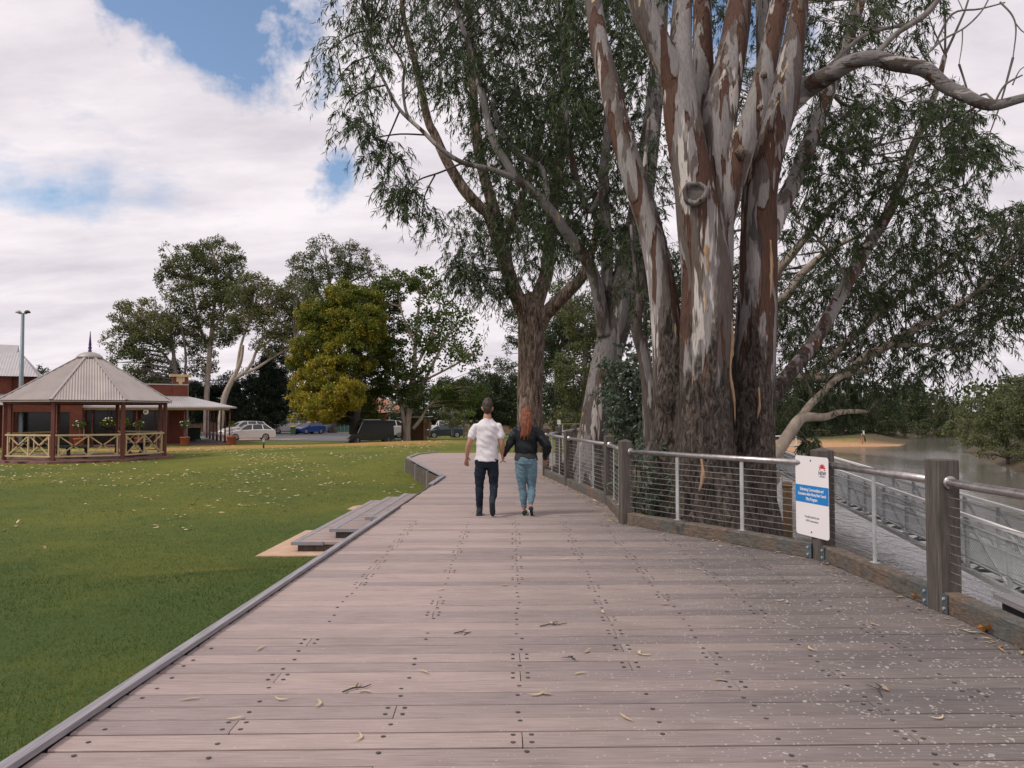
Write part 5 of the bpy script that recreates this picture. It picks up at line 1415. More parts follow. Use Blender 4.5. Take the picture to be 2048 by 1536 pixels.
# ================================================================== gazebo
def corr_facet(a, b, c, d, pitch=0.10, amp=0.014, per=4):
    """corrugated sheet: eave a-b, top edge c(above a)-d(above b)"""
    a, b, c, d = map(Vector, (a, b, c, d))
    L = (b - a).length; e = (b - a).normalized()
    sc, sd_ = (c - a).dot(e) / L, (d - a).dot(e) / L
    F = ((c + d) / 2 - (a + (b - a) * ((sc + sd_) / 2)))
    nr = e.cross(F).normalized()
    if nr.z < 0: nr = -nr
    n = max(4, int(L / pitch) * per)
    vs, fs = [], []
    for i in range(n + 1):
        s = i / n
        t = 1.0
        if s < sc: t = min(t, s / max(sc, 1e-6))
        if s > sd_: t = min(t, (1 - s) / max(1 - sd_, 1e-6))
        up = nr * (amp * math.cos(2 * math.pi * s * L / pitch))
        p = a.lerp(b, s) + up
        vs += [p, p + F * max(t, 0.001)]
    for i in range(n): fs.append((2 * i, 2 * i + 2, 2 * i + 3, 2 * i + 1))
    return MB().add(vs, fs)
GC = Vector((-18.7, 33.15, -0.35))
phi = math.atan2(-GC.y, -GC.x) + R(0.3)
gaz = thing('gazebo', 'octagonal gazebo with grey corrugated roof, maroon posts and cream railings', 'gazebo', GC)
def oc(k, r, z): 
    a = phi + R(22.5 + 45 * k)
    return Vector((math.cos(a) * r, math.sin(a) * r, z))
RP, RE, EZ, AZ = 3.22, 3.50, 2.44, 4.42
fl = MB(); fl.prism([oc(k, RP + 0.42, 0)[:2] for k in range(8)], -0.30, -0.012); fl.build('floor_slab', M['pave'], gaz)
# paving joints: raised courses of pavers
pav = MB()
for i in range(-13, 14):
    for j in range(-13, 14):
        x, y_ = i * 0.25 + (0.125 if j % 2 else 0), j * 0.25
        if math.hypot(x, y_) < RP + 0.15: pav.box((x, y_, -0.006), (0.24, 0.24, 0.014))
tag(pav.build('pavers', M['pave'], gaz, fix=False), kind='stuff')
for k in range(8):
    p = oc(k, RP, 0)
    ps = MB().box((p.x, p.y, EZ / 2 - 0.05), (0.135, 0.135, EZ - 0.06), math.atan2(p.y, p.x)); ps.box((p.x, p.y, 0.05), (0.16, 0.16, 0.10), math.atan2(p.y, p.x))
    ps.build('post', M['maroon'], gaz)
    a, b = oc(k, RE, EZ), oc(k + 1, RE, EZ)
    c, d = oc(k, 0.36, AZ), oc(k + 1, 0.36, AZ)
    corr_facet(a, b, c, d).build('roof_panel', M['roof'], gaz, fix=False)
    hp = MB().bar(oc(k, RE, EZ + 0.018), oc(k, 0.36, AZ + 0.018), 0.11, 0.03); hp.build('hip_cap', M['roof'], gaz)
    MB().bar(oc(k, RP, EZ - 0.09), oc(k + 1, RP, EZ - 0.09), 0.06, 0.14).build('beam', M['maroon'], gaz)
    MB().bar(oc(k, RE - 0.02, EZ - 0.055), oc(k + 1, RE - 0.02, EZ - 0.055), 0.05, 0.045).build('gutter', M['roof'], gaz)
    if k == 3: continue
    a, b = oc(k, RP, 0), oc(k + 1, RP, 0)
    dv = (b - a).normalized()
    a2, b2 = a + dv * 0.07, b - dv * 0.07
    H = lambda h: Vector((0, 0, h))
    MB().bar(a2 + H(1.02), b2 + H(1.02), 0.085, 0.07).build('top_rail', M['cream'], gaz)
    MB().bar(a2 + H(0.17), b2 + H(0.17), 0.06, 0.06).build('bottom_rail', M['cream'], gaz)
    ins = dv * 0.12
    q = [a2 + ins, a2.lerp(b2, 0.5), b2 - ins]
    for s_ in q: MB().bar(s_ + H(0.20), s_ + H(0.985), 0.05, 0.055, dv).build('baluster', M['cream'], gaz)
    for u, v_ in ((0, 1), (1, 2)):
        m0, m1 = q[u] + dv * 0.03, q[v_] - dv * 0.03
        MB().bar(m0 + H(0.21), m1 + H(0.975), 0.035, 0.045).build('cross_bar', M['cream'], gaz)
        sh = Vector((-dv.y, dv.x, 0)) * 0.037
        MB().bar(m0 + H(0.975) + sh, m1 + H(0.21) + sh, 0.035, 0.045).build('cross_bar', M['cream'], gaz)
        cc = m0.lerp(m1, 0.5) + H(0.59)
        MB().tube([cc - sh * 1.2, cc + sh * 2.0], 0.045, 10).build('rosette', M['maroon'], gaz)
MB().lathe([(0.56, AZ - 0.10), (0.50, AZ + 0.00), (0.40, AZ + 0.09), (0.22, AZ + 0.17), (0.05, AZ + 0.20)], (0, 0, 0), 20).build('roof_cap', M['roof'], gaz, True)
MB().lathe([(0.07, AZ + 0.18), (0.07, AZ + 0.28), (0.045, AZ + 0.31), (0.085, AZ + 0.37), (0.05, AZ + 0.43), (0.06, AZ + 0.5), (0.042, AZ + 0.7), (0.012, AZ + 1.12)], (0, 0, 0), 12).build('finial', M['purple'], gaz, True)
# bench settings inside
def fixed_bench(lx, ly, ang, label):
    p = GC + Matrix.Rotation(phi, 3, 'Z') @ Vector((lx, ly, 0))
    t = thing('pedestal_bench', label, 'bench', (p.x, p.y, GC.z), phi + R(ang), 'benches inside the gazebo')
    MB().box((0, 0, 0.46), (1.7, 0.30, 0.05)).build('seat', M['black'], t)
    for x in (-0.65, 0, 0.65):
        MB().lathe([(0.13, 0.0), (0.12, 0.03), (0.04, 0.07), (0.035, 0.36), (0.09, 0.44)], (x, 0, 0), 10).build('pedestal', M['black'], t, True)
fixed_bench(1.35, -0.75, 90, 'long black bench on three pedestals beside the wide cream gazebo railing')
fixed_bench(-0.1, -0.7, 90, 'black pedestal bench in the middle of the gazebo floor')
for i, ly in enumerate((1.55, 2.15)):
    p = GC + Matrix.Rotation(phi, 3, 'Z') @ Vector((0.9 - 0.5 * i, ly * 1.0, 0))
    t = thing('cast_iron_table', 'squat black cast-iron table under the right side of the gazebo' if i == 0 else 'second squat black table by the right-hand gazebo post', 'table', (p.x, p.y, GC.z), phi + R(20 * i), 'tables inside the gazebo')
    MB().box((0, 0, 0.58), (0.75, 0.6, 0.05)).build('top', M['black'], t)
    MB().lathe([(0.30, 0.0), (0.28, 0.05), (0.10, 0.22), (0.09, 0.34), (0.24, 0.55)], (0, 0, 0), 14).build('pedestal', M['black'], t, True)

# ================================================================== brick building behind the gazebo
B0 = Vector((-20.0, 53.2, 0)); bu = Vector((-0.88, -0.475, 0)); bw = Vector((-0.475, 0.88, 0))
G0 = -0.68
house = thing('brick_building', 'red brick building with grey iron veranda roofs behind the gazebo', 'building', (B0.x, B0.y, G0))
hinv = Matrix.Translation(-Vector(house.location))
def hk(o): o.matrix_parent_inverse = hinv; return o
def Bp(u, w_, z): return B0 + bu * u + bw * w_ + Vector((0, 0, z))
def bbox(name, u0, u1, w0, w1, z0, z1, mat, parent=None):
    m = MB(); vs = [Bp(u, w_, z) for z in (z0, z1) for w_ in (w0, w1) for u in (u0, u1)]
    m.add(vs, [(0, 2, 3, 1), (4, 5, 7, 6), (0, 1, 5, 4), (2, 6, 7, 3), (1, 3, 7, 5), (0, 4, 6, 2)])
    o = m.build(name, mat, parent or house)
    return hk(o) if (parent is None or parent is house) else o
WW = 2.5
bbox('wall', 2.6, 9.0, WW, WW + 9, G0 - 0.3, 3.55, M['brick'])
bbox('parapet_coping', 2.5, 9.02, WW - 0.06, WW + 0.3, 3.55, 3.63, M['roofgrey'])
bbox('pillar', 2.55, 3.55, WW - 0.05, WW + 0.5, 2.6, 4.15, M['brick'])
bbox('pillar_cap', 2.35, 3.75, WW - 0.2, WW + 0.7, 4.15, 4.32, M['cream'])
bbox('pillar_trim', 2.78, 3.32, WW - 0.075, WW - 0.03, 3.78, 4.15, M['cream'])
bbox('pillar_trim', 2.93, 3.17, WW - 0.072, WW - 0.03, 3.55, 3.779, M['cream'])
# gable flank, stepping down behind the pillar
hk(MB().add([Bp(2.50, WW + 0.1, 4.1), Bp(2.50, WW + 5, 2.7), Bp(2.50, WW + 0.1, 2.7), Bp(2.6, WW + 0.1, 4.1), Bp(2.6, WW + 5, 2.7), Bp(2.6, WW + 0.1, 2.7)], [(0, 1, 2), (3, 5, 4), (0, 3, 4, 1), (1, 4, 5, 2), (2, 5, 3, 0)]).build('gable_flank', M['cream'], house))
# veranda roof, hipped at the corner
EAV, TOP = 1.98, 2.76
hk(corr_facet(Bp(-0.35, -0.35, EAV), Bp(9.2, -0.35, EAV), Bp(2.6, WW, TOP), Bp(9.2, WW, TOP), 0.13, 0.012).build('veranda_roof', M['roofgrey'], house, fix=False))
hk(corr_facet(Bp(-0.35, 14, EAV), Bp(-0.35, -0.35, EAV), Bp(2.6, 14, TOP), Bp(2.6, WW, TOP), 0.13, 0.012).build('veranda_roof', M['roofgrey'], house, fix=False))
hk(MB().bar(Bp(-0.36, -0.36, EAV - 0.05), Bp(9.2, -0.36, EAV - 0.05), 0.10, 0.10).build('gutter', M['roofgrey'], house))
hk(MB().bar(Bp(-0.36, -0.36, EAV - 0.052), Bp(-0.36, 14, EAV - 0.052), 0.10, 0.10).build('gutter', M['roofgrey'], house))
hk(MB().bar(Bp(0.02, 0, EAV - 0.16), Bp(9.0, 0, EAV - 0.16), 0.08, 0.14).build('veranda_beam', M['cream'], house))
hk(MB().bar(Bp(0, 0.05, EAV - 0.16), Bp(0, 14, EAV - 0.16), 0.08, 0.14).build('veranda_beam', M['maroon'], house))
for u, w_ in ((0, 0), (2.95, 0), (5.9, 0), (8.5, 0), (0, 2.3), (0, 4.6), (0, 6.9), (0, 9.2), (0, 11.5), (0, 13.8)):
    p = Bp(u, w_, 0)
    hk(MB().lathe([(0.09, G0 - 0.2), (0.09, G0 + 0.5), (0.06, G0 + 0.55), (0.055, 1.1), (0.075, 1.15), (0.055, 1.2), (0.055, EAV - 0.2)], (p.x, p.y, 0), 10).build('veranda_post', M['maroon'], house, True))
bbox('veranda_floor', -0.25, 9.0, -0.25, WW, G0 - 0.3, G0 + 0.06, M['pave'])
bbox('veranda_floor', -0.25, 2.6, WW + 0.005, 14, G0 - 0.3, G0 + 0.055, M['asphalt'])
# window and door openings along the veranda wall
for u0, u1, z0, z1 in ((3.75, 5.6, -0.5, 1.7), (5.9, 8.9, -0.62, 1.75)):
    wnd = bbox('window', u0, u1, WW - 0.05, WW + 0.02, z0, z1, M['dark'])
    for q in (u0 + 0.02, (u0 + u1) / 2, u1 - 0.02):
        bbox('frame', q - 0.03, q + 0.03, WW - 0.075, WW - 0.051, z0 + 0.002, z1 - 0.002, M['maroon'], wnd)
# brick portal
def portal():
    m = MB()
    def ad(u0, u1, z0, z1):
        vs = [Bp(u, w_, z) for z in (z0, z1) for w_ in (-0.9, 0.0) for u in (u0, u1)]
        m.add(vs, [(0, 2, 3, 1), (4, 5, 7, 6), (0, 1, 5, 4), (2, 6, 7, 3), (1, 3, 7, 5), (0, 4, 6, 2)])
    ad(9.05, 9.75, G0 - 0.3, 2.6); ad(12.75, 13.15, G0 - 0.3, 2.6); ad(9.75, 12.75, 1.62, 2.6)
    return hk(m.build('portal', M['brick'], house))
portal()
bbox('portal_wall', 9.02, 13.2, 1.4, 1.6, G0 - 0.3, 2.9, M['brick'])
pd = bbox('entrance_door', 9.85, 12.4, 1.33, 1.395, G0, 1.6, M['dark'])
bbox('portal_wall', 13.2, 20, WW, WW + 9, G0 - 0.3, 3.95, M['brick'])
bbox('upper_wall', 12.0, 13.2, WW + 0.2, WW + 8, 2.0, 3.95, M['brick'])
hk(corr_facet(Bp(13.1, -0.4, 2.05), Bp(21, -0.4, 2.05), Bp(13.1, WW, 2.8), Bp(21, WW, 2.8), 0.13, 0.012).build('veranda_roof', M['roofgrey'], house, fix=False))
for u in (13.6, 16.5, 19.4):
    p = Bp(u, 0, 0); hk(MB().lathe([(0.07, G0 - 0.2), (0.06, 2.0)], (p.x, p.y, 0), 10).build('veranda_post', M['maroon'], house, True))
# main hipped roof with a little gablet
e0, e1, wf, wb_ = 11.7, 22, WW - 0.4, WW + 8.4
rz_, ez = 6.05, 3.95
ru0, ru1, rw = 13.75, 20, (wf + wb_) / 2
hk(corr_facet(Bp(e0, wf, ez), Bp(e1, wf, ez), Bp(ru0 - 0.5, rw, rz_), Bp(ru1, rw, rz_), 0.16, 0.012).build('main_roof', M['roofgrey'], house, fix=False))
hk(MB().add([Bp(e0, wf, ez), Bp(e0, wb_, ez), Bp(ru0 - 0.5, rw, rz_)], [(0, 1, 2)]).build('main_roof', M['roofgrey'], house))
hk(MB().add([Bp(e1, wf, ez), Bp(e1, wb_, ez), Bp(ru1, rw, rz_), Bp(ru0 - 0.5, rw, rz_), Bp(e0, wb_, ez)], [(0, 1, 2), (1, 4, 3, 2)]).build('main_roof', M['roofgrey'], house))
hk(MB().add([Bp(13.45, rw - 1.0, 5.35), Bp(13.35, rw, 6.25), Bp(13.45, rw + 1.0, 5.35)], [(0, 1, 2)]).build('gablet', M['purple'], house))
hk(MB().add([Bp(13.3, rw - 1.12, 5.33), Bp(13.2, rw, 6.32), Bp(13.3, rw + 1.12, 5.33), Bp(21, rw - 1.12, 5.33), Bp(21, rw, 6.32), Bp(21, rw + 1.12, 5.33)], [(0, 3, 4, 1), (1, 4, 5, 2)]).build('ridge_roof', M['roofgrey'], house))
# planters
def foliage_ball(c, r, n, L, parent, mat, flowers=0, name='plant'):
    P = np.array(c) + rand_ball(n) * r * np.array([1, 1, 0.75])
    D = unit(rng.normal(size=(n, 3)) + (P - np.array(c)) / r)
    o = quads_object(name, leaf_quads(P, D, rng.uniform(0.6, 1.2, n) * L, rng.uniform(0.4, 0.7, n) * L), rng.random(n) * 0.9, mat, parent)
    if flowers:
        Pf = np.array(c) + unit(rng.normal(size=(flowers, 3)) + np.array([0, -0.5, 0.6])) * r * np.array([1, 1, 0.75])
        m = MB()
        for q in Pf: m.lathe([(0.01, -0.03), (0.06, 0.01), (0.03, 0.04)], tuple(q), 7)
        tag(m.build('flowers', M['flower'], parent, True), kind='stuff')
    return o
for (u, w_, z, lb) in ((6.75, -0.35, 0.42, 'wide hanging basket of pale flowers beside the maroon veranda post'), (7.6, -0.35, 0.42, 'second hanging basket of cream flowers under the veranda edge')):
    p = Bp(u, w_, z)
    t = thing('hanging_basket', lb, 'hanging basket', p)
    MB().lathe([(0.05, -0.02), (0.22, 0.05), (0.33, 0.2), (0.36, 0.3)], (0, 0, 0), 16).build('bowl', M['black'], t, True)
    foliage_ball((0, 0, 0.48), 0.48, 420, 0.13, t, M['yellowleaf'], 10)
    for a in (0, 120, 240):
        MB().tube([(0.34 * math.cos(R(a)), 0.34 * math.sin(R(a)), 0.3), (0, 0, EAV - 0.1 - z)], 0.008, 4).build('chain', M['black'], t)
for (u, w_, lb, fl_) in ((2.95, -0.55, 'terracotta pot with a round standard rose in front of the veranda post', 6), (-0.05, -0.6, 'terracotta pot with a spindly plant at the veranda corner', 0), (9.2, -1.3, 'standard rose with white blooms by the brick portal', 9), (5.75, -0.6, 'slender standard rose beside the round white lamp', 4)):
    p = Bp(u, w_, 0); p.z = gz(p.x, p.y)
    t = thing('potted_rose', lb, 'potted plant', p, 0, 'pots along the veranda')
    MB().lathe([(0.24, 0.0), (0.27, 0.05), (0.30, 0.5), (0.33, 0.52), (0.33, 0.6), (0.27, 0.6), (0.26, 0.52)], (0, 0, 0), 18).build('pot', M['terracotta'], t, True)
    MB().tube([(0, 0, 0.5), (0.03, 0.01, 0.9), (0, 0, 1.35)], 0.025, 6).build('stem', M['limb'], t)
    foliage_ball((0, 0, 1.45), 0.36 if fl_ else 0.22, 260 if fl_ else 90, 0.12, t, M['planeleaf'], fl_)
p = Bp(5.35, -0.1, 1.62)
t = thing('round_lamp', 'round white lamp hanging under the veranda beam', 'lamp', p)
MB().tube([(0, -0.06, 0), (0, 0.06, 0)], 0.17, 16).build('rim', M['white'], t); MB().tube([(0, -0.075, 0), (0, -0.061, 0)], 0.10, 14).build('lens', M['tan'], t); MB().tube([(0, 0, 0.17), (0, 0, 0.27)], 0.015, 6).build('hanger', M['black'], t)
# wheelie bins on the veranda side
def bin_(p, rz, body, lid, lb):
    t = thing('wheelie_bin', lb, 'bin', p, rz)
    m = MB(); vs = [(-0.22, -0.24, 0.08), (0.22, -0.24, 0.08), (0.22, 0.24, 0.08), (-0.22, 0.24, 0.08), (-0.29, -0.32, 0.95), (0.29, -0.32, 0.95), (0.29, 0.34, 0.95), (-0.29, 0.34, 0.95)]
    m.add(vs, [(3, 2, 1, 0), (4, 5, 6, 7), (0, 1, 5, 4), (1, 2, 6, 5), (2, 3, 7, 6), (3, 0, 4, 7)]).build('body', M[body], t)
    m = MB(); vs = [(-0.31, -0.35, 0.952), (0.31, -0.35, 0.952), (0.31, 0.37, 0.952), (-0.31, 0.37, 0.952), (-0.27, -0.28, 1.03), (0.27, -0.28, 1.03), (0.27, 0.34, 1.06), (-0.27, 0.34, 1.06)]
    m.add(vs, [(3, 2, 1, 0), (4, 5, 6, 7), (0, 1, 5, 4), (1, 2, 6, 5), (2, 3, 7, 6), (3, 0, 4, 7)]).build('lid', M[lid], t)
    for x in (-0.25, 0.25): MB().lathe([(0.10, -0.025), (0.10, 0.025)], (x, 0.24, 0.10), 12, 'X').build('wheel', M['tyre'], t)
p = Bp(1.4, 7.5, 0); bin_((p.x, p.y, G0 + 0.06), R(20), 'bingreen', 'redlens', 'green wheelie bin with a red lid among the veranda posts')
p = Bp(2.0, 5.0, 0); bin_((p.x, p.y, G0 + 0.06), R(25), 'black', 'black', 'black wheelie bin against the brick veranda wall')
p = at(586, 868, 86); bin_((p.x, p.y, gz(p.x, p.y) + 0.03), R(10), 'bingreen', 'binyellow', 'green wheelie bin with a yellow lid in front of the white wagon')
# light pole
p = at(40, 862, 47); p.z = gz(p.x, p.y)
t = thing('light_pole', 'tall blue-grey light pole with twin lamp heads behind the gazebo', 'light pole', p)
ht = at(47, 628, 47).z - p.z
MB().lathe([(0.17, -0.2), (0.165, 0.3), (0.09, ht)], (0, 0, 0), 12).build('pole', M['poleblue'], t, True)
MB().box((0.0, 0, ht + 0.03), (0.5, 0.08, 0.07)).build('cross_arm', M['poleblue'], t)
for sx, rz in ((-0.28, 0.2), (0.28, -0.35)):
    hd = MB().lathe([(0.02, -0.06), (0.16, -0.04), (0.18, 0.03), (0.1, 0.12), (0.02, 0.14)], (sx, 0, ht + 0.1), 12); hd.build('lamp_head', M['galv'] if sx < 0 else M['black'], t, True)
p = at(527, 905, 41); p.z = gz(p.x, p.y)
t = thing('bollard_light', 'short dark bollard light with a white head on the lawn', 'bollard', p)
MB().lathe([(0.045, -0.1), (0.045, 0.34)], (0, 0, 0), 10).build('stem', M['black'], t, True)
MB().lathe([(0.05, 0.34), (0.05, 0.48)], (0, 0, 0), 10).build('lens', M['white'], t, True); MB().lathe([(0.085, 0.48), (0.08, 0.51), (0.02, 0.53)], (0, 0, 0), 12).build('cap', M['galv'], t, True)

# ================================================================== vehicles
def car(name, label, paint, p, rz, L=4.4, W=1.78, H=1.46, kind='sedan'):
    t = thing(name, label, 'car', p, rz, 'vehicles parked beyond the lawn')
    s = L / 4.4; hz = H / 1.46
    rear_top, rear_belt = {'sedan': (0.75, 1.55), 'hatch': (1.35, 1.95), 'wagon': (1.65, 2.08), 'ute': (0.25, 0.45)}[kind]
    wfr, wrr = -1.36 * s, 1.30 * s
    # body shell from lateral sections so the sides curve in
    low = [(-2.2, .34), (-2.21, .52), (-2.12, .68), (-1.75, .80), (-1.05, .93), (0.2, .98), (1.2, 1.0), (2.0, .97 if kind != 'ute' else .95), (2.19, .80), (2.2, .42), (2.1, .26), (-2.1, .22)]
    vs, fs = [], []
    lays = [(-1, .93, .0), (-.985, .975, .0), (-.90, 1.0, .012), (.90, 1.0, .012), (.985, .975, .0), (1, .93, .0)]
    for fy, k, lift in lays:
        for x, z in low: vs.append((x * s * (0.97 + 0.03 * k), fy * W / 2, (0.55 + (z - 0.55) * (k * 0.94 + 0.06) + (lift if z > .6 else 0)) * hz))
    n = len(low)
    for i in range(len(lays) - 1):
        for j in range(n): fs.append((i * n + j, i * n + (j + 1) % n, (i + 1) * n + (j + 1) % n, (i + 1) * n + j))
    fs += [tuple(range(n)), tuple((len(lays) - 1) * n + j for j in reversed(range(n)))]
    body = MB().add(vs, fs).build('body', M[paint], t)
    bev = body.modifiers.new('edge', 'BEVEL'); bev.width = 0.035; bev.segments = 2; bev.limit_method = 'ANGLE'
    # cabin: glass block with painted roof and pillars
    cab = [(-1.10, .93), (-.38, 1.38), (0.05, 1.45), (rear_top * 0.6, 1.455), (rear_top, 1.41), (rear_belt, .98)]
    def yw(z): return W / 2 * (0.93 - 0.30 * max(0, (z - .95)) / .5)
    gv = [(x * s, sg * yw(z), z * hz) for sg in (-1, 1) for x, z in cab]
    m_ = len(cab)
    g = MB().add(gv, [tuple(range(m_)), tuple(m_ + j for j in reversed(range(m_)))] + [(j, (j + 1) % m_, m_ + (j + 1) % m_, m_ + j) for j in range(m_)])
    g.build('glasshouse', M['glass'], t)
    rf = MB(); top = cab[1:5]
    rv = [(x * s, sg * (yw(z) + 0.012), z * hz + dz) for dz in (-0.02, 0.022) for sg in (-1, 1) for x, z in top]
    k4 = 4
    rf.add(rv, [tuple(range(4)) + tuple(reversed(range(4, 8))), tuple(range(8, 12)) + tuple(reversed(range(12, 16)))] + [(0, 4, 12, 8), (3, 7, 15, 11)] + [(j, j + 1, 8 + j + 1, 8 + j) for j in range(3)] + [(4 + j, 4 + j + 1, 12 + j + 1, 12 + j) for j in range(3)])
    rf.build('roof', M[paint], t)
    xs_ = [(cab[0], cab[1]), ((0.12, .95), (0.16, 1.44)), (cab[5], cab[4])] + ([((1.1, .97), (1.0, 1.43))] if kind in ('wagon', 'hatch') else [])
    for sg in (-1, 1):
        for (xa, za), (xb, zb) in xs_:
            MB().bar((xa * s, sg * (yw(za) + 0.006), za * hz), (xb * s, sg * (yw(zb) + 0.006), zb * hz), 0.075 * s, 0.03, (0, sg, 0.3)).build('pillar', M[paint], t)
        for wx in (wfr, wrr):
            wh = MB().lathe([(0.20, -0.1), (0.315, -0.1), (0.33, -0.05), (0.33, 0.05), (0.315, 0.1), (0.20, 0.1)], (wx, sg * (W / 2 - 0.10), 0.33), 20, 'Y').build('wheel', M['tyre'], t, True)
            rm = MB().lathe([(0.205, -0.012), (0.205, 0.01), (0.17, 0.004), (0.05, 0.012)], (wx, sg * (W / 2 - 0.004), 0.33), 18, 'Y').build('rim', M['rim'], wh)
            sp_ = MB()
            for a in range(5):
                an = R(72 * a)
                sp_.bar((wx + 0.05 * math.cos(an + .6), sg * (W / 2 + 0.012), 0.33 + 0.05 * math.sin(an + .6)), (wx + 0.19 * math.cos(an + .6), sg * (W / 2 + 0.012), 0.33 + 0.19 * math.sin(an + .6)), 0.05, 0.008, (0, 1, 0))
            sp_.build('spokes', M['screw'], wh)
            MB().lathe([(0.395, -0.012), (0.395, 0.012)], (wx, sg * (W / 2 - 0.022), 0.36), 20, 'Y').build('wheel_arch', M['tyre'], t)
        MB().box((-2.10 * s, sg * 0.62 * W / 1.78, 0.66 * hz), (0.16, 0.36, 0.12)).build('headlight', M['lampglass'], t)
        MB().box((2.17 * s, sg * 0.68 * W / 1.78, 0.80 * hz), (0.10, 0.26, 0.16)).build('tail_light', M['redlens'], t)
        MB().box((-0.85 * s, sg * (W / 2 + 0.08), 1.0 * hz), (0.12, 0.18, 0.11)).build('mirror', M[paint], t)
    MB().box((-2.2 * s, 0, 0.45 * hz), (0.06, 1.0, 0.14)).build('grille', M['black'], t)
    if kind == 'ute':
        MB().box((1.35 * s, 0, 1.02 * hz), (1.5 * s, W * 0.86, 0.03)).build('tray_cover', M['black'], t)
    return t
def place(px, Z): 
    q = at(px, 860, Z); return (q.x, q.y, gz(q.x, q.y) + 0.03)
def facing(px, extra=0.0): return -math.atan((px - 1024) / FPX) + R(extra)
car('parked_car', 'white hatchback sedan parked side-on nearest the lawn', 'carwhite', place(500, 69), facing(500, 6), 4.35, 1.78, 1.46, 'hatch')
car('parked_car', 'white sport wagon parked behind the white hatchback sedan', 'carwhite', place(488, 77), facing(488, 18), 4.6, 1.85, 1.66, 'wagon')
car('parked_car', 'large white four-wheel drive wagon parked beside the yellow-lidded bin', 'carwhite', place(574, 93), facing(574, 22), 4.75, 1.9, 1.78, 'wagon')
car('parked_car', 'blue hatchback parked against the silver sedan', 'carblue', place(618, 91), facing(618, 42), 3.9, 1.7, 1.46, 'hatch')
car('parked_car', 'silver sedan parked beside the blue hatchback', 'carsilver', place(634, 96), facing(634, 30), 4.5, 1.78, 1.45, 'sedan')
car('parked_car', 'white hatchback half hidden behind the dark buggy', 'carwhite', place(768, 68), facing(768, 8), 4.2, 1.75, 1.62, 'hatch')
car('parked_car', 'white utility truck parked behind the navy hatchback', 'carwhite', place(884, 90), facing(884, 160), 4.9, 1.85, 1.78, 'ute')
car('parked_car', 'navy hatchback with bright bonnet reflections beyond the grass crest', 'carnavy', place(888, 80), facing(888, 14), 4.1, 1.72, 1.45, 'hatch')
# dark enclosed buggy under the yellowing tree
q = place(745, 57.5)
t = thing('utility_buggy', 'black enclosed utility buggy with flat roof parked under the yellowing tree', 'buggy', (q[0], q[1], q[2] - 0.02), facing(745, 6))
def quadbox(name, prof, half, mat, top_in=0.0):
    n = len(prof); zt = max(z for _, z in prof)
    vs = [(x, sg * (half - top_in * z / zt), z) for sg in (-1, 1) for x, z in prof]
    return MB().add(vs, [tuple(range(n)), tuple(n + j for j in reversed(range(n)))] + [(j, (j + 1) % n, n + (j + 1) % n, n + j) for j in range(n)]).build(name, mat, t)
quadbox('body', [(-1.75, .3), (-1.78, .62), (-1.55, .78), (-0.85, .86), (1.55, .86), (1.6, .35)], 0.75, M['carblack'])
quadbox('cab', [(-1.15, .86), (-0.78, 1.72), (1.5, 1.72), (1.56, .86)], 0.72, M['black'], 0.06)
quadbox('roof', [(-0.86, 1.73), (-0.88, 1.80), (0.7, 1.84), (1.62, 1.80), (1.62, 1.73)], 0.76, M['carblack'])
MB().box((-0.1, 0, 1.87), (1.3, 0.9, 0.06)).build('roof_rack', M['galv'], t)
MB().add([(-1.19, -0.62, .92), (-1.19, 0.62, .92), (-0.84, 0.58, 1.66), (-0.84, -0.58, 1.66)], [(0, 1, 2, 3)]).build('windscreen', M['glass'], t)
for sg in (-1, 1):
    MB().bar((-1.17, sg * 0.71, .86), (-0.80, sg * 0.67, 1.72), 0.06, 0.05).build('pillar', M['galv'], t)
    MB().box((-1.72, sg * 0.5, 0.68), (0.1, 0.22, 0.14)).build('headlight', M['lampglass'], t)
    for wx in (-1.25, 1.05):
        wh = MB().lathe([(0.18, -0.1), (0.29, -0.1), (0.31, 0), (0.29, 0.1), (0.18, 0.1)], (wx, sg * 0.70, 0.31), 16, 'Y').build('wheel', M['tyre'], t, True)
        MB().lathe([(0.17, -0.01), (0.17, 0.01)], (wx, sg * 0.79, 0.31), 12, 'Y').build('rim', M['rim'], wh)
MB().box((-1.85, 0, 0.45), (0.10, 1.2, 0.10)).build('bumper', M['galv'], t)
# brown kiosk behind the plane tree
q = place(829, 63.5)
t = thing('kiosk', 'small brown board kiosk with a pale skillion roof behind the plane tree', 'kiosk', q, facing(829, -12))
MB().box((0, 0, 0.85), (1.9, 1.6, 1.75)).build('walls', M['shed'], t)
for k in range(11): MB().box((-0.86 + k * 0.172, -0.812, 0.86), (0.155, 0.02, 1.72)).build('wall_board', M['shed'], t)
vs = [(-1.25, -1.2, 1.80), (1.35, -1.2, 1.88), (1.35, 1.1, 1.88), (-1.25, 1.1, 1.80)]
MB().add(vs + [(x, y_, z + 0.07) for x, y_, z in vs], [(3, 2, 1, 0), (4, 5, 6, 7), (0, 1, 5, 4), (1, 2, 6, 5), (2, 3, 7, 6), (3, 0, 4, 7)]).build('roof', M['white'], t)
for x in (1.0, 1.45): MB().box((x, -0.9, 0.85), (0.10, 0.10, 1.78)).build('post', M['tan'], t)
MB().box((1.25, -0.55, 1.15), (0.55, 0.3, 0.55)).build('notice_box', M['tan'], t); MB().box((1.2, -0.55, 0.55), (0.45, 0.3, 0.4)).build('shelf_box', M['tan'], t)
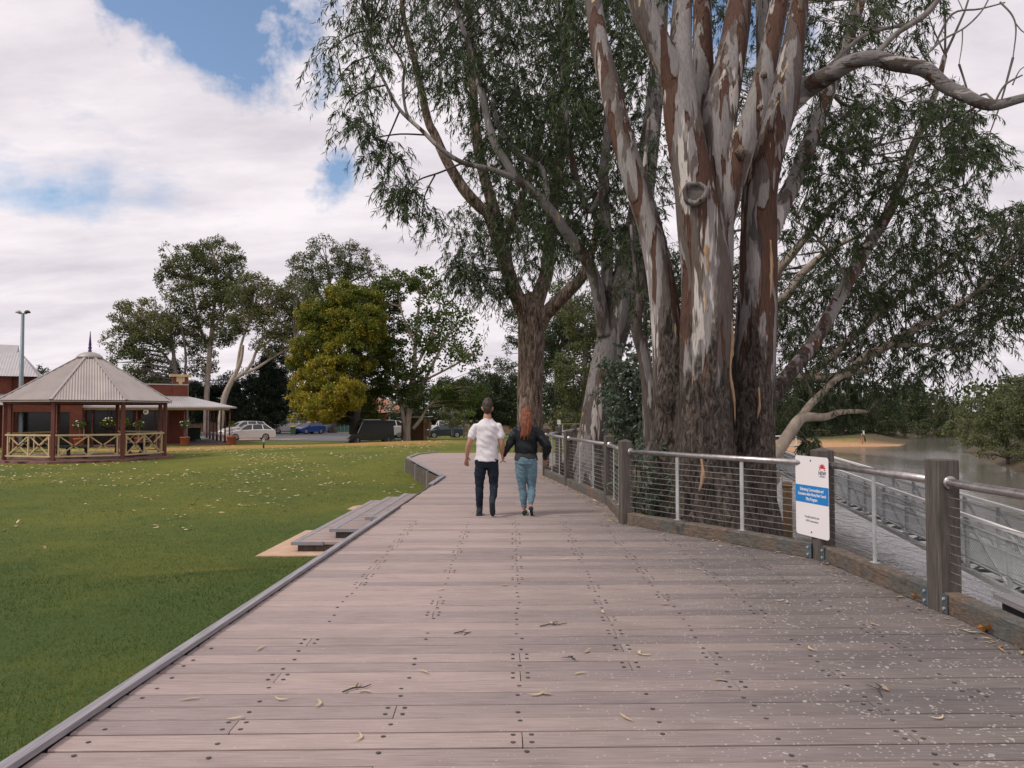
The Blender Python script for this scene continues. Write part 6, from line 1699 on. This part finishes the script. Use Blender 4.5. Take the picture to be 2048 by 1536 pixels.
# fences, wall, house at the back of the car park
def paling(name, label, a, b, h, mat, wpl):
    pa, pb = Vector(a), Vector(b)
    t = thing(name, label, 'fence', (pa.x, pa.y, gz(pa.x, pa.y)))
    inv = Matrix.Translation(-Vector(t.location))
    n = int((pb - pa).length / wpl); dv = (pb - pa).normalized(); rz = math.atan2(dv.y, dv.x)
    for k in range(n):
        p = pa + dv * ((k + 0.5) * wpl); g0 = gz(p.x, p.y)
        o = MB().box((p.x, p.y, g0 + h / 2 - 0.1 + br.uniform(-0.02, 0.02)), (wpl * 0.94, 0.03 + 0.02 * (k % 2), h + 0.2), rz).build('paling', mat, t); o.matrix_parent_inverse = inv
    return t
paling('paling_fence', 'brown paling fence behind the white cars', (-44, 99, 0), (-26, 101, 0), 1.8, M['fence'], 0.5)
paling('sheet_fence', 'teal sheet-metal fence behind the yellowing tree', (-25.6, 101, 0), (-17.5, 102, 0), 1.75, M['teal'], 0.5)
paling('garden_wall', 'low pale garden wall beyond the parked ute', (-9, 104, 0), (6, 106, 0), 0.9, M['tan'], 1.5)
q = at(757, 850, 112); t = thing('tiled_house', 'far house with a brick-red tiled roof between the trees', 'house', (q.x, q.y, gz(q.x, q.y)), R(8))
MB().box((0, 0, 1.3), (8, 7, 2.8)).build('wall', M['brick'], t)
MB().add([(-4.6, -4.1, 2.6), (4.6, -4.1, 2.6), (4.6, 4.1, 2.6), (-4.6, 4.1, 2.6), (-1.2, 0, 4.7), (1.2, 0, 4.7)], [(0, 1, 5, 4), (1, 2, 5), (2, 3, 4, 5), (3, 0, 4), (3, 2, 1, 0)]).build('roof', M['tile'], t)
for x in (-2.2, 2.0):
    wn = MB().box((x, -3.52, 1.4), (1.4, 0.06, 1.2)).build('window', M['dark'], t); MB().box((x, -3.56, 0.76), (1.6, 0.12, 0.08)).build('sill', M['cream'], wn)
q = at(779, 862, 100); t = thing('steel_pole', 'pale slim steel pole beside the kiosk roof', 'pole', (q.x, q.y, gz(q.x, q.y)))
MB().lathe([(0.10, -0.2), (0.10, 4.0), (0.03, 4.06)], (0, 0, 0), 10).build('shaft', M['white'], t, True); MB().lathe([(0.2, 0.0), (0.2, 0.05)], (0, 0, 0), 10).build('base_plate', M['galv'], t)
# little notices near the water
for (px, yb, Z, h, lb, colr) in ((1118, 880, 38, 1.25, 'small white notice on a thin post behind the railing', 'galv'), (1725, 885, 92, 1.4, 'small white notice on an orange post on the beach', 'tile')):
    q = at(px, yb, Z); g0 = gz(q.x, q.y)
    t = thing('notice_sign', lb, 'sign', (q.x, q.y, g0))
    MB().tube([(0, 0, -0.2), (0, 0, h)], 0.035 * Z / 38, 8).build('post', M[colr], t)
    MB().box((0, -0.05 * Z / 38, h), (0.22 * Z / 50, 0.02, 0.30 * Z / 50)).build('board', M['white'], t)
q0, q1 = at(1122, 848, 40), at(1185, 848, 41)
t = thing('boom_rail', 'pale horizontal pipe rail behind the leaning gum', 'railing', (q0.x, q0.y, gz(q0.x, q0.y)))
inv = Matrix.Translation(-Vector(t.location))
o = MB().tube([q0, q1], 0.025, 8).build('rail', M['tan'], t); o.matrix_parent_inverse = inv
for q in (q0.lerp(q1, 0.05), q0.lerp(q1, 0.95)):
    o = MB().tube([(q.x, q.y, gz(q.x, q.y) - 0.2), q], 0.03, 8).build('post', M['galv'], t); o.matrix_parent_inverse = inv
# ================================================================== the couple
def loft(mb, rings, n=18):
    """stack of level ellipses (x, y, z, rx, ry)"""
    vs, fs = [], []
    for x, y_, z, rx, ry in rings:
        for j in range(n):
            a = 2 * math.pi * j / n
            vs.append((x + rx * math.cos(a), y_ + ry * math.sin(a), z))
    for i in range(len(rings) - 1):
        for j in range(n): fs.append((i * n + j, i * n + (j + 1) % n, (i + 1) * n + (j + 1) % n, (i + 1) * n + j))
    fs += [tuple(range(n - 1, -1, -1)), tuple((len(rings) - 1) * n + j for j in range(n))]
    return mb.add(vs, fs)
def ball(mb, c, r, n=16, m=10):
    vs, fs = [], []
    for i in range(m + 1):
        th = math.pi * (i + 0.001) / (m + 0.002)
        for j in range(n):
            a = 2 * math.pi * j / n
            vs.append((c[0] + r[0] * math.sin(th) * math.cos(a), c[1] + r[1] * math.sin(th) * math.sin(a), c[2] + r[2] * math.cos(th)))
    for i in range(m):
        for j in range(n): fs.append((i * n + j, i * n + (j + 1) % n, (i + 1) * n + (j + 1) % n, (i + 1) * n + j))
    fs += [tuple(range(n)), tuple(m * n + j for j in reversed(range(n)))]
    return mb.add(vs, fs)
def limbt(mb, pts, rad, n=14, per=4):
    q, r = resample(pts, rad, per)
    mb.tube(q, r, n)
    ball(mb, q[0], (r[0],) * 3); ball(mb, q[-1], (r[-1],) * 3)
def hand(mb, wrist, down, side, front, curl=0.3, thumb=1, s=1.0):
    """palm and five fingers: down = along the fingers, side = across the palm, front = the way the fingers curl"""
    wrist, down, side, front = Vector(wrist), Vector(down).normalized(), Vector(side).normalized(), Vector(front).normalized()
    k0, k1, k2 = wrist, wrist + down * 0.045 * s, wrist + down * 0.09 * s
    n = 12; vs, fs = [], []
    rr = [(0.026, 0.020), (0.036, 0.017), (0.040, 0.014)]
    for c, (a_, b_) in zip((k0, k1, k2), rr):
        for j in range(n):
            a = 2 * math.pi * j / n
            vs.append(c + side * (math.cos(a) * a_ * s) + front * (math.sin(a) * b_ * s))
    for i in range(2):
        for j in range(n): fs.append((i * n + j, i * n + (j + 1) % n, (i + 1) * n + (j + 1) % n, (i + 1) * n + j))
    fs += [tuple(range(n - 1, -1, -1)), tuple(2 * n + j for j in range(n))]
    mb.add(vs, fs)
    for f, ln in zip((-1.5, -0.5, 0.5, 1.5), (0.062, 0.078, 0.083, 0.074)):
        b = wrist + down * 0.082 * s + side * (f * 0.021 * s)
        d1 = (down + front * curl * 0.8 + side * f * 0.05).normalized(); d2 = (down * (1 - curl * 0.6) + front * curl * 1.8 + side * f * 0.05).normalized(); d3 = (down * (1 - curl * 1.5) + front * curl * 2.0).normalized()
        p1 = b + d1 * ln * 0.45 * s; p2 = p1 + d2 * ln * 0.32 * s; p3 = p2 + d3 * ln * 0.26 * s
        mb.tube([b - down * 0.012, b, p1, p2, p3], [0.0095 * s, 0.0095 * s, 0.009 * s, 0.0082 * s, 0.0065 * s], 8)
    tb = wrist + down * 0.025 * s + side * (thumb * 0.028 * s)
    t1 = tb + (down * 0.7 + side * thumb * 0.55 + front * 0.35).normalized() * 0.038 * s; t2 = t1 + (down * 0.9 + side * thumb * 0.15 + front * 0.45).normalized() * 0.032 * s
    mb.tube([tb - down * 0.01, tb, t1, t2], [0.013 * s, 0.012 * s, 0.0105 * s, 0.008 * s], 8)
def rumple(o, amp, sc, seed=0.0):
    me = o.data
    n = len(me.vertices)
    co = np.empty(n * 3, np.float32); me.vertices.foreach_get('co', co); co = co.reshape(-1, 3)
    no = np.empty(n * 3, np.float32); me.vertex_normals.foreach_get('vector', no); no = no.reshape(-1, 3)
    f = np.array([noise.noise(Vector((p[0] * sc[0] + seed, p[1] * sc[1], p[2] * sc[2] + p[0] * sc[2] * 0.6))) for p in co], np.float32)
    me.vertices.foreach_set('co', (co + no * (f * amp)[:, None]).ravel()); me.update()
def garment(name, mb, mat, parent, voxel=0.008, it=3, amp=0.0, sc=(8, 8, 14), seed=0.0):
    o = bake(mb.build(name, mat, parent, True), voxel, it)
    if amp: rumple(o, amp, sc, seed)
    o.data.polygons.foreach_set('use_smooth', [True] * len(o.data.polygons))
    return o
def head(mb, c, rx, ry, rz):
    cx, cy, cz = c
    ball(mb, c, (rx, ry, rz), 20, 14)
    ball(mb, (cx, cy + 0.035, cz - rz * 0.45), (rx * 0.78, ry * 0.62, rz * 0.56))
    for sg in (-1, 1):
        ball(mb, (cx + sg * (rx + 0.004), cy - 0.005, cz - 0.02), (0.011, 0.020, 0.032), 10, 8)
        ball(mb, (cx + sg * 0.03, cy + ry * 0.86, cz + 0.0), (0.018, 0.014, 0.010), 10, 8)
    mb.tube([(cx, cy + ry * 0.92, cz + 0.012), (cx, cy + ry * 1.13, cz - 0.035), (cx, cy + ry * 0.95, cz - 0.048)], [0.008, 0.013, 0.010], 8)
    mb.tube([(cx - 0.024, cy + ry * 0.90, cz - 0.072), (cx, cy + ry * 0.97, cz - 0.07), (cx + 0.024, cy + ry * 0.90, cz - 0.072)], [0.006, 0.009, 0.006], 8)

# man
man = thing('person', 'person in a plain white t-shirt and dark jeans walking away, hand in hand', 'person', (-0.43, 11.56, 0.0))
b = MB()
tor = [(.04, 0, .80, .145, .10), (.04, 0, .92, .15, .105), (.045, 0, 1.06, .145, .10), (.05, 0, 1.2, .165, .11), (.05, 0, 1.32, .175, .11), (.05, 0, 1.39, .15, .085), (.05, 0.0, 1.45, .075, .068), (.052, .015, 1.56, .056, .06)]
loft(b, tor); head(b, (.053, .03, 1.665), .078, .094, .118)
LS, LE, LW = (-.118, 0, 1.352), (-.222, -.03, 1.12), (-.262, .035, .905)
RS, RE_, RW = (.218, 0, 1.352), (.272, -.03, 1.12), (.280, .03, .945)
limbt(b, [LS, (-.170, -.008, 1.26), LE, (-.25, .0, 1.02), LW], [.056, .050, .041, .042, .027]); limbt(b, [RS, (.250, -.008, 1.26), RE_, (.278, .0, 1.03), RW], [.056, .050, .041, .042, .027])
hand(b, LW, (-.12, .10, -1), (0.75, 0.55, 0.0), (.45, .85, 0), 0.22, 1); hand(b, RW, (.05, .05, -1), (0.1, 1, 0), (1, 0.0, 0), 0.55, 1)
LH, LK, LA = (-.045, 0, .84), (-.070, .03, .46), (-.068, .045, .10)
RH, RK, RA = (.130, 0, .84), (.150, .03, .47), (.132, -.17, .235)
limbt(b, [LH, (-.062, .02, .64), LK, (-.072, .01, .32), LA], [.088, .078, .055, .054, .036]); limbt(b, [RH, (.142, .02, .64), RK, (.148, -.06, .36), RA], [.088, .078, .055, .054, .036])
limbt(b, [(-.068, .02, .05), (-.075, .10, .04), (-.085, .20, .03)], [.036, .036, .028]); limbt(b, [(.132, -.19, .20), (.134, -.17, .12), (.136, -.12, .045)], [.034, .034, .028])
garment('body', b, M['skin'], man, 0.0065, 2)
g = MB(); e = 0.014
loft(g, [(.04, 0, .835, .186, .142), (.04, 0, .90, .180, .134), (.045, 0, 1.0, .168, .122), (.05, 0, 1.12, .174, .125), (.05, 0, 1.22, .182, .127), (.05, 0, 1.32, .198, .124), (.05, 0, 1.375, .192, .112), (.05, 0, 1.415, .155, .098), (.05, 0, 1.45, .108, .086), (.05, 0.005, 1.485, .076, .078)], 24)
limbt(g, [LS, (-.155, -.005, 1.30), (-.190, -.01, 1.215)], [.068, .067, .067]); limbt(g, [RS, (.242, -.005, 1.30), (.262, -.01, 1.215)], [.068, .067, .067])
garment('t_shirt', g, M['tee'], man, 0.0075, 4, 0.020, (9, 9, 15), 3.0)
g = MB()
loft(g, [(.04, 0, .74, .135, .10), (.04, 0, .82, .166, .12), (.04, 0, .90, .160, .115), (.04, 0, .93, .15, .105)], 22)
limbt(g, [(-.040, -.01, .84), (-.060, .015, .64), LK, (-.072, .008, .32), (-.068, .045, .12)], [.100, .088, .065, .062, .047]); limbt(g, [(.122, -.01, .84), (.142, .015, .64), RK, (.148, -.06, .36), (.133, -.165, .25)], [.100, .088, .065, .062, .047])
garment('jeans', g, M['navyjean'], man, 0.008, 3, 0.010, (9, 9, 20), 7.0)
for nm, pts, rad in (('shoe', [(-.068, .0, .055), (-.074, .09, .05), (-.085, .20, .038), (-.088, .245, .030)], [.044, .046, .044, .030]), ('shoe', [(.132, -.215, .225), (.133, -.185, .15), (.136, -.14, .07), (.138, -.105, .036)], [.043, .045, .045, .032])):
    g = MB(); limbt(g, pts, rad)
    if pts[0][2] < 0.1: g.box((-.078, .11, .012), (.088, .31, .022)); limbt(g, [(-.068, .03, .06), (-.068, .045, .12)], [.045, .050])
    else: limbt(g, [(.132, -.19, .22), (.132, -.165, .27)], [.045, .050])
    garment(nm, g, M['shoe'], man, 0.007, 2)
g = MB()
ball(g, (.053, .010, 1.695), (.082, .098, .098), 20, 12); ball(g, (.060, .03, 1.765), (.066, .080, .050)); ball(g, (.053, -.03, 1.635), (.068, .062, .075))
garment('hair', g, M['hairbrown'], man, 0.007, 2, 0.010, (40, 40, 18), 1.0)

# woman
wom = thing('person', 'person with long red hair, black leather jacket and blue jeans walking away', 'person', (0.217, 11.6, 0.0))
b = MB()
loft(b, [(.0, 0, .80, .150, .11), (.0, 0, .90, .145, .105), (.0, 0, 1.02, .115, .085), (.0, 0, 1.15, .135, .095), (.0, 0, 1.27, .150, .095), (.0, 0, 1.34, .12, .075), (.0, 0, 1.385, .052, .052), (.0, .01, 1.47, .046, .05)])
head(b, (.0, .025, 1.545), .072, .088, .108)
LS, LE, LW = (-.135, 0, 1.31), (-.255, -.03, 1.085), (-.348, .02, .925)
RS, RE_, RW = (.135, 0, 1.31), (.300, -.07, 1.075), (.292, .05, .865)
limbt(b, [LS, (-.20, -.015, 1.2), LE, LW], [.045, .042, .034, .023]); limbt(b, [RS, (.225, -.03, 1.2), RE_, RW], [.045, .042, .034, .023])
hand(b, LW, (-.1, .05, -1), (0.1, 1, 0), (-1, 0.0, 0), 0.5, 1, 0.88); hand(b, RW, (.05, .25, -1), (-0.7, 0.6, 0), (-.5, .8, 0), 0.4, -1, 0.88)
LH, LK, LA = (-.080, 0, .80), (-.062, .03, .45), (-.030, .02, .11)
RH, RK, RA = (.080, 0, .80), (.085, .04, .45), (.070, -.10, .185)
limbt(b, [LH, (-.075, .02, .62), LK, (-.045, .01, .30), LA], [.088, .078, .054, .052, .032]); limbt(b, [RH, (.085, .025, .62), RK, (.082, -.02, .31), RA], [.088, .078, .054, .052, .032])
limbt(b, [(-.030, .0, .045), (-.02, .08, .035), (-.015, .16, .028)], [.030, .032, .025]); limbt(b, [(.070, -.125, .14), (.08, -.09, .08), (.09, -.03, .035)], [.029, .031, .025])
garment('body', b, M['skin'], wom, 0.0065, 2)
g = MB()
loft(g, [(.0, 0, .74, .125, .10), (.0, -.01, .80, .168, .135), (.0, -.01, .86, .168, .130), (.0, 0, .93, .150, .112), (.0, 0, .97, .135, .10)], 22)
limbt(g, [(-.078, -.012, .80), (-.075, .015, .62), LK, (-.045, .01, .30), (-.031, .02, .145)], [.098, .088, .063, .060, .042]); limbt(g, [(.078, -.012, .80), (.085, .02, .62), RK, (.082, -.02, .31), (.072, -.09, .215)], [.098, .088, .063, .060, .042])
garment('jeans', g, M['bluejean'], wom, 0.008, 3, 0.011, (9, 9, 22), 2.0)
g = MB(); loft(g, [(.0, 0, .845, .178, .140), (.0, 0, .90, .176, .132), (.0, 0, .99, .150, .115), (.0, 0, 1.08, .135, .10)], 22)
garment('shirt', g, M['greyshirt'], wom, 0.008, 2, 0.008, (9, 9, 9), 4.0)
g = MB()
loft(g, [(.0, 0, .955, .178, .135), (.0, 0, .985, .182, .138), (.0, 0, 1.08, .175, .132), (.0, 0, 1.2, .182, .132), (.0, 0, 1.29, .190, .125), (.0, 0, 1.345, .165, .10), (.0, 0, 1.385, .085, .085), (.0, .0, 1.405, .075, .08)], 24)
limbt(g, [(-.15, 0, 1.30), (-.205, -.015, 1.2), LE, (-.305, -.005, 1.0), (-.342, .018, .94)], [.070, .066, .058, .048, .042]); limbt(g, [(.15, 0, 1.30), (.235, -.03, 1.2), (.312, -.07, 1.08), (.305, -.01, .96), (.293, .045, .885)], [.072, .074, .076, .056, .044])
ball(g, (.335, -.06, 1.055), (.055, .05, .06)); ball(g, (.27, -.05, 1.13), (.075, .065, .085))
garment('leather_jacket', g, M['leather'], wom, 0.008, 2, 0.018, (7, 7, 12), 9.0)
for pts, rad, bx in (([(-.032, -.015, .04), (-.022, .07, .035), (-.015, .16, .03), (-.012, .20, .026)], [.036, .037, .036, .026], True), ([(.070, -.135, .125), (.079, -.10, .075), (.088, -.05, .04), (.092, -.01, .03)], [.036, .038, .037, .028], False)):
    g = MB(); limbt(g, pts, rad)
    garment('shoe', g, M['shoe'], wom, 0.007, 2)
    so = MB(); so.tube([Vector(p) + Vector((0, -0.006 if not bx else 0, -0.022)) for p in pts], [r * 0.98 for r in rad], 12, ell=[(r * 0.98, 0.012) for r in rad])
    so.build('sole', M['white'], wom, True)
g = MB()
ball(g, (.0, .01, 1.565), (.083, .098, .100), 20, 12); ball(g, (.0, -.04, 1.50), (.080, .070, .10))
g.tube(resample([(-.002, -.075, 1.56), (-.006, -.115, 1.44), (-.012, -.135, 1.33), (-.022, -.14, 1.25), (-.03, -.135, 1.195)], [1] * 5, 4)[0], 0.05, 16, ell=[(w_, w_ * 0.55) for w_ in np.interp(np.linspace(0, 1, 17), [0, 0.25, 0.6, 0.85, 1], [.078, .072, .062, .046, .012])])
for k in range(9):
    fx = -0.066 + k * 0.0165; ph = k * 1.7
    q, r_ = resample([(fx * 0.9, -.085, 1.58), (fx * 1.05 + .008 * math.sin(ph), -.125 + abs(fx) * .35, 1.44), (fx * .95 - .012 + .012 * math.sin(ph + 1), -.145 + abs(fx) * .3, 1.33), (fx * .9 - .024 + .014 * math.sin(ph + 2), -.15 + abs(fx) * .25, 1.25), (fx * .75 - .034 + .016 * math.sin(ph + 3), -.14, 1.19 + .03 * math.sin(ph * 2))], [.016, .018, .017, .014, .004], 4)
    g.tube(q, r_, 8)
garment('hair', g, M['hairred'], wom, 0.006, 1, 0.010, (60, 60, 4), 5.0)

# ================================================================== fallen leaves and twigs
def leaf_mesh(name, L, W, curl, mat, tint):
    vs, fs = [], []
    n = 7
    for i in range(n + 1):
        t = i / n
        ww = W * math.sin(math.pi * min(0.98, t * 0.96 + 0.02)) ** 0.8 / 2
        x = L * (t - 0.5); y_ = 0.25 * L * curl * (t - 0.5) ** 2 * 4; z = 0.006 + abs(curl) * 0.05 * L * (t - 0.5) ** 2 * 4
        vs += [(x, y_ - ww, z + 0.10 * ww), (x, y_, z), (x, y_ + ww, z + 0.22 * ww)]
    for i in range(n):
        for j in range(2): fs.append((i * 3 + j, i * 3 + j + 3, i * 3 + j + 4, i * 3 + j + 1))
    me = bpy.data.meshes.new(name); me.from_pydata(vs, [], fs); me.update()
    a = me.attributes.new('tint', 'FLOAT', 'FACE'); a.data.foreach_set('value', np.full(len(fs), tint, np.float32))
    me.materials.append(mat)
    return me
variants = [leaf_mesh('fallen_leaf', L, W, c, M['dryleaf'], t) for L, W, c, t in ((.105, .018, .8, .62), (.085, .02, -.5, .75), (.12, .016, .3, .5), (.075, .026, .6, .3), (.095, .015, 1.2, .7))]
def leaf_at(px, py, rz, v):
    q = on(px, py, 0.0)
    o = bpy.data.objects.new('fallen_leaf', variants[v]); COL.objects.link(o)
    o.location = (q.x, q.y, 0.004); o.rotation_euler = (0, 0, rz)
    tag(o, 'dry gum leaf lying on the boardwalk planks', 'leaf', 'dry gum leaves scattered on the boardwalk')
lr_ = random.Random(3)
for px, py in ((722, 1478), (712, 1376), (730, 1384), (1075, 1392), (1090, 1390), (1205, 1226), (1174, 1305), (1160, 1348), (1290, 1312), (1278, 1308), (1105, 1250), (848, 1345), (930, 1268), (1575, 1206), (1560, 1203), (1250, 1438), (1440, 1362), (1770, 1380), (1905, 1254), (1930, 1262), (1940, 1266), (1800, 1196), (1690, 1162), (1480, 1095), (1500, 1092), (1515, 1096), (1535, 1098), (1548, 1092), (1425, 1082), (1440, 1084), (1640, 1120), (1655, 1128), (560, 1402), (470, 1440), (880, 1180), (640, 1410), (1010, 1172), (1130, 1120), (1400, 1140), (1330, 1210), (1620, 1300), (1880, 1440), (1745, 1250), (520, 1298), (380, 1400)):
    leaf_at(px, py, lr_.uniform(0, 6.28), lr_.randrange(5))
# the three orange broad leaves by the kick beam
def broad(px, py, rz, lb):
    q = on(px, py, 0.0)
    vs, fs = [(0, 0, 0.03)], []
    for k in range(10):
        a = 2 * math.pi * k / 10; r = 0.075 if k % 2 == 0 else 0.038
        vs.append((r * math.cos(a), r * math.sin(a) * 0.8, 0.012 + 0.05 * abs(math.sin(a * 1.5 + 1))))
    for k in range(10): fs.append((0, 1 + k, 1 + (k + 1) % 10))
    me = bpy.data.meshes.new('fallen_broad_leaf'); me.from_pydata(vs, [], fs); me.update()
    a = me.attributes.new('tint', 'FLOAT', 'FACE'); a.data.foreach_set('value', np.full(10, 0.97, np.float32)); me.materials.append(M['dryleaf'])
    o = bpy.data.objects.new('fallen_broad_leaf', me); COL.objects.link(o); o.location = (q.x, q.y, 0.003); o.rotation_euler = (0.35, 0.2, rz)
    tag(o, lb, 'leaf')
broad(1906, 1232, 0.4, 'curled orange broad leaf against the kick beam beside the stout railing post'); broad(1972, 1268, 2.0, 'crumpled orange broad leaf further along the same kick beam'); broad(1832, 1203, 1.2, 'flat brown leaf at the bracket left of the stout railing post')
for px, py, L, rz, lb in ((1108, 1252, .22, .3, 'dark sprig of twigs on the planks ahead of the centre joints'), (925, 1268, .12, .1, 'short dark twig lying on the planks'), (1760, 1382, .2, 1.2, 'bent dark twig near the lower right planks'), (715, 1380, .18, .6, 'dry pale twig with leaves on the left-hand planks'), (1145, 1318, .07, 2., 'tiny curled dark twig right of the centre joints')):
    q = on(px, py, 0.0)
    t = thing('fallen_twig', lb, 'twig', (q.x, q.y, 0.008), rz)
    MB().tube([(-L / 2, 0, 0), (-L * .1, .012, .006), (L * .2, -.01, .004), (L / 2, .015, .002)], [.004, .0045, .0035, .002], 6).build('stem', M['darktwig'], t)
    MB().tube([(-L * .05, .01, .005), (L * .12, .05, .008), (L * .25, .07, .004)], [.003, .0025, .0015], 5).build('side_twig', M['darktwig'], t)
# litter gathered along the kick beams
def scatter_leaves(name, X, Y, Z, L, W, tint, label):
    n = len(X)
    P = np.stack([X, Y, Z], -1)
    D = unit(np.stack([rng.normal(size=n), rng.normal(size=n), rng.normal(size=n) * 0.16], -1))
    s = unit(np.cross(D, np.stack([rng.normal(size=n) * 0.3, rng.normal(size=n) * 0.3, np.ones(n)], -1)))
    V = np.empty((n, 4, 3)); L = L[:, None]; W = W[:, None]
    V[:, 0] = P; V[:, 1] = P + D * L * 0.45 + s * W * 0.5; V[:, 2] = P + D * L; V[:, 3] = P + D * L * 0.45 - s * W * 0.5
    o = quads_object(name, V.reshape(-1, 3), tint, M['dryleaf'])
    return tag(o, label, 'leaves', None, 'stuff')
X, Y = [], []
for i in range(1, len(names) - 3):
    a, b_ = FP[names[i]], FP[names[i + 1]]
    d = (b_ - a).normalized(); sd = Vector((-d.y, d.x, 0)); sd = sd if sd.x < 0 else -sd
    dens = {'B': 30, 'C': 60, 'D': 90, 'E': 70}.get(names[i], 16)
    for k in range(dens):
        p = a.lerp(b_, random.random()) + sd * (0.08 + abs(random.gauss(0, 0.12)))
        X.append(p.x); Y.append(p.y)
n = len(X)
scatter_leaves('leaf_litter', np.array(X), np.array(Y), np.full(n, 0.009), rng.uniform(.05, .12, n), rng.uniform(.012, .022, n), rng.uniform(.2, 1, n), 'dry leaf litter gathered along the foot of the railing')
# leaves on the lawn, in drifts
N0 = 26000
X = rng.uniform(-34, -2.6, N0); Y = 6.5 + 43 * rng.random(N0) ** 0.8
f = np.array([noise.noise(Vector((x * 0.16, y_ * 0.22, 3.3))) + 0.85 * noise.noise(Vector((x * 0.8, y_ * 0.8, 1.7))) for x, y_ in zip(X, Y)])
keep = (f + np.interp(Y, [6, 11, 16, 22, 40, 50], [-0.62, -0.42, -0.05, 0.06, 0.02, -0.1]) > 0.27) & (rng.random(N0) < 0.5)
keep &= ~((X > -4.1) & (Y > 11) & (Y < 18.5)) & (X < np.array([deck_left(y_) for y_ in Y]) - 0.25) & (np.hypot(X - GC.x, Y - GC.y) > 3.9)
X, Y = X[keep], Y[keep]; n = len(X)
scatter_leaves('lawn_leaves', X, Y, ground_z(X, Y) + rng.uniform(0.012, 0.03, n), rng.uniform(.07, .17, n), rng.uniform(.04, .075, n), rng.uniform(.35, 0.9, n) , 'pale fallen leaves strewn over the lawn')
# ================================================================== grass blades near the boardwalk
def blades(n, x0, x1, y0, y1, h, w_, ypow):
    X = rng.uniform(x0, x1, n); Y = y0 + (y1 - y0) * rng.random(n) ** ypow
    vis = (X / np.maximum(Y, 0.1) > -1.15) & (rng.random(n) < np.clip((y1 - Y) / (0.5 * (y1 - y0)), 0, 1))
    vis &= X < np.interp(Y, [-5, 3.41, 18.5, 26, 28.2, 29.6], [-2.53, -2.237, -1.70, -3.6, -3.57, -3.0]) - 0.045
    vis &= ~((X > -3.93) & (Y > 11.47) & (Y < 18.1))
    X, Y = X[vis], Y[vis]; n = len(X)
    P = np.stack([X, Y, ground_z(X, Y) - 0.004], -1)
    a = rng.uniform(0, 6.283, n); s = np.stack([np.cos(a), np.sin(a), np.zeros(n)], -1)
    H = rng.uniform(*h, n)[:, None]
    lean = np.stack([rng.normal(size=n), rng.normal(size=n), np.zeros(n)], -1) * 0.55
    V = np.empty((n, 3, 3)); V[:, 0] = P - s * w_; V[:, 1] = P + s * w_; V[:, 2] = P + (np.array([0, 0, 1.0]) + lean) * H
    pt = np.array([noise.noise(Vector((x * 0.9, y_ * 0.9, 0.5))) for x, y_ in zip(X, Y)])
    return V.reshape(-1, 3), np.clip(0.28 + 0.75 * pt + 0.4 * np.array([noise.noise(Vector((x * 0.23, y_ * 0.35, 4.5))) for x, y_ in zip(X, Y)]) + rng.random(n) * 0.6 - 0.2 + np.clip((Y - 6) * 0.012, 0, 0.2), 0, 1)  # tint rises with distance, following the shade painted into the near lawn
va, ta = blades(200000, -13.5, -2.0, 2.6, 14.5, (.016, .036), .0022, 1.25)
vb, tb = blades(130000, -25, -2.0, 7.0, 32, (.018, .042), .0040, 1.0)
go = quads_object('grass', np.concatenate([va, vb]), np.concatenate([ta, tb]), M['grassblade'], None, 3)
tag(go, 'short mown grass blades of the lawn beside the boardwalk', 'grass', None, 'stuff')
